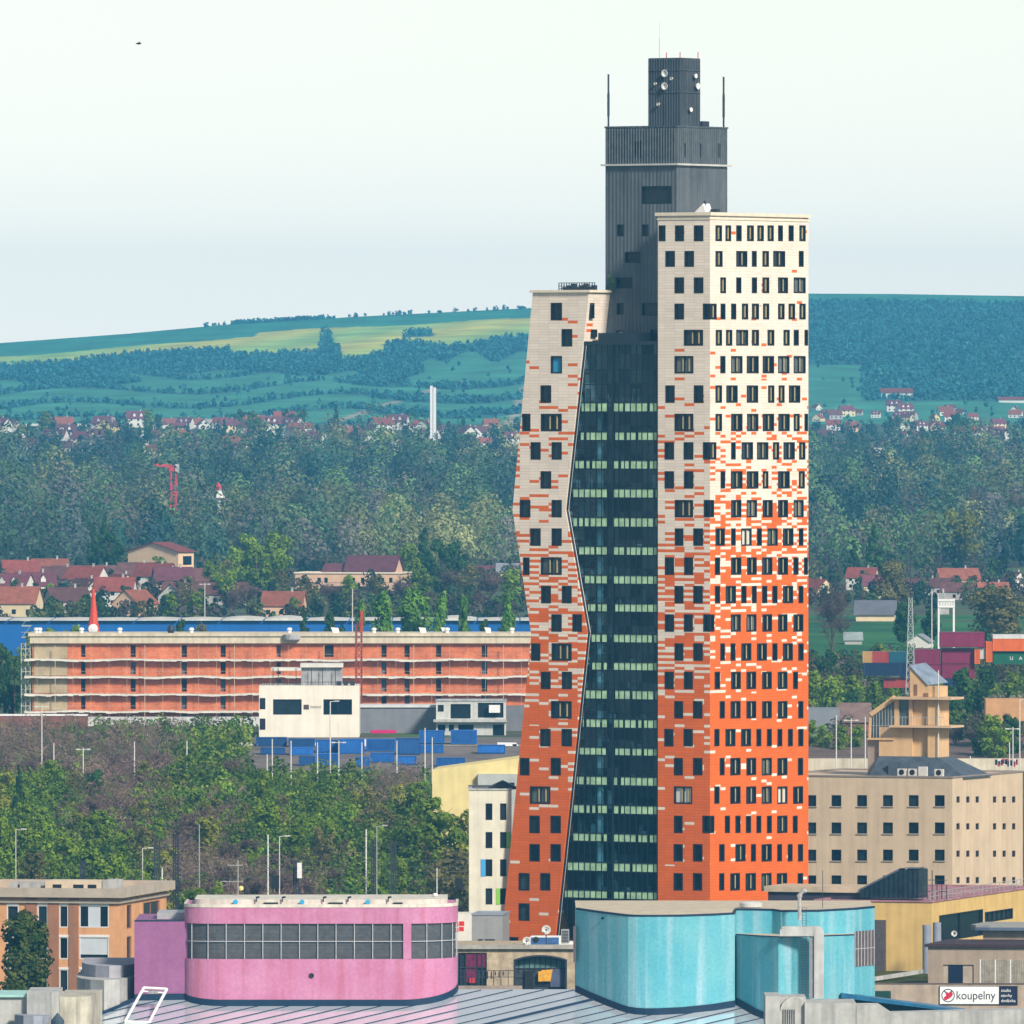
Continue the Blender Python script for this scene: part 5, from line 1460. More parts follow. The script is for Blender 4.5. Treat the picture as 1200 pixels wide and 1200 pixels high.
# flat roofed brown pavilion
M_taupe = mat('taupe_render', (.36, .28, .21), .8, .12, .5, streak=.15)
pv = Fr(1142, 1425, 6); pr = pv.root('pavilion', 'taupe flat roofed pavilion with a navy door and slatted wall', 'pavilion', -10)
x0 = pv.front(1087.5, 1130)[0]; x1 = pv.front(1225, 1130)[0]; zt = pv.front(1140, 1110)[1]
hd = pv.frect(1105, 1141, 1130.5, 1153)
b = MB(); shell(b, x0, x1, 0, 12, -10, zt, [hd]); b.build('wall', M_taupe, pr)
b = MB(); b.prism([(x0 - .4, -.4), (x1, -.4), (x1, 13), (x0 + 1.5, 13)], zt + .004, zt + .35); b.build('roof', mat('dark_maroon_roof', (.045, .02, .022), .7, .2, .5), pr)
r_ = pv.frect(1111.5, 1128, 1131, 1153); b = MB(); pbox(b, 'f', 0, *r_, .12, .28); b.build('door', mat('navy_door', (.006, .01, .035), .4, .1), pr)
b = MB(); r_ = pv.frect(1128.3, 1140.6, 1131, 1150); pbox(b, 'f', 0, r_[0], r_[1], hd[2], hd[3], .2, .28); r_ = pv.frect(1105.2, 1111.2, 1131, 1150); pbox(b, 'f', 0, r_[0], r_[1], hd[2], hd[3], .2, .28); b.build('recess_panels', mat('taupe_light', (.40, .33, .25), .8, .15, .8), pr)
b = MB(); r_ = pv.frect(1148, 1215, 1124.5, 1152)
n_ = 34
for k in range(n_):
    x = r_[0] + (r_[1] - r_[0])*k/n_; pbox(b, 'f', 0, x, x + .16, r_[2], r_[3], -.08, -.003, 0 if k % 9 else 1)
b.build('slatted_screen', [mat('weathered_slats', (.38, .34, .27), .8, .25, 1., streak=.2), M_white], pr)
bigdish('satellite_dish', 1118, 1094, .36, 'small white dish on the roof edge of the taupe pavilion', 1426.5)
bpy.data.objects['satellite_dish.002'].location.z = zt + .35
for c in bpy.data.objects['satellite_dish.002'].children:
    for v in c.data.vertices: v.co.z += zte - (zt + .35)
pq = Fr(1152, 1440, 6); qr = pq.root('upper_pavilion', 'taupe upper storey with an overhanging pale roof behind the pavilion', 'pavilion', -10)
x0 = pq.front(1152, 1090)[0]; x1 = pq.front(1225, 1090)[0]; zq = pq.front(1150, 1090)[1]
b = MB(); shell(b, x0, x1, 0, 9, -10, zq); b.build('wall', M_taupe, qr)
b = MB(); P = [(x0 - 1.6, 1.2), (x0 - .9, -.6), (x0 + .8, -1.1), (x1, -1.1), (x1, 9.5), (x0 - .3, 9.5)]
b.prism(P, zq + .003, zq + .35); b.prism([(x*.98 + .0, y*.9 + .5) for x, y in P], zq + .353, zq + .62, 1); b.build('roof', [mat('navy_grey_fascia', (.10, .13, .19), .5, .1), mat('grey_green_roof', (.30, .30, .27), .8, .15, .5)], qr)
# beige wall with the sign
sw = Fr(1250, 1405, 2); swr = sw.root('boundary_wall', 'long beige boundary wall carrying the shop sign below the pavilion', 'wall', -10)
x0 = sw.front(1024, 1165)[0]; zt = sw.front(1100, 1153.5)[1]
b = MB(); b.box(x0, 0, 0, .6, -10, zt); b.build('wall', mat('dull_beige_render', (.44, .34, .26), .85, .15, .5, bump=.1, streak=.2), swr)
b = MB(); b.box(x0 - .05, 0, -.06, .66, zt + .003, zt + .12); b.build('coping', mat('brown_coping', (.12, .08, .07), .7, .15), swr)
sgn = thing('shop_sign', 'white and navy shop sign with a red emblem reading koupelny', 'sign', (sw.cx, sw.cy, zt - 3), -sw.phi)
r1 = sw.frect(1101.5, 1170.5, 1156, 1176.5); r2 = sw.frect(1170.8, 1192.5, 1156, 1176.5)
b = MB(); pbox(b, 'f', 0, *r1, -.16, -.02); b.build('white_panel', mat('sign_white', (.80, .80, .80), .4, .03), sgn)
M_ink = mat('sign_navy', (.012, .014, .04), .4, .03)
b = MB(); pbox(b, 'f', 0, *r2, -.16, -.02)
for rr in ((r1[0] - .06, r1[0] - .002), ): pbox(b, 'f', 0, rr[0], rr[1], r1[2], r1[3], -.17, -.02)
pbox(b, 'f', 0, r1[0] - .06, r2[1] + .03, r1[3] + .002, r1[3] + .07, -.17, -.02); pbox(b, 'f', 0, r1[0] - .06, r2[1] + .03, r1[2] - .07, r1[2] - .002, -.17, -.02)
b.build('navy_panel', M_ink, sgn)
def text(s, name, x, z, h, m, parent, y=-.175, width=None, rotz=0, zoff=None):
    cu = bpy.data.curves.new(name, 'FONT'); cu.body = s; cu.size = h; cu.extrude = .004
    o = bpy.data.objects.new(name, cu); COL.objects.link(o)
    bpy.context.view_layer.update()
    me = bpy.data.meshes.new_from_object(o.evaluated_get(bpy.context.evaluated_depsgraph_get()))
    bpy.data.objects.remove(o)
    xs_ = [v.co.x for v in me.vertices]
    k = 1. if width is None else width/(max(xs_) - min(xs_))
    x_0 = min(xs_)
    r = parent
    while r.parent is not None: r = r.parent
    for v in me.vertices:
        a, c, e = (v.co.x - x_0)*k, v.co.y, v.co.z
        v.co = (x + a, y - e, z + c - r.location.z)
    me.materials.clear(); me.materials.append(m)
    o2 = bpy.data.objects.new(name, me); COL.objects.link(o2); o2.parent = parent
    return o2
tx0, tz0 = sw.front(1121, 1171); tx1, _ = sw.front(1166.5, 1171)
text('koupelny', 'lettering', tx0, tz0, 1.42, M_ink, sgn, width=tx1 - tx0)
for k, wd in enumerate(('studio', 'návrhy', 'dodávka')):
    a, zz = sw.front(1173.2, 1162.2 + k*6.0); bb, _ = sw.front((1184.5, 1186, 1190)[k], 1160)
    text(wd, 'small_lettering', a, zz, .52, mat('sign_white', (1, 1, 1)), sgn, width=bb - a)
ex, ez = sw.front(1111, 1166.5)
b = MB(); n_ = 28
for k in range(n_):
    t0, t1 = 6.2832*k/n_, 6.2832*(k + 1)/n_
    b.poly([(ex + .78*math.cos(t0), -.172, ez + .78*math.sin(t0)), (ex + .78*math.cos(t1), -.172, ez + .78*math.sin(t1)), (ex + .68*math.cos(t1), -.172, ez + .68*math.sin(t1)), (ex + .68*math.cos(t0), -.172, ez + .68*math.sin(t0))])
b.poly([(ex - .5, -.174, ez + .52), (ex - .38, -.174, ez + .58), (ex - .02, -.174, ez + .2), (ex - .12, -.174, ez + .12)]); b.poly([(ex + .5, -.174, ez + .48), (ex + .4, -.174, ez + .58), (ex + .1, -.174, ez + .3), (ex + .2, -.174, ez + .2)])
b.build('emblem_ring', M_ink, sgn)
b = MB(); b.poly([(ex - .12, -.178, ez + .40), (ex + .1, -.178, ez + .30), (ex + .42, -.178, ez + .46), (ex + .58, -.178, ez + .16), (ex + .44, -.178, ez - .12), (ex + .12, -.178, ez - .36), (ex - .22, -.178, ez - .56), (ex - .44, -.178, ez - .50), (ex - .50, -.178, ez - .22), (ex - .22, -.178, ez - .02), (ex - .28, -.178, ez + .18)])
b.build('emblem_shape', mat('emblem_red', (.55, .02, .05), .4, .05), sgn)
# blue canopy, green box and concrete wall in the corner
cn = thing('canopy', 'long blue sloping glass canopy in front of the beige wall', 'canopy', (X(1050, 1385), 1385, -10))
cxx = lambda u, Y=1385: X(u, Y) - X(1050, 1385)
b = MB(); b.poly([(cxx(985), -3, Z(1163.5, 1382)), (cxx(1132), -1, Z(1185, 1384)), (cxx(1132), 2, Z(1181.8, 1387)), (cxx(985), 1, Z(1162.5, 1386))])
b.poly([(cxx(985), -3, Z(1163.5, 1382)), (cxx(1132), -1, Z(1185, 1384)), (cxx(1132), -1, Z(1187.2, 1384)), (cxx(985), -3, Z(1169.5, 1382))])
b.build('roof', mat('blue_canopy_sheet', (.02, .12, .24), .3, .2, .8), cn)
b = MB()
for k in range(9): u = 996 + k*15; b.bar((cxx(u), -1, Z(1167 + k*2.2, 1384)), (cxx(u), -1, Z(1167 + k*2.2, 1384) - 4), .12)
b.build('posts', M_mull, cn)
b = MB(); b.poly([(cxx(990), .5, Z(1168, 1385)), (cxx(1125), .5, Z(1186, 1385)), (cxx(1125), .5, -10), (cxx(990), .5, -10)]); b.build('glazing', mat('dark_green_glazing', (.012, .05, .05), .3, .4, .8), cn)
b = MB(); b.box(0, cxx(1044, 1398) - cxx(1026, 1398), 0, 2, 0, Z(1162, 1398) + 10); tag(b.build('green_container_box', mat('dark_green_paint', (.008, .045, .03), .5, .2), loc=(X(1026, 1398), 1398, -10)), 'dark green box at the left end of the beige wall', 'box')
cw2 = Fr(1220, 1358, 0); c2 = cw2.root('concrete_wall', 'long pale concrete wall along the bottom right corner', 'wall', -10)
x0 = cw2.front(1003.5, 1180)[0]; xm = cw2.front(1030, 1180)[0]; xn = cw2.front(1044, 1180)[0]
b = MB(); zz1, zz2 = cw2.front(1020, 1177.5)[1], cw2.front(1044, 1187)[1]
zz3 = cw2.front(1200, 1182.5)[1]
b.prism([(x0, 0), (xm, 0), (xn, 0), (0, 0), (0, 4), (xn, 4), (xm, 4), (x0, 4)], -10, lambda x, y: zz1 if x < xm + .01 else (zz2 + (zz3 - zz2)*(x - xn)/(0 - xn)))
b.build('wall', M_conc, c2)

# ------------------------------------------------------------------ beige office with the look-out turret
M_bei = mat('beige_render', (.60, .46, .32), .8, .08, .25, streak=.12)
M_bei2 = mat('light_beige_render', (.66, .54, .40), .8, .08, .25, streak=.1)
E = Fr(1116, 1605, 22); er = E.root('beige_office', 'beige office block with square windows right of the skyscraper', 'office', -10)
x0 = E.front(900, 980)[0]; d = E.side(1198.5, 980)[0]; zt = E.front(1116, 912)[1]
cols = (920.5, 950.8, 980.2, 1010.3, 1040.6, 1070.8, 1101.3); rows = (938.5, 970.5, 1002.3, 1032.5)
fw_ = [E.frect(u - 5.7, u + 5.7, v - 6.7, v + 6.3) for v in rows for u in cols]
sw_ = [E.srect(u - 1.9, u + 1.9, v - 3.8, v + 3.6) for v in (937, 968.5, 1000.5, 1031.5) for u in (1122.7, 1134.2, 1145.2, 1165.5, 1176.7, 1187.9)]
b = MB(); shell(b, x0, 0, 0, d, -10, zt, fw_, sw_, (), .35); b.build('wall', M_bei, er)
b = MB(); ring(b, x0, 0, 0, d, zt + .003, zt + .22, .10, .5); b.build('coping', mat('brown_grey_coping', (.26, .21, .18), .8, .15), er)
for r_ in fw_: window(er, 'f', 0, r_, M_frame, M_pane, fw=.1, dep=.3, sill=mat('grey_sill', (.36, .31, .27), .7, .1))
for r_ in sw_: window(er, 's', 0, r_, mat('brown_window_frame', (.09, .06, .045), .5, .1), M_pane, fw=.06, dep=.25)
# roof base of the turret
M_slate = mat('slate_metal_roof', (.07, .09, .115), .5, .22, .8, streak=.2)
def epos(u, v, t): s, z = E.front(u, v, t); return s, z
tt = 4.
ra0, ra1 = epos(1018, 912, tt)[0], epos(1131, 912, tt)[0]; rb0, rb1 = epos(1030, 886, tt + 3)[0], epos(1100, 886, tt + 3)[0]
zr0, zr1 = zt - .1, E.front(1070, 886.5, tt + 3)[1]
b = MB(); A = [(ra0, tt), (ra1, tt), (ra1, tt + 11), (ra0, tt + 11)]; Bq = [(rb0, tt + 3), (rb1, tt + 3), (rb1, tt + 8), (rb0, tt + 8)]
for i in range(4): j = (i + 1) % 4; b.poly([(*A[i], zr0), (*A[j], zr0), (*Bq[j], zr1), (*Bq[i], zr1)])
b.poly([(*q, zr1) for q in Bq]); b.box(epos(1040, 900, tt)[0], epos(1054, 900, tt)[0], tt + .3, tt + 2.5, zr0, E.front(1046, 893, tt)[1]); b.build('turret_roof_base', M_slate, er)
M_pe = mat('peach_render', (.66, .43, .22), .75, .08, .5, streak=.1)
tu = MB()
tA, tB_, tC = tt + 3.2, tt + 8., 0
ex = lambda u, t=tA: epos(u, 850, t)[0]
ez_ = lambda v, t=tA: E.front(1070, v, t)[1]
yb2 = tA + 3.6
# shaft: front part, recess and the lit corner pier
tu.box(ex(1030), ex(1069), tA, yb2, zr1 - .3, ez_(852.5)); tu.box(ex(1069) + .003, ex(1088), tA + .5, yb2, zr1 - .3, ez_(818)); tu.box(ex(1088) + .003, ex(1101.5), tA - .3, yb2, zr1 - .3, ez_(818))
tu.box(ex(1048), ex(1053), tA, yb2, ez_(851.5), ez_(818)); tu.box(ex(1065), ex(1068.8), tA, yb2, ez_(851.5), ez_(818))
tu.build('turret_shaft', M_pe, er)
b = MB(); b.box(ex(1046), ex(1118), tA - 1.3, yb2 + .4, ez_(852.4), ez_(850)); b.box(ex(1048), ex(1118), tA - 1.2, yb2 + .4, ez_(819.5), ez_(816.8)); b.build('turret_slabs', mat('peach_slab', (.60, .42, .26), .7, .1), er)
b = MB(); p = [(ex(1066.5), ez_(816.5)), (ex(1101.5), ez_(816.5)), (ex(1101.5), ez_(804)), (ex(1088), ez_(803.5)), (ex(1066.5), ez_(780.5))]
for y in (tA, yb2 - .5): b.poly([(x, y, z) for x, z in p])
for q0, q1 in zip(p, p[1:] + p[:1]): b.poly([(q0[0], tA, q0[1]), (q1[0], tA, q1[1]), (q1[0], yb2 - .5, q1[1]), (q0[0], yb2 - .5, q0[1])])
b.build('turret_head', M_pe, er)
b = MB(); b.poly([(ex(1066.3), tA - .2, ez_(779.6)), (ex(1088), tA - .2, ez_(802.8)), (ex(1100.5), yb2, ez_(800)), (ex(1074), yb2, ez_(777))]); b.poly([(ex(1066.3), tA - .2, ez_(780.6)), (ex(1088), tA - .2, ez_(803.8)), (ex(1088), tA - .2, ez_(802.8)), (ex(1066.3), tA - .2, ez_(779.6))]); b.build('turret_sloping_roof', mat('blue_grey_sheet_roof', (.20, .25, .32), .5, .2, .8, streak=.1), er)
b = MB(); p = [(ex(1020), ez_(865)), (ex(1047.6), ez_(865)), (ex(1047.6), ez_(820)), (ex(1021), ez_(838))]
for y in (tA + .1, yb2): b.poly([(x, y, z) for x, z in p])
b.poly([(p[0][0], tA + .1, p[0][1]), (p[3][0], tA + .1, p[3][1]), (p[3][0], yb2, p[3][1]), (p[0][0], yb2, p[0][1])])
b.box(ex(1053.2), ex(1064.8), tA + .3, tA + .4, ez_(849.8), ez_(820)); b.build('turret_glazing', mat('grey_green_glazing', (.07, .10, .10), .2, .4, 1., spec=.6), er)
b = MB(); b.bar((p[3][0], tA, p[3][1]), (ex(1049), tA, ez_(817.5)), .62); b.bar((p[0][0] - .1, tA, p[0][1]), (p[3][0] - .1, tA, p[3][1]), .3); b.box(ex(1017), ex(1048), tA - .2, yb2, ez_(867.5), ez_(865.2)); b.build('turret_brace', M_pe, er)
b = MB()
for k in range(1, 8): 
    x = p[0][0] + (p[1][0] - p[0][0])*k/8; b.bar((x, tA + .02, ez_(865)), (x, tA + .02, ez_(838 - 18*k/8)), .07)
b.bar((p[0][0], tA + .02, ez_(851)), (p[1][0], tA + .02, ez_(851)), .07)
for k in range(16): x = ex(1049) + (ex(1110) - ex(1049))*k/15; b.bar((x, tA - 1.25, ez_(850)), (x, tA - 1.25, ez_(840)), .04)
b.bar((ex(1049), tA - 1.25, ez_(840)), (ex(1110), tA - 1.25, ez_(840)), .05); b.build('turret_bars', M_lfr, er)
b = MB(); b.box(ex(1015), ex(1029), tA + .6, yb2 - .6, zt, ez_(867.6)); b.build('turret_pier', mat('dull_brown_render', (.34, .26, .21), .8, .12), er)
b = MB(); b.box(ex(1071), ex(1075), tA - .06, tA - .003, ez_(815), ez_(802)); b.box(ex(1082), ex(1088), tA - .06, tA - .003, ez_(816), ez_(812)); b.build('turret_door', mat('brown_door', (.22, .12, .08), .6, .1), er)
b = MB(); b.bar((ex(1101.4), tA - .6, zr1), (ex(1101.4), tA - .6, ez_(785)), .16, n=6); b.build('turret_flagpole', M_pole, er)
for k, u in enumerate((1056.5, 1069, 1081, 1100)):
    Yq = E.front(u, 910, 1.)[0]
    a = thing('air_conditioner', ('air conditioning unit at the left end of the row on the beige office roof', 'air conditioning unit second from left on the beige office roof', 'taller plain air conditioning unit in the middle of the beige office roof row', 'air conditioning unit at the right end of the row on the beige office roof')[k], 'air conditioner', (E.cx + E.es[0]*Yq + E.et[0]*1., E.cy + E.es[1]*Yq + E.et[1]*1., zt + .2), -E.phi, 'air conditioners on the beige office roof')
    hh_ = 1.25 if k == 2 else .95
    b = MB(); b.box(-.6, .6, 0, .5, zt + .22, zt + .22 + hh_); b.box(-.5, -.4, .1, .4, zt, zt + .22); b.box(.4, .5, .1, .4, zt, zt + .22); b.build('casing', mat('ac_white', (.60, .58, .53), .6, .1, 2.), a)
    if k != 2: b = MB(); b.lathe((0, -.01, zt + .22 + hh_/2), [(.01, 0), (.36, 0), (.38, .03), (.01, .03)], 16, axis='y'); b.build('fan', M_dark, a)
# ------------------------------------------------------------------ rail side, building site, sheds
zg = lambda Y: ground(0, Y)
def yfor(v, lo=1560., hi=2080.):
    """where the ground is seen at height v"""
    for _ in range(40):
        m = (lo + hi)/2
        if VH + (H - zg(m))/(K*m) > v: lo = m
        else: hi = m
    return (lo + hi)/2
# brick shell under construction
YO = 2150
site = Fr(640, YO, 0); so = site.root('brick_building_shell', 'long unfinished orange brick building with pale floor slabs and empty openings', 'building', zg(YO) - 1)
x0 = site.front(38, 760)[0]
fl = [758.5, 773, 793, 813.5, 833.5, 846]           # slab lines
M_bk = mat('orange_hollow_brick', (.62, .18, .075), .9, .22, .25, bump=.15)
def brick_lines(m):
    nt = m.node_tree; n, l = nt.nodes, nt.links; b = n['Principled BSDF']
    src = b.inputs['Base Color'].links[0].from_socket
    tc = n.new('ShaderNodeTexCoord'); mp = n.new('ShaderNodeMapping'); mp.inputs['Rotation'].default_value = (R(90), 0, 0); l.new(tc.outputs['Object'], mp.inputs['Vector'])
    br = n.new('ShaderNodeTexBrick'); br.inputs['Scale'].default_value = .9; br.inputs['Color1'].default_value = (1.1, 1.1, 1.1, 1); br.inputs['Color2'].default_value = (.82, .82, .82, 1); br.inputs['Mortar'].default_value = (.75, .75, .78, 1); br.inputs['Mortar Size'].default_value = .04
    l.new(mp.outputs[0], br.inputs['Vector'])
    mx = n.new('ShaderNodeMix'); mx.data_type = 'RGBA'; mx.blend_type = 'MULTIPLY'; mx.inputs['Factor'].default_value = 1.
    l.new(src, mx.inputs['A']); l.new(br.outputs[0], mx.inputs['B']); l.new(mx.outputs['Result'], b.inputs['Base Color'])
brick_lines(M_bk)
ops_ = [(95, 100), (153, 159), (213, 219), (258.5, 264.5), (324, 329), (380, 391), (447, 453), (474, 480), (511, 517), (564.5, 571)]
holes = []
for k, (v0, v1) in enumerate(((756, 770), (776, 790), (796, 810.5), (816, 831), (836.5, 846))):
    for u0, u1 in ops_: holes.append(site.frect(u0, u1, v0, v1))
zt = site.front(300, 754)[1]
b = MB(); wall(b, 'f', 0, x0, 0, zg(YO) - 1, zt, holes, .6); b.poly([(x0, 0, zg(YO) - 1), (x0, 14, zg(YO) - 1), (x0, 14, zt), (x0, 0, zt)]); b.poly([(x0, 14, zg(YO)), (0, 14, zg(YO)), (0, 14, zt), (x0, 14, zt)]); b.build('wall', M_bk, so)
b = MB(); xg1 = site.front(79, 760)[0]
for v0, v1 in ((754.5, 771.5), (774, 791.5), (794.3, 812), (814.6, 832)): z1, z0 = site.front(60, v0)[1], site.front(60, v1)[1]; b.box(x0 + .3, xg1, -.10, -.003, z0, z1)
b.build('render_panels', mat('khaki_render', (.40, .32, .20), .85, .2, .4), so)
b = MB()
for h in holes: b.poly([(h[0], .55, h[2]), (h[1], .55, h[2]), (h[1], .55, h[3]), (h[0], .55, h[3])], rng.choice([0, 0, 0, 1]))
b.build('openings', [M_dark, mat('slate_opening', (.10, .12, .15), .6, .2)], so)
b = MB(); zc1, zc0 = site.front(300, 742)[1], site.front(300, 753.8)[1]; zcm = site.front(300, 745.5)[1]
b.box(x0 - .4, .5, -.9, 14.5, zc0, zcm); b.box(x0 - .7, .7, -1.2, 14.8, zcm + .003, zc1)
b.build('parapet', mat('sandy_concrete_parapet', (.62, .54, .40), .85, .12, .3, streak=.2), so)
M_slab = mat('pale_slab_edge', (.66, .62, .54), .85, .12, .4)
for v in fl[1:5]:
    b = MB(); z = site.front(300, v)[1]; n_ = 96
    xs_ = [x0 - 1.4 + (0 - x0 + 1.4)*k/n_ for k in range(n_ + 1)]
    sag = [ .28*math.sin(k*.41 + v) * (1 if math.sin(k*.11 + v*3) > -.1 else .25) + rng.uniform(-.05, .05) for k in range(n_ + 1)]
    for k in range(n_):
        a, c = sag[k]*.42, sag[k+1]*.42
        t = .16 + .16*rng.random()
        b.poly([(xs_[k], -1.5, z + a - t), (xs_[k+1], -1.5, z + c - t), (xs_[k+1], -1.5, z + c + .10), (xs_[k], -1.5, z + a + .10)])
        b.poly([(xs_[k], -1.5, z + a + .10), (xs_[k+1], -1.5, z + c + .15), (xs_[k+1], -.01, z + c + .15), (xs_[k], -.01, z + a + .15)])
        b.poly([(xs_[k], -1.5, z + a - t), (xs_[k+1], -1.5, z + c - t), (xs_[k+1], -.01, z + c - t), (xs_[k], -.01, z + a - t)])
    b.build('floor_slab', M_slab, so)
b = MB()
for u in range(44, 622, 21):
    x = site.front(u, 800)[0]; b.bar((x, -1.4, zg(YO)), (x, -1.4, zt - .3), .05 if u % 5 else .12)
for v in fl[1:5]:
    for dz in (1.0,): z = site.front(300, v)[1] + dz; b.bar((x0 - 1, -1.4, z), (0, -1.4, z), .04)
b.build('guard_rails', mat('rail_timber', (.50, .36, .24), .7, .15), so)
b = MB()
xsc = site.front(25, 800)[0], site.front(38, 800)[0] - .4
for x in (xsc[0], (xsc[0] + xsc[1])/2, xsc[1]):
    for y in (0, 3, 6): b.bar((x, y, zg(YO)), (x, y, zt), .14)
for k in range(9):
    z = zg(YO) + 1 + k*2.05
    b.box(xsc[0], xsc[1], 0, 6, z, z + .12); b.bar((xsc[0], 0, z + 1), (xsc[1], 0, z + 1), .07); b.bar((xsc[0], 0, z), (xsc[1], 0, z + 2), .06)
tag(b.build('scaffold_tower', mat('scaffold_steel', (.42, .42, .38), .6, .15), so))
for u in (42, 46, 95, 140, 224, 339, 438, 466, 524, 600):
    b = MB(); x = site.front(u, 742)[0]; b.lathe((x, 2, zc1), [(.35, 0), (.35, .5), (.5, .55), (.4, .9), (.01, 1.0)], 10); b.build('roof_vent', M_white, so)
b = MB(); x = site.front(200, 742)[0]; b.lathe((x, 2, zc1), [(.5, 0), (.75, .6), (.5, 1.3), (.01, 1.5)], 12); b.build('roof_ball', M_darkpole, so)
for u, du in ((390, 8), (493, 7), (519, 7), (570, 6)): 
    b = MB(); x = site.front(u, 742)[0]; b.poly([(x, 3, zc1), (x + du*.15, 3, zc1), (x + du*.12, 3, zc1 + .9), (x - .4, 3, zc1 + 1.)]); b.poly([(x, 3, zc1), (x + du*.15, 3, zc1), (x + du*.15, 5, zc1), (x, 5, zc1)]); b.build('roof_sheet', M_white, so)
b = MB(); x = site.front(334, 742)[0]; b.lathe((x + 1.3, -1.3, zc1 - .2), [(1.6, .0), (1.5, -.9), (.01, -1.3)], 14); b.build('hanging_tarpaulin', mat('grey_tarpaulin', (.42, .42, .44), .6, .2, 1.), so)
# white base wall in front
def boxthing(name, label, cat, u0, u1, v0, v1, Y, depth, m, part='wall', zb=None, phi=0, holes=(), wmat=None, coping=None, fw=.12, mull=0):
    f = Fr(u1, Y, phi); zb = zg(Y) - .5 if zb is None else zb
    r = f.root(name, label, cat, zb); xa = f.front(u0, v1)[0]; zt_ = f.front((u0 + u1)/2, v0)[1]
    rr = [f.frect(*h) for h in holes]
    b = MB(); shell(b, xa, 0, 0, depth, min(zb, f.front(u1, v1)[1]), zt_, rr); b.build(part, m, r)
    for h in rr: window(r, 'f', 0, h, wmat or M_frame, M_pane, fw=fw, dep=.25, mull=mull)
    if coping: b = MB(); ring(b, xa, 0, 0, depth, zt_ + .003, zt_ + .22, .12, .3); b.build('coping', coping, r)
    return f, r, xa, zt_
boxthing('site_wall', 'long pale grey wall under the unfinished brick building', 'wall', 103, 420, 840.5, 900, 2135, 4, mat('pale_grey_wall', (.56, .56, .55), .8, .1, .2, streak=.2))
boxthing('brick_annex', 'low dark red annex roof at the left foot of the brick building', 'annex', -30, 101.5, 839, 900, 2128, 5, mat('dark_red_brick', (.20, .08, .06), .85, .2, .5), coping=M_white)
# white office box with roof terrace
wf, wr_, xa, ztw = boxthing('white_office', 'white flat office box with two wide dark windows and a roof terrace', 'office', 303.5, 421, 803.5, 900, 2080, 14, mat('warm_white_render', (.76, .71, .60), .75, .06, .3, streak=.08),
    holes=((320, 353.5, 819.5, 837.5), (379, 412.5, 819.5, 837.5)), fw=.18, mull=1)
b = MB()
for v0, v1 in ((818, 831), (842, 855)): r_ = wf.frect(304.5, 311, v0, v1); pbox(b, 'f', 0, *r_, -.06, -.003)
b.build('side_windows', M_frame, wr_)
b = MB(); s_, z_ = wf.front(359, 828.5); b.box(s_ - .45, s_ + .45, -.08, -.003, z_ - .4, z_ + .4); 
b.build('sign_emblem', mat('brown_emblem', (.09, .05, .03), .5, .3, 3.), wr_)
b = MB(); x_ = wf.front(364, 829)[0]
for k in range(7): b.box(x_ + k*.27, x_ + k*.27 + .17, -.06, -.003, z_ - .18, z_ + (.16 if k % 3 else .26))
b.build('sign_strip', mat('grey_sign_marks', (.35, .33, .30), .5, .1), wr_)
b = MB(); a0, a1 = wf.front(353, 795, 4)[0], wf.front(401, 795, 4)[0]; b.box(a0, a1, 4, 9, ztw, Z(782, 2084)); b.build('roof_room', mat('roof_room_grey', (.30, .30, .31), .7, .2, .8), wr_)
b = MB(); b.box(wf.front(352, 795, 4)[0], wf.front(402, 795, 4)[0], 3.2, 9.5, Z(782, 2084) + .003, Z(777.5, 2084))
b.box(wf.front(318, 795, 3)[0], wf.front(353, 795, 3)[0], 3, 8, Z(786, 2083), Z(782.5, 2083)); b.build('terrace_roof', mat('awning_cream', (.62, .60, .54), .7, .1), wr_)
b = MB()
for u in (320, 326, 347, 365, 378, 393): x_ = wf.front(u, 790, 3)[0]; b.bar((x_, 3, ztw), (x_, 3, Z(783, 2083)), .12)
for k in range(40): x_ = xa + (0 - xa)*k/39; b.bar((x_, .3, ztw), (x_, .3, ztw + .62), .05)
b.bar((xa, .3, ztw + .62), (0, .3, ztw + .62), .08)
for u in (397, 405, 413): x_ = wf.front(u, 800, 1)[0]; b.box(x_ - .4, x_ + .4, 1, 2, ztw, ztw + .75)
b.build('terrace_rail', M_darkpole, wr_)
# grey sheds, magenta panel, grey white yard building
gf_, gr_2, _, ztg = boxthing('grey_warehouse', 'grey sheet metal warehouse with a magenta door panel', 'warehouse', 421.5, 520, 829, 900, 2100, 22, mat('mid_grey_sheet', (.19, .20, .225), .55, .08, .5, streak=.1))
b = MB(); r_ = gf_.frect(434.5, 464.5, 855.5, 866); pbox(b, 'f', 0, *r_, -.1, -.003); b.build('magenta_panel', mat('magenta_sheet', (.55, .01, .14), .5, .1), gr_2)
b = MB(); r_ = gf_.frect(422, 520, 826, 829); pbox(b, 'f', 0, r_[0], r_[1], r_[2], r_[3], -.3, 8); b.build('roof_edge', mat('light_roof_sheet', (.60, .60, .60), .6, .1), gr_2)
b = MB(); r_ = gf_.frect(426, 433, 860, 868); pbox(b, 'f', 0, *r_, -.05, -.003); b.build('door', M_dark, gr_2)
boxthing('grey_shed', 'dark grey shed between the grey white yard building and the skyscraper', 'shed', 592, 640, 829, 900, 2110, 14, mat('shed_grey', (.16, .165, .18), .6, .1, .5))
yf_, yr2, _, zty = boxthing('yard_building', 'grey white two storey yard building with open bays', 'building', 511, 593, 822, 880, 2090, 10, mat('light_grey_render', (.50, .51, .48), .75, .12, .5, streak=.15),
    holes=((513, 520, 826, 834), (528, 551.5, 825, 842), (560, 590, 823.5, 841), (513, 522, 849, 857), (526, 532, 849, 857), (537, 555, 849, 857), (577.5, 591, 849, 864)), coping=M_conc2)
b = MB()
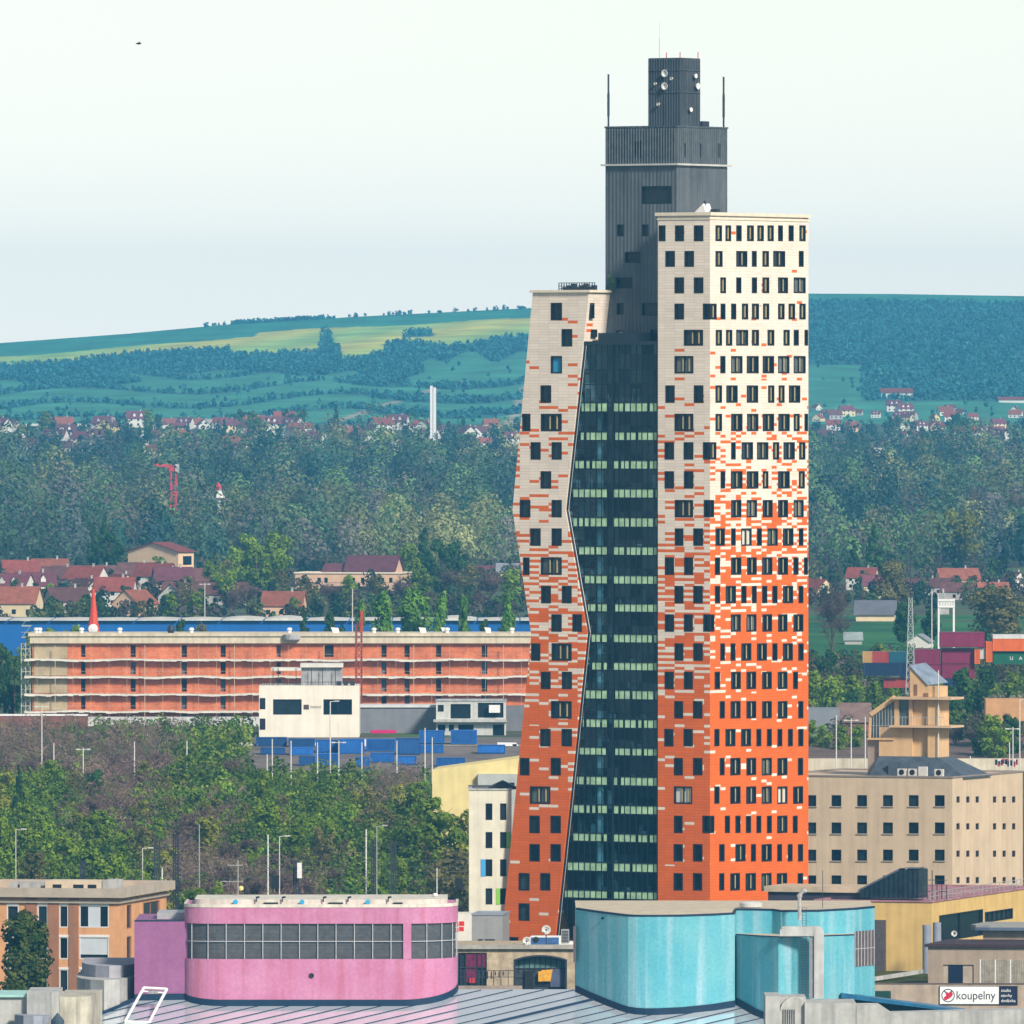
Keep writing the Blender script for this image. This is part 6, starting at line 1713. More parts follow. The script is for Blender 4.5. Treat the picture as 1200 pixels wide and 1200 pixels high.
for u0, u1, v0, v1, d in ((508, 594, 843, 846, -1.4), (540, 594, 865, 867, -1.2)): r_ = yf_.frect(u0, u1, v0, v1); pbox(b, 'f', 0, *r_, d, -.003)
b.build('balcony_slab', M_conc, yr2)
b = MB(); r_ = yf_.frect(573, 586, 826, 835); pbox(b, 'f', 0, *r_, -1.2, -.4); b.build('air_handler', M_white, yr2)
# blue containers and trucks in the yard
M_cb = mat('container_blue', (.015, .12, .42), .5, .15, .6, objrand=.35, streak=.15)
M_cb2 = mat('container_navy', (.015, .08, .26), .5, .15, .6, objrand=.3, streak=.15)
def container(u0, u1, v0, v1, Y, m, label, group, depth=2.4, name='container', doors=False, zb=None):
    t = thing(name, label, 'container', (X((u0 + u1)/2, Y), Y, Z(v1, Y)), 0, group)
    w = X(u1, Y) - X(u0, Y); h = Z(v0, Y) - Z(v1, Y)
    b = MB(); za = t.location.z
    n_ = max(6, int(w/.45))
    for k in range(n_):          # corrugated long side
        a, c = -w/2 + .12 + (w - .24)*k/n_, -w/2 + .12 + (w - .24)*(k + .55)/n_
        b.box(a, c, -.06, -.001, za + .2, za + h - .18)
    b.box(-w/2, w/2, 0, depth, za, za + h)
    b.build('body', m, t)
    b = MB()
    for xx in (-w/2, w/2 - .14): b.box(xx, xx + .14, -.09, -.062, za, za + h)
    b.box(-w/2 + .145, w/2 - .145, -.09, -.062, za + h - .15, za + h); b.box(-w/2 + .145, w/2 - .145, -.09, -.062, za, za + .17); b.build('frame', m, t)
    return t
blues = [(338, 369, 865.5, 875, 'flat blue container lying high beside the white office'), (339, 367, 876, 884.5, 'low blue container under the flat one by the white office'), (370, 396, 867, 881.5, 'blue container standing behind the first tall lamp posts'), (397, 427, 866, 883, 'blue container right of the tall white lamp post'),
 (350, 369, 886, 897, 'dull blue container low in the scrub by the yard'), (370, 398, 882.5, 896, 'blue container low in the yard scrub under the office front'), (417, 433, 887, 904, 'narrow blue container nearest to the scrub in the yard'), (429, 463, 866, 880, 'blue container under the magenta door panel'), (464, 492, 865, 884, 'dark blue container beside the two lamp posts'),
 (491, 521, 856, 871, 'bright blue skip left in front of the yard building'), (528, 559, 855.5, 871.5, 'bright blue skip right in front of the yard building'), (486, 520, 873, 882, 'low blue container below the bright blue skips'), (300, 336, 864, 874, 'blue container at the left corner of the white office'), (511, 545, 888, 898, 'teal blue container low before the yellow hall'), (434, 462, 882, 893, 'blue container in front of the one under the magenta panel'), (466, 488, 886, 896, 'small blue container before the dark blue one by the two lamp posts'), (305, 334, 876, 884, 'blue container low under the left window of the white office'), (560, 592, 873, 883, 'pale blue container at the right end of the white yard wall')]
for i, q in enumerate(blues): container(*q[:4], min(2068 - .5*i, yfor(q[3] + 1.)), M_cb if i % 4 else M_cb2, q[4], 'blue containers in the yard')
boxthing('yard_wall', 'low white yard wall below the bright blue skips', 'wall', 520, 615, 873, 895, 2046, .6, mat('dirty_white_wall', (.60, .58, .53), .8, .15, .4, streak=.2))
for i, (u, lab) in enumerate(((375, 'white van parked between blue containers left'), (432, 'white van parked under the grey warehouse'), (598, 'white van parked at the right end of the yard'), (296, 'pale van parked left of the white office'))):
    Y = 2044; t = thing('parked_van', lab, 'van', (X(u, Y), Y, Z(876 if i != 1 else 872, Y) - 1.2), 0, 'vans in the yard'); za = t.location.z
    b = MB(); P = [(-2.2, .4), (2.3, .4), (2.3, 1.1), (1.5, 1.25), (1.0, 2.0), (-2.2, 2.05)]
    for y in (0, 1.9): b.poly([(x, y, za + z) for x, z in P])
    for p, q in zip(P, P[1:] + P[:1]): b.poly([(p[0], 0, za + p[1]), (q[0], 0, za + q[1]), (q[0], 1.9, za + q[1]), (p[0], 1.9, za + p[1])])
    b.build('body', M_white, t)
    for x in (-1.4, 1.4): b = MB(); b.lathe((x, .2, za + .35), [(.01, 0), (.36, 0), (.36, .3)], 12, axis='y'); b.build('wheel', M_dark, t)
    b = MB(); b.box(.4, 1.1, -.03, -.002, za + 1.25, za + 1.8); b.build('window', M_pane, t)
# red lattice hoist mast
YM = 2132
t = thing('hoist_mast', 'dark red lattice hoist mast rising in front of the brick building', 'mast', (X(420.5, YM), YM, zg(YM)))
b = MB(); dx = (X(423.5, YM) - X(417, YM))/2; zz = zg(YM); zt_ = Z(722, YM)
for x in (-dx, dx): b.bar((x, 0, zz), (x, 0, zt_ + (0 if x > 0 else -1.5)), .28)
k = 0; z = zz
while z < zt_ - 1.5: b.bar((-dx, 0, z), (dx, 0, z + 1.1), .13); b.bar((dx, 0, z), (-dx, 0, z + 1.1), .13); z += 1.1
b.build('lattice', mat('dark_red_mast', (.24, .03, .025), .6, .15), t)
b = MB(); b.bar((dx, 0, zt_ - 3), (dx, 0, zt_ + 1), .4); b.build('red_top', mat('bright_red_mast', (.5, .03, .02), .5, .1), t)
# blue long shed
boxthing('blue_shed', 'very long blue walled shed with white roof edge behind the brick building', 'shed', -40, 660, 727.5, 775, 2500, 40, mat('strong_blue_sheet', (.008, .11, .38), .5, .10, .05, streak=.1))
f = Fr(660, 2499, 0); b = MB(); xa = f.front(-40, 720)[0]
xs_ = np.linspace(xa, 0, 15)
tr_ = thing('shed_roofs', 'row of low white curved roofs on top of the long blue shed', 'roof', (f.cx, f.cy, f.front(300, 727.4)[1]))
for i in range(14):
    b = MB(); a, c = xs_[i], xs_[i+1] - .3; z0 = f.front(300, 727.3)[1]; n_ = 6; hh_ = .12 + .5*rng.random()**2
    pr_ = [(a + (c - a)*k/n_, z0 + hh_*math.sin(math.pi*(.1 + .8*k/n_))) for k in range(n_ + 1)]
    for (xq, zq_), (xr, zr_) in zip(pr_[:-1], pr_[1:]): b.poly([(xq, 0, z0), (xr, 0, z0), (xr, 0, zr_), (xq, 0, zq_)]); b.poly([(xq, 0, zq_), (xr, 0, zr_), (xr, 30, zr_), (xq, 30, zq_)])
    b.build('roof', mat('dusty_white_roof', (.58, .57, .52), .8, .2, .3), tr_)
# red spire
YP = 2230
t = thing('chapel_spire', 'slender red pointed spire with a white foot behind the brick building', 'spire', (X(109.5, YP), YP, zg(YP)))
hw = (X(117, YP) - X(102, YP))/2; z0, z1 = Z(741, YP), Z(690, YP)
b = MB(); b.lathe((0, 0, 0), [(hw*1.0, z0), (hw*.72, z0 + 2), (hw*.42, (z0*.35 + z1*.65)), (.2, z1)], 8); b.build('spire_roof', mat('red_spire_sheet', (.62, .06, .02), .5, .1, .5, streak=.1), t)
b = MB(); b.box(-hw*.9, hw*.9, -hw*.9, hw*.9, zg(YP), z0 - .005); b.build('tower_base', mat('spire_base_white', (.6, .58, .52), .8, .1), t)
b = MB(); b.lathe((0, -hw - .1, z0 + .7), [(.01, 0), (.9, .1), (.9, .5), (.01, .6)], 12, axis='y'); b.build('white_disc', M_white, t)
b = MB(); b.bar((0, 0, z1), (0, 0, z1 + 1.2), .12); b.build('finial', M_darkpole, t)

# ------------------------------------------------------------------ right side rail yard
boxthing('rail_wall', 'long cream rail embankment wall with graffiti behind the beige office', 'wall', 930, 1260, 889, 935, 1990, 1.5, mat('cream_rail_wall', (.60, .53, .40), .8, .18, .15, streak=.2))
b = MB()
rg = np.random.default_rng(8)
for k in range(16):
    u = 1168 + k*1.6; z = Z(893.5 + rg.uniform(-2, 2), 1989.9); x = X(u, 1989.9); b.box(x - .25, x + .15, 0, .05, z - .45, z + .4, int(rg.integers(3)))
b.v = [(x - X(1180, 1989.9), y, z - Z(899, 1989.9)) for x, y, z in b.v]
gq = b.build('graffiti', [mat('graffiti_black', (.03, .03, .04), .6, 0), mat('graffiti_red', (.45, .05, .08), .6, 0), mat('graffiti_white', (.7, .7, .7), .6, 0)], loc=(X(1180, 1989.9), 1989.9, Z(899, 1989.9))); gq.parent = bpy.data.objects['rail_wall']
gq.location = (X(1180, 1989.9) - bpy.data.objects['rail_wall'].location.x, -.08, Z(899, 1989.9) - bpy.data.objects['rail_wall'].location.z)
b = MB(); b.poly([(X(930, 2002), 0, 0), (X(1260, 2002), 0, 0), (X(1260, 2060), 58, 2.2), (X(930, 2060), 58, 2.2)])
tag(b.build('rail_bed', mat('brown_ballast', (.14, .095, .075), .95, .25, .2), loc=(0, 1992, Z(889, 1992) - .3)), kind='structure')
boxthing('graffiti_parapet', 'low brown grey parapet along the tracks on the right edge', 'wall', 1105, 1260, 876, 892, 2040, 1., mat('brown_grey_concrete', (.28, .22, .19), .85, .2, .4))
gyf, gyr, _, zts = boxthing('grey_workshop', 'grey workshop with small dark windows between the skyscraper and the turret', 'workshop', 930, 984, 831.5, 900, 2060, 16, mat('workshop_grey', (.20, .215, .24), .6, .1, .4, streak=.1), holes=((948, 957, 864, 871), (967, 977, 863.5, 871)))
f = Fr(1020, 2075, 0); r = f.root('brown_barn', 'low brown roofed barn beside the grey workshop', 'barn', zg(2075)); xa = f.front(984.5, 850)[0]
b = MB(); b.gable(xa, 0, 0, 14, zg(2075), f.front(1000, 846)[1], f.front(1000, 826)[1], 0, 1); b.build('wall', [mat('barn_brick', (.24, .10, .08), .85, .2, .5), mat('barn_roof', (.20, .13, .11), .85, .2, .5)], r)
M_con = {'maroon': mat('container_maroon', (.19, .012, .055), .5, .15, .5, objrand=.25, streak=.15), 'navy': mat('container_dark_navy', (.012, .03, .085), .5, .15, .5, objrand=.3, streak=.15), 'orange': mat('container_orange', (.70, .14, .015), .5, .12, .5, streak=.15),
 'green': mat('container_green', (.012, .12, .06), .5, .12, .5, streak=.15), 'white': mat('container_white', (.62, .62, .60), .5, .12, .5, streak=.2), 'brick': mat('container_brick_red', (.34, .045, .04), .5, .12, .5, streak=.15), 'teal': mat('container_teal', (.012, .085, .13), .5, .12, .5, streak=.15), 'tan': mat('container_tan', (.50, .30, .10), .5, .15, .5, streak=.2)}
YC = 2240
cons = [(1102, 1154, 741, 758.5, 'maroon', 'maroon container topmost of the stack right of the lattice mast'), (1072, 1102, 761, 778, 'maroon', 'maroon container just right of the lattice mast, second tier'), (1104, 1142, 760, 777.5, 'maroon', 'maroon container under the topmost maroon one'), (1142, 1148.5, 761, 778, 'orange', 'narrow orange red container end beside the maroon stack'),
 (1147, 1155, 759, 772, 'white', 'white container end showing between maroon and orange stacks'), (1104, 1142, 778.3, 795, 'maroon', 'dull maroon container third from the top of its stack'), (1011, 1022, 764, 776.5, 'tan', 'tan container end at the left of the container stacks'), (1022, 1041.5, 764, 776.5, 'brick', 'brick red container end beside the tan one'),
 (1042, 1064, 764, 776.5, 'teal', 'teal blue container left of the lattice mast'), (1013, 1055, 777, 792, 'navy', 'navy blue container below the tan and red ends'), (1055, 1066, 777.3, 794, 'navy', 'dark navy container end left of the turret head'), (1036, 1066, 794.8, 806, 'brick', 'dark red container low behind the green bushes'),
 (1155.5, 1163, 752, 776, 'orange', 'tall orange container end in front of the orange stack'), (1163.5, 1212, 748.5, 763, 'orange', 'orange container with a white roof at the right edge'), (1164, 1212, 763.4, 778, 'green', 'green container lettered U A at the right edge'), (1106, 1130, 796, 812, 'navy', 'navy container at the bottom of the maroon stack'), (1066, 1103, 778.6, 795, 'maroon', 'dark maroon container hidden low behind the bush')]
for i, (u0, u1, v0, v1, m, lab) in enumerate(cons):
    c = container(u0, u1, v0, v1, YC + (i % 3)*.6, M_con[m], lab, 'stacked freight containers', 6.)
    if 'lettered' in lab:
        za = c.location.z
        for ch, u in (('U', 1183.5), ('A', 1194)):
            text(ch, 'lettering', X(u, YC) - X((u0 + u1)/2, YC), Z(773.5, YC), .95, M_white, c, y=-.1)
    if 'white roof' in lab:
        b = MB(); w = X(u1, YC) - X(u0, YC); zz = Z(v0, YC); b.box(-w/2, w/2, -.1, 6, zz + .003, zz + .75); b.build('roof_sheet', M_con['white'], c)
boxthing('bus_shelter', 'long orange tan flat canopy among the bushes on the right', 'shelter', 1155, 1230, 819, 831, 2020, 6, mat('orange_tan_fascia', (.50, .27, .12), .7, .12, .6), zb=Z(845, 2020))
# lattice mast with whip
YL = 2180
t = thing('lattice_mast', 'slim steel lattice mast with a long whip beside the containers', 'mast', (X(1067, YL), YL, zg(YL)))
b = MB(); w0, w1 = .95, .3; z0, z1, z2 = zg(YL), Z(700, YL), Z(640, YL)
for sx in (-1, 1):
    for sy in (-1, 1): b.bar((sx*w0, sy*w0, z0), (sx*w1, sy*w1, z1), .13)
n_ = 15
for k in range(n_):
    za, zb2 = z0 + (z1 - z0)*k/n_, z0 + (z1 - z0)*(k + 1)/n_; wa, wb2 = w0 + (w1 - w0)*k/n_, w0 + (w1 - w0)*(k + 1)/n_
    b.bar((-wa, -wa, za), (wb2, -wb2, zb2), .08); b.bar((wa, -wa, za), (-wb2, -wb2, zb2), .08); b.bar((-wa, -wa, za), (wa, -wa, za), .08)
b.build('lattice', mat('weathered_steel', (.36, .37, .38), .6, .15), t)
b = MB(); b.bar((0, 0, z1), (0, 0, z2), .16, n=6); b.bar((-.2, 0, z1 - 2), (2.0, 0, z1 - 1.2), .12); b.build('whip', M_darkpole, t)
# white portal
YB = 2330
t = thing('white_portal', 'white steel portal with two legs and a louvred gantry above the containers', 'gantry', (X(1109, YB), YB, zg(YB)))
px = lambda u: X(u, YB) - X(1109, YB); pz = lambda v: Z(v, YB)
b = MB(); b.box(px(1099), px(1101.2), 0, .6, zg(YB), pz(703)); b.box(px(1116.7), px(1118.9), 0, .6, zg(YB), pz(703)); b.build('legs', M_white, t)
b = MB(); b.box(px(1099), px(1119), -.1, .7, pz(704.5), pz(702)); b.box(px(1099), px(1119), -.1, .7, pz(712), pz(709.5))
for k in range(9): x = px(1101.5) + (px(1116.5) - px(1101.5))*k/8; b.box(x - .12, x + .12, 0, .5, pz(709.4), pz(704.6))
b.build('gantry', M_white, t)
b = MB()
for k in range(6): x = px(1100.2) + (px(1111) - px(1100.2))*k/5; b.box(x - .22, x + .22, .1, .5, pz(701.9), pz(695)); b.box(x - .2, x + .2, .1, .5, pz(720), pz(712.2))
b.box(px(1104.5), px(1106.5), .1, .5, pz(695), pz(690)); b.build('louvre_boards', M_conc, t)
# green sports field, low grey hall, little white hut
def flat_patch(name, u0, u1, Y0, Y1, m):
    b = MB(); n_ = 8
    for k in range(n_):
        ya, yb_ = Y0 + (Y1 - Y0)*k/n_, Y0 + (Y1 - Y0)*(k + 1)/n_
        b.poly([(X(u0, ya), ya, zg(ya) + .06), (X(u1, ya), ya, zg(ya) + .06), (X(u1, yb_), yb_, zg(yb_) + .06), (X(u0, yb_), yb_, zg(yb_) + .06)])
    tag(b.build(name, m), kind='structure')
flat_patch('yard', 292, 640, 1985, 2078, mat('grey_yard_asphalt', (.17, .145, .13), .95, .3, .12))
flat_patch('field', 945, 1210, 2480, 2760, leaf_mat('bright_meadow', (.03, .13, .045), (.065, .22, .06), .035, 0))
flat_patch('field', 990, 1125, 4190, 4260, mat('pinkish_bare_soil', (.34, .24, .20), .9, .12, .05))
flat_patch('field', 990, 1060, 4262, 4320, leaf_mat('far_green_crop', (.03, .16, .05), (.04, .2, .07), .05, 0))
flat_patch('field', 1140, 1260, 4190, 4250, mat('pinkish_bare_soil', (.34, .24, .20), .9, .12, .05))
flat_patch('field', 940, 1260, 4760, 4840, leaf_mat('far_meadow', (.04, .12, .07), (.05, .15, .09), .05, 0))
# ------------------------------------------------------------------ houses
M_roofs = {'red': mat('red_roof_tiles', (.22, .055, .042), .85, .2, .5, objrand=.2, streak=.1), 'brown': mat('brown_roof_tiles', (.12, .052, .048), .85, .2, .5, objrand=.2), 'plum': mat('plum_roof_tiles', (.14, .042, .058), .85, .2, .5, objrand=.2), 'orange': mat('orange_roof_tiles', (.25, .082, .05), .85, .2, .5, objrand=.15), 'grey': mat('grey_sheet_roof', (.24, .25, .27), .7, .15, .5)}
M_walls = {'white': mat('white_house_render', (.64, .62, .56), .8, .08, .5), 'cream': mat('cream_house_render', (.66, .54, .34), .8, .08, .5), 'peach': mat('peach_house_render', (.64, .42, .28), .8, .08, .5), 'pink': mat('pink_house_render', (.55, .32, .32), .8, .08, .5), 'grey': mat('grey_house_render', (.40, .37, .35), .8, .1, .5), 'yellow': mat('yellow_house_render', (.66, .52, .22), .8, .08, .5)}
HP = {}
def house_proto(key, w, d, hw, hr, wallc, roofc, along='x', nwin=3, floors=1, chim=1, dormer=0):
    r = bpy.data.objects.new('house', None)
    def sub(mb, name, ms, parent):
        me = bpy.data.meshes.new(name); me.from_pydata(mb.v, [], mb.f)
        for m in ms: me.materials.append(m)
        if len(ms) > 1: me.polygons.foreach_set('material_index', mb.m)
        o = bpy.data.objects.new(name, me); o.parent = parent
        return o
    b = MB(); b.gable(-w/2, w/2, 0, d, -2, hw, hw + hr, 0, 0, .4, along, True, False); wl_ = sub(b, 'wall', [M_walls[wallc]], r)
    b = MB(); b.gable(-w/2, w/2, 0, d, -2, hw, hw + hr, 0, 0, .45, along, False, True); rf = sub(b, 'roof', [M_roofs[roofc]], r)
    if chim: b = MB(); b.box(w*.18, w*.18 + .6, d*.5 - .3, d*.5 + .3, hw + hr*.5, hw + hr + 1.0); b.box(w*.18 - .08, w*.18 + .68, d*.5 - .38, d*.5 + .38, hw + hr + 1.0, hw + hr + 1.15); sub(b, 'chimney', [M_walls['grey']], rf)
    if dormer:
        for k in range(dormer):
            b = MB(); x = -w/2 + w*(k + 1)/(dormer + 1); b.gable(x - .8, x + .8, d*.1, d*.45, hw + .2, hw + hr*.5, hw + hr*.8, 0, 1, .12, 'y'); sub(b, 'dormer', [M_walls['white'], M_roofs[roofc]], rf)
    for fl_ in range(floors):
        for k in range(nwin):
            x = -w/2 + w*(k + .5)/nwin; z = .9 + 2.8*fl_
            if z + 1.3 > hw and along == 'x': continue
            b = MB(); b.box(x - .6, x + .6, -.05, -.004, z, z + 1.35); f_ = sub(b, 'window', [M_frame], r)
            b = MB(); b.poly([(x - .48, -.06, z + .12), (x + .48, -.06, z + .12), (x + .48, -.06, z + 1.23), (x - .48, -.06, z + 1.23)]); sub(b, 'pane', [M_pane], f_)
    HP[key] = r
for wc, rc, k, a in (('white', 'red', 'A', 'x'), ('white', 'brown', 'B', 'y'), ('cream', 'red', 'C', 'y'), ('grey', 'brown', 'D', 'x'), ('white', 'plum', 'E', 'x'), ('peach', 'orange', 'F', 'x'), ('yellow', 'brown', 'G', 'y'), ('white', 'orange', 'I', 'x'), ('cream', 'plum', 'J', 'x')):
    house_proto(k, 12 if a == 'x' else 9, 9 if a == 'x' else 11, 5.2 if k in 'AEJ' else 3.6, 3.9, wc, rc, a, 3 if a == 'x' else 2, 2 if k in 'AEJ' else 1, 1, 2 if k in 'BE' else 0)
house_proto('L', 26, 10, 3.4, 3.4, 'grey', 'brown', 'x', 7, 1, 1)
house_proto('M', 17, 10, 4.2, 4.6, 'cream', 'orange', 'x', 4, 1, 1)
def place_house(key, u, Y, rz, label, group, sc=1.):
    src = HP[key]
    o = bpy.data.objects.new('house', None); COL.objects.link(o)
    def rec(s_, d_):
        for ch in s_.children:
            c = ch.copy(); COL.objects.link(c); c.parent = d_; rec(ch, c)
    rec(src, o)
    o.location = (X(u, Y), Y, ground(X(u, Y), Y)); o.rotation_euler = (0, 0, R(rz)); o.scale = (sc,)*3
    return tag(o, label, 'house', group)
near_houses = [
 ('M', 8, 2745, -12, 'large orange tiled house with a cream gable at the far left above the blue shed'), ('E', 44, 2920, 12, 'white dormered house with plum roof behind the large orange tiled house'), ('D', 84, 2790, 20, 'brown roofed grey house left of the red spire'), ('B', 112, 2900, 35, 'white gabled house just behind the tip of the red spire'),
 ('C', 150, 2960, 28, 'cream gabled house with a red roof below the peach hall'), ('F', 174, 2760, 62, 'small orange roofed house with a steep gable right of the red spire'), ('L', 238, 2880, -6, 'long low brown roofed house in the trees right of the spire'), ('A', 26, 3080, 10, 'white house with a red roof in the row at the far left edge'),
 ('D', 66, 3060, -15, 'grey house with a dark brown roof behind the dormered house'), ('L', 108, 3100, 4, 'long brown roofed house in the second row left of the peach hall'), ('A', 176, 3040, -20, 'red roofed white house directly under the peach hall'), ('J', 205, 2990, 10, 'cream house with plum roof right of the peach hall foot'),
 ('F', 330, 2740, -8, 'low orange red roofed house alone above the blue shed'), ('D', 236, 3040, 15, 'brown roofed grey house half hidden in trees right of the peach hall'), ('A', 132, 2850, -8, 'red roofed white house between the spire and the cream gable'), ('E', 8, 2900, -20, 'plum roofed house at the left edge behind the large orange tiled house'), ('I', 60, 3160, 8, 'orange roofed white house rearmost on the left'), ('B', 200, 2840, -30, 'white gabled house above the long blue shed right of the small steep gable'), ('D', 160, 3110, 0, 'brown roofed house behind the peach hall left corner'), ('A', 94, 3000, -25, 'red roofed house in the middle of the left cluster')]
for q in near_houses: place_house(*q, 'houses around the peach hall', .78)
right_houses = [('C', 968, 2960, 40, 'cream gabled house beside the right edge of the skyscraper'), ('J', 1030, 2960, 6, 'cream house with plum roof left of the lattice mast top'), ('L', 1078, 3000, -4, 'long brown roofed house behind the lattice mast'), ('M', 1126, 3060, 14, 'large orange roofed house highest on the right'), ('L', 1140, 2940, -10, 'long brown roofed house under the large orange roofed one'), ('F', 1166, 2920, 10, 'small orange roofed house at the right end of the row'), ('A', 1008, 3060, -14, 'red roofed white house behind the cream plum roofed one'), ('B', 1196, 3050, 25, 'white gabled house at the right edge among dark trees')]
for q in right_houses: place_house(*q, 'houses behind the sports field', .62)
# peach hall, pink villa, yellow rows
f = Fr(209, 3150, 36); r = f.root('peach_hall', 'big peach hall with a shallow red roof above the house cluster', 'hall', zg(3150) - 1); xa = f.front(150, 660)[0]; ds = f.side(227, 660)[0]; ze = f.front(160, 646)[1]
b = MB(); b.gable(xa, 0, 0, ds, zg(3150) - 1, ze, f.front(180, 636)[1], 0, 1, .6, 'y'); b.build('wall', [mat('hall_peach', (.72, .50, .32), .8, .06, .3), M_roofs['red']], r)
b = MB(); b.box(.004, .06, ds*.3, ds*.85, ze - 3.5, ze - 1.2); b.build('side_window', M_pane, r)
f = Fr(375, 3050, -14); r = f.root('peach_villa', 'long peach villa with a flat wing and plum gabled roof among the trees', 'villa', zg(3050)); xa = f.front(346, 680)[0]
f = Fr(470, 3050, 10); r.location = (f.cx, f.cy, zg(3050)); r.rotation_euler = (0, 0, -f.phi)
xa, ze = f.front(346, 672); zr_ = f.front(440, 652)[1]; xg = f.front(404, 660)[0]
wv = [f.frect(u, u + 4, 677, 683) for u in (372, 380, 403, 412, 423, 434, 446, 456)]
b = MB(); shell(b, xa, 0, 0, 14, zg(3050) - 1, ze, wv); b.build('wall', M_walls['peach'], r)
for w_ in wv: window(r, 'f', 0, w_, M_frame, M_pane, fw=.1, dep=.25)
b = MB(); ring(b, xa, 0, 0, 14, ze + .003, ze + .35, .3, .5); b.build('cornice', M_cream, r)
b = MB(); b.gable(xg, -2., 1, 13, ze, ze + .8, zr_, 0, 1, .5); b.build('gabled_roof', [M_walls['peach'], M_roofs['plum']], r)
b = MB(); b.gable(f.front(376, 660)[0], xg - .3, 2, 12, ze, ze + .3, f.front(390, 661.5)[1], 0, 1, .3); b.build('lower_roof', [M_walls['peach'], M_roofs['plum']], r)
b = MB(); a0 = f.front(384, 690)[0]; z = f.front(420, 687)[1]; b.box(a0, -3, -1.6, -.003, z - .3, z); 
for k in range(14): x = a0 + (-3 - a0)*k/13; b.bar((x, -1.5, z), (x, -1.5, z + .9), .07)
b.bar((a0, -1.5, z + .9), (-3, -1.5, z + .9), .09); b.build('balcony', M_darkpole, r)
for u0, u1, v0, v1, Y, lab in ((549, 577, 664, 684, 3160, 'yellow low house with a plum roof left of the skyscraper wing'), (582, 630, 661, 683, 3175, 'yellow house with a grey hipped roof beside the skyscraper wing')):
    f = Fr(u1, Y, 2); r = f.root('yellow_house', lab, 'house', zg(Y) - 1); xa, ze = f.front(u0, (v0*.55 + v1*.45))
    b = MB(); b.gable(xa, 0, 0, 10, zg(Y) - 1, ze, f.front(u1, v0)[1], 0, 1, .4); b.build('wall', [M_walls['yellow'], M_roofs['plum' if u0 < 560 else 'grey']], r)
    for k in range(4): x = xa + (0 - xa)*(k + .5)/4; b = MB(); b.box(x - .7, x + .7, -.05, -.004, ze - 2.6, ze - 1.0); b.build('window', M_frame, r)
f = Fr(1048, 2700, 3); r = f.root('low_hall', 'low beige hall with a slate grey roof on the sports field', 'hall', zg(2700)); xa, ze = f.front(1003, 720)
b = MB(); b.gable(xa, 0, 0, 14, zg(2700), ze, f.front(1020, 705)[1], 0, 1, .5); b.build('wall', [M_walls['cream'], mat('slate_grey_roof', (.13, .135, .16), .8, .15, .3)], r)
f = Fr(1088, 2540, 12); r = f.root('small_hut', 'small white hut with a pale roof behind the lattice mast', 'hut', zg(2540)); xa, ze = f.front(1064, 752)
b = MB(); b.gable(xa, 0, 0, 6, zg(2540), ze, f.front(1075, 744)[1], 0, 1, .3, 'y'); b.build('wall', [M_walls['white'], M_roofs['grey']], r)
f = Fr(1010, 2560, 0); r = f.root('small_shed', 'small grey green roofed shed among bushes right of the skyscraper', 'shed', zg(2560)); xa, ze = f.front(990, 750)
b = MB(); b.gable(xa, 0, 0, 6, zg(2560), ze, f.front(1000, 742)[1], 0, 1, .3); b.build('wall', [M_walls['grey'], mat('grey_green_sheet_roof', (.28, .34, .32), .8, .15, .3)], r)
# far villages
rv_ = np.random.default_rng(21)
KL = {'A': 'white two storey house with a red roof', 'B': 'white gabled house with a brown roof', 'C': 'cream gabled house with a red roof', 'D': 'grey house with a brown roof', 'E': 'white house with a plum dormered roof', 'F': 'peach house with an orange roof', 'I': 'white house with an orange roof', 'J': 'cream house with a plum roof', 'G': 'yellow gabled house with a brown roof'}
keys = list('AABBCDDEEFIJG')
n_ = 0
while n_ < 105:
    u = rv_.uniform(-10, 640); Y = rv_.choice([5270, 5400, 5520, 5650, 5780, 5900]) + rv_.uniform(-35, 35)
    k = keys[rv_.integers(len(keys))]
    place_house(k, u, Y, rv_.uniform(-40, 40), KL[k] + ' in the far village under the left hill', 'far village houses under the left hill', rv_.uniform(.55, .9)); n_ += 1
n_ = 0
while n_ < 52:
    u = 940 + rv_.gamma(2.2, 45) if rv_.uniform() < .3 else rv_.normal(1110, 50); Y = rv_.choice([5450, 5650, 5850, 6050, 6150, 6250]) + rv_.uniform(-40, 40)
    if not 945 < u < 1215: continue
    k = keys[rv_.integers(len(keys))]
    place_house(k, u, Y, rv_.uniform(-40, 40), KL[k] + ' in the far village right of the skyscraper', 'far village houses right of the skyscraper', rv_.uniform(.38, .66)); n_ += 1
for u, Y, w, h, lab, m in ((1038, 5060, 26, 7, 'white arched hall alone in the woods right of the skyscraper', 'white'), (1051, 6520, 17, 5, 'long pink roofed barn on the hillside right of the skyscraper', 'pink'), (1150, 5700, 22, 5, 'long red roofed building in the right hand village', 'pink'), (1190, 6450, 18, 3, 'low pink barn at the right edge of the hillside', 'pink'), (968, 5200, 40, 4, 'long low pink roofed shed beside the skyscraper in the woods', 'pink')):
    t = thing('far_barn', lab, 'barn', (X(u, Y), Y, ground(X(u, Y), Y)), 0)
    za = t.location.z; b = MB(); b.gable(-w/2, w/2, 0, 12, za - 3, za + h*.55, za + h, 0, 1, .5); b.build('wall', [M_walls['white'], M_walls['white'] if m == 'white' else M_roofs['red']], t)
boxthing('long_white_shed', 'long white shed below the hill behind the left village', 'shed', 163, 192, 492, 497, 5950, 12, M_walls['white'])
boxthing('long_white_shed', 'very long thin white shed below the hill at the far left', 'shed', 30, 105, 496.5, 500, 5960, 12, M_walls['white'])
boxthing('long_white_shed', 'thin white shed between the two other white sheds under the hill', 'shed', 196, 262, 491, 493.5, 5985, 12, M_walls['grey'])
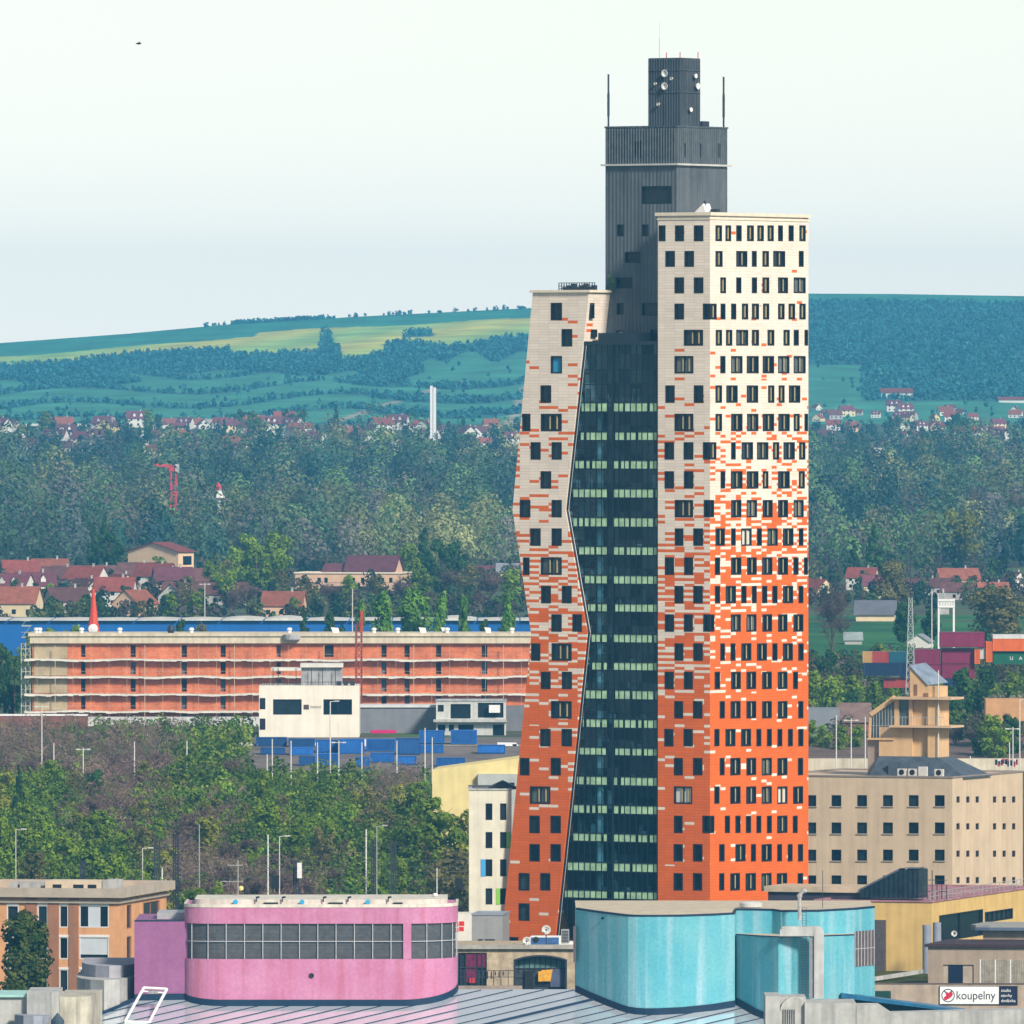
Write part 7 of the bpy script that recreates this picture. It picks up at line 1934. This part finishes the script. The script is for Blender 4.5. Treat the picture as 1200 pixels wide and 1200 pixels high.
# far landmarks
YW = 5300
t = thing('white_chimney', 'tall slim white twin shaft rising from the far village before the hill', 'chimney', (X(507.5, YW), YW, ground(0, YW)))
b = MB(); w = X(511, YW) - X(507.5, YW); z0, z1 = ground(0, YW), Z(452, YW); b.box(-w, -w*.15, 0, 3, z0, z1); b.box(w*.05, w, .3, 3.3, z0, z1 - .8); b.box(-w*.148, w*.048, .8, 2.5, z0, z1 - 1.2, 1); b.build('shaft', [mat('chimney_white', (.72, .72, .70), .7, .06), M_conc2], t)
YR = 3650
t = thing('red_crane', 'red lattice tower crane with a folded jib standing in the valley wood', 'crane', (X(203.5, YR), YR, zg(YR)))
b = MB(); dx = (X(206.5, YR) - X(200.5, YR))/2; z0, z1 = zg(YR), Z(553, YR)
for sx in (-dx, dx):
    for sy in (-dx, dx): b.bar((sx, sy, z0), (sx, sy, z1), .5)
z = z0
while z < z1 - 2: b.bar((-dx, -dx, z), (dx, -dx, z + 2), .34); b.bar((dx, -dx, z), (-dx, -dx, z + 2), .34); z += 2
M_cr = mat('crane_red', (.50, .05, .06), .6, .1); b.build('mast', M_cr, t)
b = MB(); jx = lambda u: X(u, YR) - X(203.5, YR); zj = lambda v: Z(v, YR)
b.bar((jx(208), 0, zj(550)), (jx(180), 0, zj(544)), .55); b.bar((jx(206), 0, zj(546)), (jx(180), 0, zj(543.5)), .4); b.bar((jx(209), 0, zj(551)), (jx(198), 0, zj(551)), .7)
for k in range(8): u = 205 - k*3; b.bar((jx(u), 0, zj(549.5 - k*.75)), (jx(u - 2), 0, zj(546 - k*.35)), .3)
b.build('jib', M_cr, t)
b = MB(); b.box(jx(205.5), jx(210), -.8, .8, zj(554), zj(544)); b.build('counterweight', M_conc, t)
YS2 = 3600
t = thing('small_tower', 'little white tower with a red pointed top in the valley wood', 'tower', (X(256, YS2), YS2, zg(YS2)))
b = MB(); b.lathe((0, 0, 0), [(.7, zg(YS2)), (.7, Z(584, YS2)), (2.0, Z(583.5, YS2)), (1.9, Z(582, YS2)), (1.3, Z(580, YS2)), (.8, Z(574, YS2))], 10); b.build('white_base', M_walls['white'], t)
b = MB(); b.lathe((0, 0, 0), [(1.1, Z(574, YS2)), (.9, Z(570, YS2)), (.1, Z(565, YS2))], 10); b.build('red_top', M_cr, t)
for u, lab in ((88, 'pale lattice power pylon standing left in the valley wood'), (1072, 'pale lattice power pylon in the wood right of the skyscraper')):
    Yp = 4600; t = thing('power_pylon', lab, 'pylon', (X(u, Yp), Yp, zg(Yp)), 0, 'power pylons in the valley'); b = MB(); z0, z1 = zg(Yp), Z(556, Yp)
    for s_ in (-1, 1): b.bar((s_*2.6, 0, z0), (s_*.5, 0, z1), .28)
    for k in range(7): za, zb2 = z0 + (z1 - z0)*k/7, z0 + (z1 - z0)*(k+1)/7; a, c = 2.6 - 2.1*k/7, 2.6 - 2.1*(k+1)/7; b.bar((-a, 0, za), (c, 0, zb2), .16); b.bar((a, 0, za), (-c, 0, zb2), .16)
    for z, l_ in ((z1 - 1, 5), (z1 - 4, 7)): b.bar((-l_, 0, z), (l_, 0, z), .25)
    b.build('lattice', M_steel, t)
b = MB()
for dz, yy in ((0, 0), (-1.2, 0)):
    P = []
    for k in range(33): u = -20 + 1240*k/32; P.append((X(u, 4600), 4600, Z(566.5 + 1.2*math.cos(k*.8), 4600) + dz))
    b.tube(P, .16, n=4)
tag(b.build('power_line', mat('pale_power_line', (.50, .52, .55), .5, .05)), 'pale power lines strung across the valley wood between pylons', 'power line')
# the bird
b = MB(); bx, by, bz = X(162.5, 900), 900, Z(51, 900)
b.v = []; 
body = [(-.30, 0, 0), (-.12, .06, .05), (.12, .05, .06), (.26, 0, .03), (.12, -.05, .03), (-.12, -.06, .0)]
b.lathe((0, 0, 0), [(.01, -.22), (.06, -.12), (.075, .02), (.05, .14), (.01, .22)], 8, axis='x')
b.poly([(-.02, 0, .04), (.10, 0, .05), (.06, .32, .15), (.0, .36, .14)]); b.poly([(-.02, 0, .04), (.10, 0, .05), (.12, -.30, .10), (.05, -.36, .09)]); b.poly([(-.20, .03, .01), (-.20, -.03, .01), (-.34, -.07, .02), (-.34, .07, .02)])
tag(b.build('bird', M_dark, loc=(bx, by, bz)), 'small dark bird flying high in the pale sky', 'bird')

# ------------------------------------------------------------------ poles, lamps and masts
def pole(u, v0, Y, w=.22, kind='plain', m=None, label='', group=None, arm=1):
    m = m or M_pole; z0, z1 = zg(Y), Z(v0, Y)
    nm = {'lamp': 'street_lamp', 'tee': 'street_lamp'}.get(kind, 'mast')
    t = thing(nm, label, 'lamp post' if nm == 'street_lamp' else 'mast', (X(u, Y), Y, z0), 0, group)
    b = MB(); b.bar((0, 0, z0 - .3), (0, 0, z1), w, n=8, w2=w*.7); b.build('post', m, t)
    if kind == 'lamp':
        b = MB(); b.bar((0, 0, z1 - .05), (arm*.9, 0, z1 + .05), w*.5, n=6); b.box(min(arm*.7, arm*1.5), max(arm*.7, arm*1.5), -.15, .15, z1 - .02, z1 + .13); b.build('lamp_head', m, t)
    if kind == 'tee':
        b = MB(); b.bar((-.9, 0, z1 - .3), (.9, 0, z1 - .3), .09); b.box(-1.2, -.6, -.15, .15, z1 - .38, z1 - .2); b.box(.6, 1.2, -.15, .15, z1 - .38, z1 - .2); b.build('lamp_head', m, t)
    if kind == 'band':
        b = MB(); z = z0 + 2
        while z < z1: b.bar((0, 0, z), (0, 0, z + .14), w*1.35, n=8); z += 1.6
        b.build('bands', M_lfr, t)
    if kind == 'cat':
        b = MB()
        for s_ in (-.32, .32): b.bar((s_, 0, z0 - .3), (s_, 0, z1), .20)
        z = z0
        while z < z1 - .8: b.bar((-.32, 0, z), (.32, 0, z + .8), .09); b.bar((.32, 0, z), (-.32, 0, z + .8), .09); z += .8
        b.bar((-.3, 0, z1 - 1.2), (arm*2.6, 0, z1 - .9), .1); b.bar((-.3, 0, z1 - .1), (arm*1.4, 0, z1 - .8), .08); b.build('lattice', m, t)
    return t
PL = [(49, 826, 1965, 'tee', 'tall pale lamp post with a double head on the far left of the bank'), (63, 871, 1960, 'plain', 'pale plain mast just right of the tall double headed lamp post'), (97.5, 876, 1955, 'tee', 'short pale lamp post with a double head above the green trees'), (157.5, 869, 1962, 'plain', 'pale plain mast before the bare bushes by the site wall'), (219, 868, 1962, 'plain', 'pale plain mast before the middle of the site wall'),
 (313, 884, 1950, 'plain', 'short pale mast before the left corner of the white office'), (319, 866, 1955, 'plain', 'pale plain mast before the left half of the white office'), (341, 868, 1955, 'plain', 'pale mast under the left window of the white office'), (372, 870, 1955, 'plain', 'pale mast under the emblem of the white office'), (387, 822, 1958, 'lamp', 'tall pale lamp post reaching up to the right window of the white office'),
 (397, 868, 1952, 'tee', 'pale post with a double head under the right window of the white office'), (424, 870, 1955, 'plain', 'pale plain mast by the right corner of the white office'), (465, 868, 1985, 'plain', 'thin pale mast under the magenta panel'), (498, 853, 1965, 'plain', 'pale mast left of the two masts by the yellow hall'), (506.5, 864, 1960, 'plain', 'pale mast touching the left end of the yellow hall'),
 (980, 838, 1950, 'plain', 'thin pale mast before the grey workshop'), (997.5, 842, 1955, 'tee', 'pale lamp post with a double head left of the turret'), (1014, 840, 1985, 'plain', 'short pale mast touching the turret pier'), (1137, 886, 1940, 'plain', 'pale mast above the right end of the turret roof'), (1183, 870, 1945, 'plain', 'pale mast with graffiti behind near the right edge'), (1195, 820, 1950, 'lamp', 'tall pale lamp post at the very right edge'), (1187, 852, 1960, 'tee', 'pale double lamp just left of the right edge'), (1092, 690, 2420, 'plain', 'thin tall pale mast left of the white portal'), (240, 683, 2600, 'tee', 'tall floodlight mast among the houses left of the villa'), (413, 690, 2480, 'plain', 'thin white mast behind the red hoist mast')]
for u, v, Y, kd, lab in PL: pole(u, v, Y, .26 if kd != 'tee' else .24, kd, M_pole, lab, 'pale masts along the railway', 1)
PL2 = [(18.5, 972, 'lamp', M_pole, 'pale lamp post behind the left end of the orange office'), (167, 994, 'lamp', M_pole, 'pale lamp post behind the right end of the orange office'), (190, 1017, 'band', M_white, 'short white banded post right of the orange office'), (184, 984, 'cat', M_darkpole, 'dark lattice rail mast left of two behind the orange office'), (206, 978, 'cat', M_darkpole, 'dark lattice rail mast right of two behind the orange office'),
 (233.5, 966, 'plain', M_steel, 'thin grey mast rising behind the pink building roof left end'), (314, 978, 'band', M_white, 'white banded mast left behind the pink building'), (327.5, 980, 'lamp', M_pole, 'pale lamp post beside the left white banded mast'), (347, 1008, 'cat', M_darkpole, 'short dark lattice mast carrying a white box'), (429, 972, 'band', M_white, 'white banded mast in the middle behind the pink building'),
 (441.5, 968, 'lamp', M_steel, 'grey lamp post fixed beside the dark mast behind the pink building'), (438, 983, 'cat', M_darkpole, 'dark lattice rail mast right beside the grey lamp post'), (461, 985, 'cat', M_darkpole, 'dark lattice rail mast right of the grey lamp post'), (512, 1017, 'plain', M_white, 'short white pole above the right end of the pink building'), (97, 1008, 'cat', M_darkpole, 'dark stub mast behind the roof cabins of the orange office'), (539, 1036, 'plain', M_darkpole, 'dark short signal mast beside the cream block')]
for i, (u, v, kd, m, lab) in enumerate(PL2): pole(u, v, 1640 + (i % 4)*6, .26 if kd == 'band' else .2, kd, m, lab, 'masts by the near tracks', 1)
b = MB(); b.box(-.32, .32, -.2, .2, 0, 2.1); tag(b.build('signal_box', M_white, loc=(X(351, 1639), 1639, Z(1029, 1639))), 'white upright box on the short dark lattice mast', 'box')
b = MB(); b.box(-.5, .5, -.2, .2, 0, 1.8); tag(b.build('rail_signal', M_dark, loc=(X(323, 1641), 1641, Z(1041, 1641))), 'black signal head beside the left white banded mast', 'signal')
b = MB(); b.box(-.5, .5, -.2, .2, 0, 1.5); tag(b.build('rail_signal', M_dark, loc=(X(538, 1641), 1641, Z(1042, 1641))), 'black signal head on the mast beside the cream block', 'signal')
t = thing('roof_aerial', 'yagi aerial with a yellow lamp on the left end of the pink roof', 'aerial', (X(279, 1396), 1396, zC))
b = MB(); b.bar((0, 0, zC), (0, 0, Z(1008, 1396)), .09)
for v, l_ in ((1014, 1.2), (1033, 2.)):
    z = Z(v, 1396); b.bar((-l_, 0, z), (.5, 0, z), .05)
    for k in range(6): x = -l_ + k*(l_ + .5)/5; b.bar((x, -.4, z), (x, .4, z), .04); b.bar((x, 0, z - .12), (x, 0, z + .12), .04)
b.build('aerial', M_steel, t)
b = MB(); b.lathe((.35, 0, Z(1041, 1396)), [(.01, -.3), (.24, -.2), (.3, 0), (.24, .2), (.01, .3)], 12); b.build('yellow_lamp', mat('yellow_lamp_glass', (.75, .62, .18), .3, .05), t)
b = MB()
for v in (1009, 1016, 1022, 1030):
    P = [(X(u, 1644), 1644, Z(v + 1.5*math.cos(u*.03) + (u - 400)*.006, 1644)) for u in range(200, 560, 12)]
    b.tube(P, .045, n=3)
tag(b.build('overhead_wires', mat('copper_wire', (.10, .11, .12), .5, .05)), 'thin overhead rail wires strung behind the pink building', 'wires')

# ------------------------------------------------------------------ trees one can tell apart
TL = {'green': ('bush', 'fresh green spring tree on the rail bank'), 'yellow': ('bush', 'yellow green budding tree on the rail bank'), 'bare': ('bush', 'bare brown twiggy tree on the rail bank'), 'olive': ('bush', 'olive brown budding tree on the rail bank'), 'dark': ('bush', 'dark green tree on the rail bank'), 'grey': ('bush', 'pale blossoming tree on the rail bank')}
rt = np.random.default_rng(33)
def bank_tree(kind, u, Y, s):
    key = kind + ('0' if kind == 'grey' else str(rt.integers(2 if kind == 'dark' else 3)))
    x = X(u, Y)
    tree(key, 'tree', (x, Y, zg(Y) - .2), (s*rt.uniform(.9, 1.2), s*rt.uniform(.9, 1.2), s*rt.uniform(.85, 1.15)), TL[kind][1], TL[kind][1].replace(' tree', ' trees'))
def bank_zone(u, Y): return math.sin(u*.017 + Y*.011) + math.sin(u*.041 - Y*.02)*.7
def brown_zone(u, Y): return (240 < u < 420 and Y < 1800) or (u < 290 and Y > 1955)
us, ks = [[], []], None
sp_g, sp_b = [], []
while len(sp_g) + len(sp_b) < 6200:
    Y = rt.uniform(1600, 2100); u = rt.uniform(-20, 622)
    if u > 500 and Y > 1775: continue
    if Y > 1968 and u > 292: continue
    if Y > 1915 and u > 292 and rt.uniform() < .35: continue
    if Y > 2092 or (Y > 1985 and rt.uniform() < .4): continue
    n1 = bank_zone(u, Y) + rt.normal()*.6 - (.95 if brown_zone(u, Y) or Y > 1990 else 0)
    (sp_g if n1 > -.5 else sp_b).append((X(u, Y), Y))
wood('green_undergrowth', sp_g, [((.14, .23, .020), .8), ((.09, .16, .016), .8), ((.18, .24, .03), .8), ((.05, .10, .018), .8)], 60, .27, (1.6, 4.2), 'fresh green undergrowth covering the rail bank', lambda x, y: zg(y), 8)
wood('brown_undergrowth', sp_b, [((.24, .16, .14), .8), ((.19, .12, .105), .8), ((.22, .175, .10), .8)], 70, .42, (1.5, 4.2), 'brown leafless scrub covering the rail bank', lambda x, y: zg(y), 9, .16)
rows = [(1625, 15, 1.05), (1680, 15, .95), (1735, 14, .9), (1790, 13, .84), (1840, 13, .8), (1885, 12, .74), (1928, 12, .70), (1962, 12, .62), (2010, 12, .62)]
for Y, st, s in rows:
    u = -25.
    while u < 610:
        uu = u + rt.uniform(-6, 6); YY = Y + rt.uniform(-16, 16)
        n1 = bank_zone(uu, YY) + rt.normal()*.75
        if YY > 1905 and uu > 290 or YY > 1990: u += 20; continue
        if uu > 505 and YY > 1780 and uu < 620: 
            u += st*1.35*rt.uniform(.8, 1.2)
            if rt.uniform() < .6: continue
        browny = brown_zone(uu, YY)
        if browny: kd = 'bare' if n1 < .7 else ('olive' if n1 < 1.2 else 'green')
        else: kd = 'green' if n1 > .25 else ('olive' if n1 > -.35 else ('yellow' if n1 > -1.05 else ('dark' if n1 > -1.35 else 'bare')))
        if YY > 1950 and rt.uniform() < .5: kd = 'bare'
        bank_tree(kd, uu, YY, s*rt.uniform(.75, 1.25))
        u += st*2.3*rt.uniform(.8, 1.2)
for u, Y, s, kd in ((22, 1880, .8, 'conifer'), (0, 1690, 1.0, 'grey'), (12, 1700, .9, 'grey')):
    if kd == 'conifer': tree('conifer0', 'conifer_tree', (X(u, Y), Y, zg(Y)), (.6, .6, 1.0), 'narrow dark conifer among the green trees on the left of the bank', None)
    else: bank_tree('grey', u, Y, s)
for u, Y, sc_ in ((507, 1790, 1.0), (522, 1760, 1.15), (538, 1745, 1.1), (515, 1700, 1.05), (533, 1690, 1.2), (545, 1650, 1.15), (550, 1790, 1.0)):
    bank_tree(('green', 'yellow', 'olive')[int(u) % 3], u, Y, sc_*1.3)
# gardens and scrub among houses and along the yards
gs = []
while len(gs) < 800:
    Y = rt.uniform(2560, 3330); u = rt.uniform(-20, 625) if rt.uniform() < .72 else rt.uniform(940, 1225)
    if u > 900 and Y < 2800: continue
    if 340 < u < 475 and 2930 < Y < 3055 and rt.uniform() < .75: continue
    gs.append((X(u, Y), Y))
wood('garden_scrub', gs, [((.03, .07, .03), .9), ((.06, .11, .03), .9), ((.09, .08, .055), .8), ((.11, .13, .04), .9), ((.08, .07, .06), .8), ((.02, .045, .03), 1.2)], 110, .40, (2.5, 5.5), 'garden trees and scrub growing among the houses below the wood', lambda x, y: zg(y), 14)
ys_ = []
while len(ys_) < 650:
    Y = rt.uniform(2040, 2470); u = rt.uniform(945, 1225)
    if 2225 < Y < 2255 and u > 1005: continue
    if Y > 2255 and u > 1050 and rt.uniform() < .5: continue
    ys_.append((X(u, Y), Y))
wood('yard_scrub', ys_, [((.06, .11, .02), .9), ((.09, .085, .04), .8), ((.13, .10, .08), .8), ((.12, .16, .03), .9), ((.03, .06, .02), .9)], 70, .30, (1.5, 4.5), 'low scrub growing along the rail yard right of the skyscraper', lambda x, y: zg(y), 15)
vs_ = []
while len(vs_) < 420:
    Y = rt.uniform(4980, 5980); u = rt.uniform(-20, 640) if rt.uniform() < .66 else rt.uniform(940, 1225)
    vs_.append((X(u, Y), Y))
wood('village_gardens', vs_, [((.02, .055, .04), .9), ((.04, .09, .045), .9), ((.07, .09, .05), .9), ((.015, .04, .035), 1.2)], 60, .55, (3, 6.5), 'garden trees between the houses of the far villages', lambda x, y: ground(x, y), 16)
# poplars and trees behind the brick building
for u, Y, w_, vt, k, lab in ((423, 2330, .7, 702, 'poplar0', 'thin small poplar beside the red hoist mast'), (449, 2330, 1.3, 692, 'poplar0', 'first broad poplar right of the hoist mast'), (484, 2345, 1.9, 686, 'poplar1', 'broadest poplar in the middle of the row'), (518, 2335, 1.0, 693, 'poplar0', 'slim poplar right of the broadest one'), (545.5, 2340, .75, 695, 'poplar1', 'slimmest poplar in the row over the brick building'), (592, 2330, 1.1, 692, 'poplar1', 'poplar nearest to the skyscraper')):
    tree(k, 'poplar_tree', (X(u, Y), Y, zg(Y)), (w_, w_, (Z(vt, Y) - zg(Y))/11), lab, 'poplars behind the brick building')
for u, Y, vt, k, lab in ((213, 2400, 724, 'dark0', 'dark tree before the blue shed right of the spire'), (240, 2400, 729, 'olive1', 'small olive tree before the blue shed'), (356, 2420, 706, 'conifer1', 'dark conifer before the blue shed below the villa'), (391, 2410, 716, 'dark1', 'dark bushy tree left of the hoist mast'), (60, 2250, 735, 'green1', 'green bush behind the left end of the brick building'), (85, 2260, 731, 'green2', 'green bush left of the spire foot'), (36, 2245, 738, 'green0', 'green bush at the left corner of the brick building'), (3, 2200, 752, 'dark0', 'dark tree left of the scaffold tower'), (17, 2190, 764, 'dark1', 'dark tree touching the scaffold tower'), (10, 2160, 800, 'dark0', 'dark bush at the foot of the scaffold tower'), (568, 2420, 724, 'dark0', 'small dark tree between the last poplars')):
    h0 = 10 if 'con' in k else (8 if k[0] in 'dg' else 7); s_ = (Z(vt, Y) - zg(Y))/h0
    tree(k, 'tree', (X(u, Y), Y, zg(Y)), (s_*.62, s_*.62, s_), lab, None)
# right side trees
RT = [('bigbare', 975, 2420, (1.0, 1.0, 1.45), 'large bare tree close to the right edge of the skyscraper'), ('bigolive', 1172, 2500, (1.25, 1.2, .95), 'large dark olive tree above the orange container'), ('bigyellow', 1125, 3350, (1.2, 1.1, 1.15), 'large yellow green tree behind the right hand houses'), ('bigbare', 1150, 3600, (1.2, 1.2, 1.4), 'tall bare tree standing over the right hand houses'), ('bigbare', 1195, 3650, (1.0, 1., 1.3), 'tall bare tree at the right edge of the wood'), ('bigbare', 1075, 3620, (1.0, 1., 1.3), 'tall bare tree behind the lattice mast whip'),
 ('conifer0', 1000, 3080, 1.3, 'left conifer of the pair right of the skyscraper'), ('conifer1', 1024, 3090, 1.7, 'right larger conifer of the pair right of the skyscraper'), ('dark0', 970, 2330, 1.0, 'dark round bush below the large bare tree'), ('olive0', 955, 2250, 1.1, 'olive bush beside the skyscraper at container height'), ('bare1', 975, 2240, 1.1, 'bare bush below the large bare tree'), ('green0', 1030, 2350, 1.05, 'bright green bush left of the lattice mast'), ('green1', 1045, 2360, .85, 'second bright green bush left of the lattice mast'),
 ('dark1', 1062, 2560, 1.25, 'dark tree behind the lattice mast'), ('dark0', 1092, 2560, 1.0, 'dark tree behind the thin pale mast'), ('green2', 950, 2150, 1.2, 'green bush at the skyscraper edge above the workshop'), ('green1', 975, 2140, 1.15, 'green bush above the grey workshop'), ('green0', 998, 2150, 1.1, 'green bush left of the dark container stack'), ('dark1', 1000, 2120, .9, 'dark green bush above the brown barn'), ('green2', 1025, 2150, .95, 'green bush below the navy container'), ('green0', 1045, 2130, .9, 'green bush left of the turret head'),
 ('green1', 1090, 2200, 1.0, 'light green tree right of the turret head'), ('dark0', 1128, 2120, 1.4, 'big dark tree right of the turret flagpole'), ('dark1', 1110, 2110, 1.0, 'dark bush behind the turret flagpole'), ('dark0', 1150, 2150, 1.3, 'dark tree in front of the orange container end'), ('green2', 1158, 2180, 1.05, 'green tree before the green container'), ('green0', 1185, 2170, 1.1, 'green tree before the lettered container'), ('grey0', 1168, 2080, 1.15, 'pale blossoming tree left over the orange tan canopy'), ('grey0', 1192, 2085, 1.1, 'pale blossoming tree right over the orange tan canopy'), ('green1', 1165, 2000, 1.1, 'green bush before the orange tan canopy'), ('dark1', 1182, 2010, 1.0, 'dark bush below the orange tan canopy'), ('green0', 1150, 2005, .8, 'small green bush at the left end of the orange tan canopy'),
 ('bare0', 1100, 2040, .8, 'bare scrub bush right of the turret'), ('bare2', 1120, 2030, .8, 'bare scrub bush above the cream rail wall'), ('bare1', 1140, 2035, .7, 'bare scrub bush left of the small green bush'), ('green2', 950, 2030, .7, 'low green bush under the grey workshop'), ('green0', 966, 2025, .65, 'low green bush before the workshop windows'), ('green1', 985, 2020, .7, 'low green bush under the brown barn'), ('green2', 1003, 2025, .65, 'low green bush beside the turret pier'), ('bigolive', 1045, 2800, .8, 'olive tree before the right hand houses')]
for k, u, Y, s, lab in RT: tree(k, 'tree', (X(u, Y), Y, zg(Y)), s, lab, None)
# trees around the houses on the left
gt = [('dark0', 130, 3190, 1.6), ('conifer1', 110, 3200, 1.5), ('conifer0', 122, 3210, 1.7), ('green0', 60, 2830, .8), ('green1', 200, 2700, .8), ('olive0', 165, 2680, .8), ('green2', 250, 2960, 1.2), ('olive1', 262, 3000, 1.3), ('dark1', 145, 2790, .8), ('green1', 186, 3060, 1.1), ('olive2', 220, 2800, 1.2), ('bare0', 270, 2760, 1.2), ('bare1', 290, 2780, 1.3), ('green0', 300, 2980, 1.7), ('green2', 325, 3060, 1.9), ('green1', 285, 3080, 1.8), ('olive0', 360, 2800, 1.2), ('bare2', 385, 2820, 1.1), ('green0', 410, 2850, 1.0), ('olive1', 440, 2830, 1.2), ('bare0', 470, 2850, 1.3), ('green2', 490, 2900, 1.4), ('dark0', 510, 3000, 1.8), ('bare1', 530, 2900, 1.5), ('olive2', 550, 2880, 1.4), ('bare2', 575, 2860, 1.5), ('green1', 600, 2840, 1.2), ('green0', 480, 3080, 1.5), ('conifer0', 497, 3100, 1.6), ('dark1', 20, 2830, .9), ('olive0', 90, 2870, .8), ('green1', 230, 2720, .8), ('olive2', 330, 2900, 1.2), ('dark1', 535, 3050, 1.6), ('bare0', 560, 2760, 1.1), ('olive1', 618, 2900, 1.4), ('green2', 345, 2700, .7), ('green0', 268, 2880, 1.1), ('bare1', 500, 2760, 1.0), ('olive0', 450, 2720, .9)]
DK = {'green': 'fresh green tree', 'dark': 'dark green tree', 'olive': 'olive brown tree', 'bare': 'bare brown tree', 'conifer': 'dark conifer'}
for k, u, Y, s in gt:
    kd = DK[k.rstrip('0123')]
    tree(k, 'tree', (X(u, Y), Y, zg(Y)), s, kd + ' growing between the houses and the valley wood', kd + 's between the houses')
# trees in the far village
for n_ in range(46):
    u = rt.uniform(-5, 640) if n_ < 34 else rt.uniform(945, 1210); Y = rt.uniform(5300, 5900); k = ['dark0', 'conifer0', 'dark1', 'green1'][rt.integers(4)]
    kd = DK[k.rstrip('0123')]
    tree(k, 'tree', (X(u, Y), Y, ground(X(u, Y), Y)), rt.uniform(.9, 1.5), kd + ' between the houses of the far village', kd + 's in the far village')

# ------------------------------------------------------------------ the air
m = bpy.data.materials.new('haze_air'); m.use_nodes = True
nt = m.node_tree; nt.nodes.clear()
out = nt.nodes.new('ShaderNodeOutputMaterial'); pv_ = nt.nodes.new('ShaderNodeVolumePrincipled')
pv_.inputs['Color'].default_value = (.12, .56, 1.0, 1); pv_.inputs['Density'].default_value = 7.2e-5; pv_.inputs['Anisotropy'].default_value = .0
nt.links.new(pv_.outputs[0], out.inputs['Volume'])
b = MB(); b.box(-1000, 1000, -3100, 9700, -11.5, 190)
hz = b.build('haze', m); tag(hz, kind='stuff')
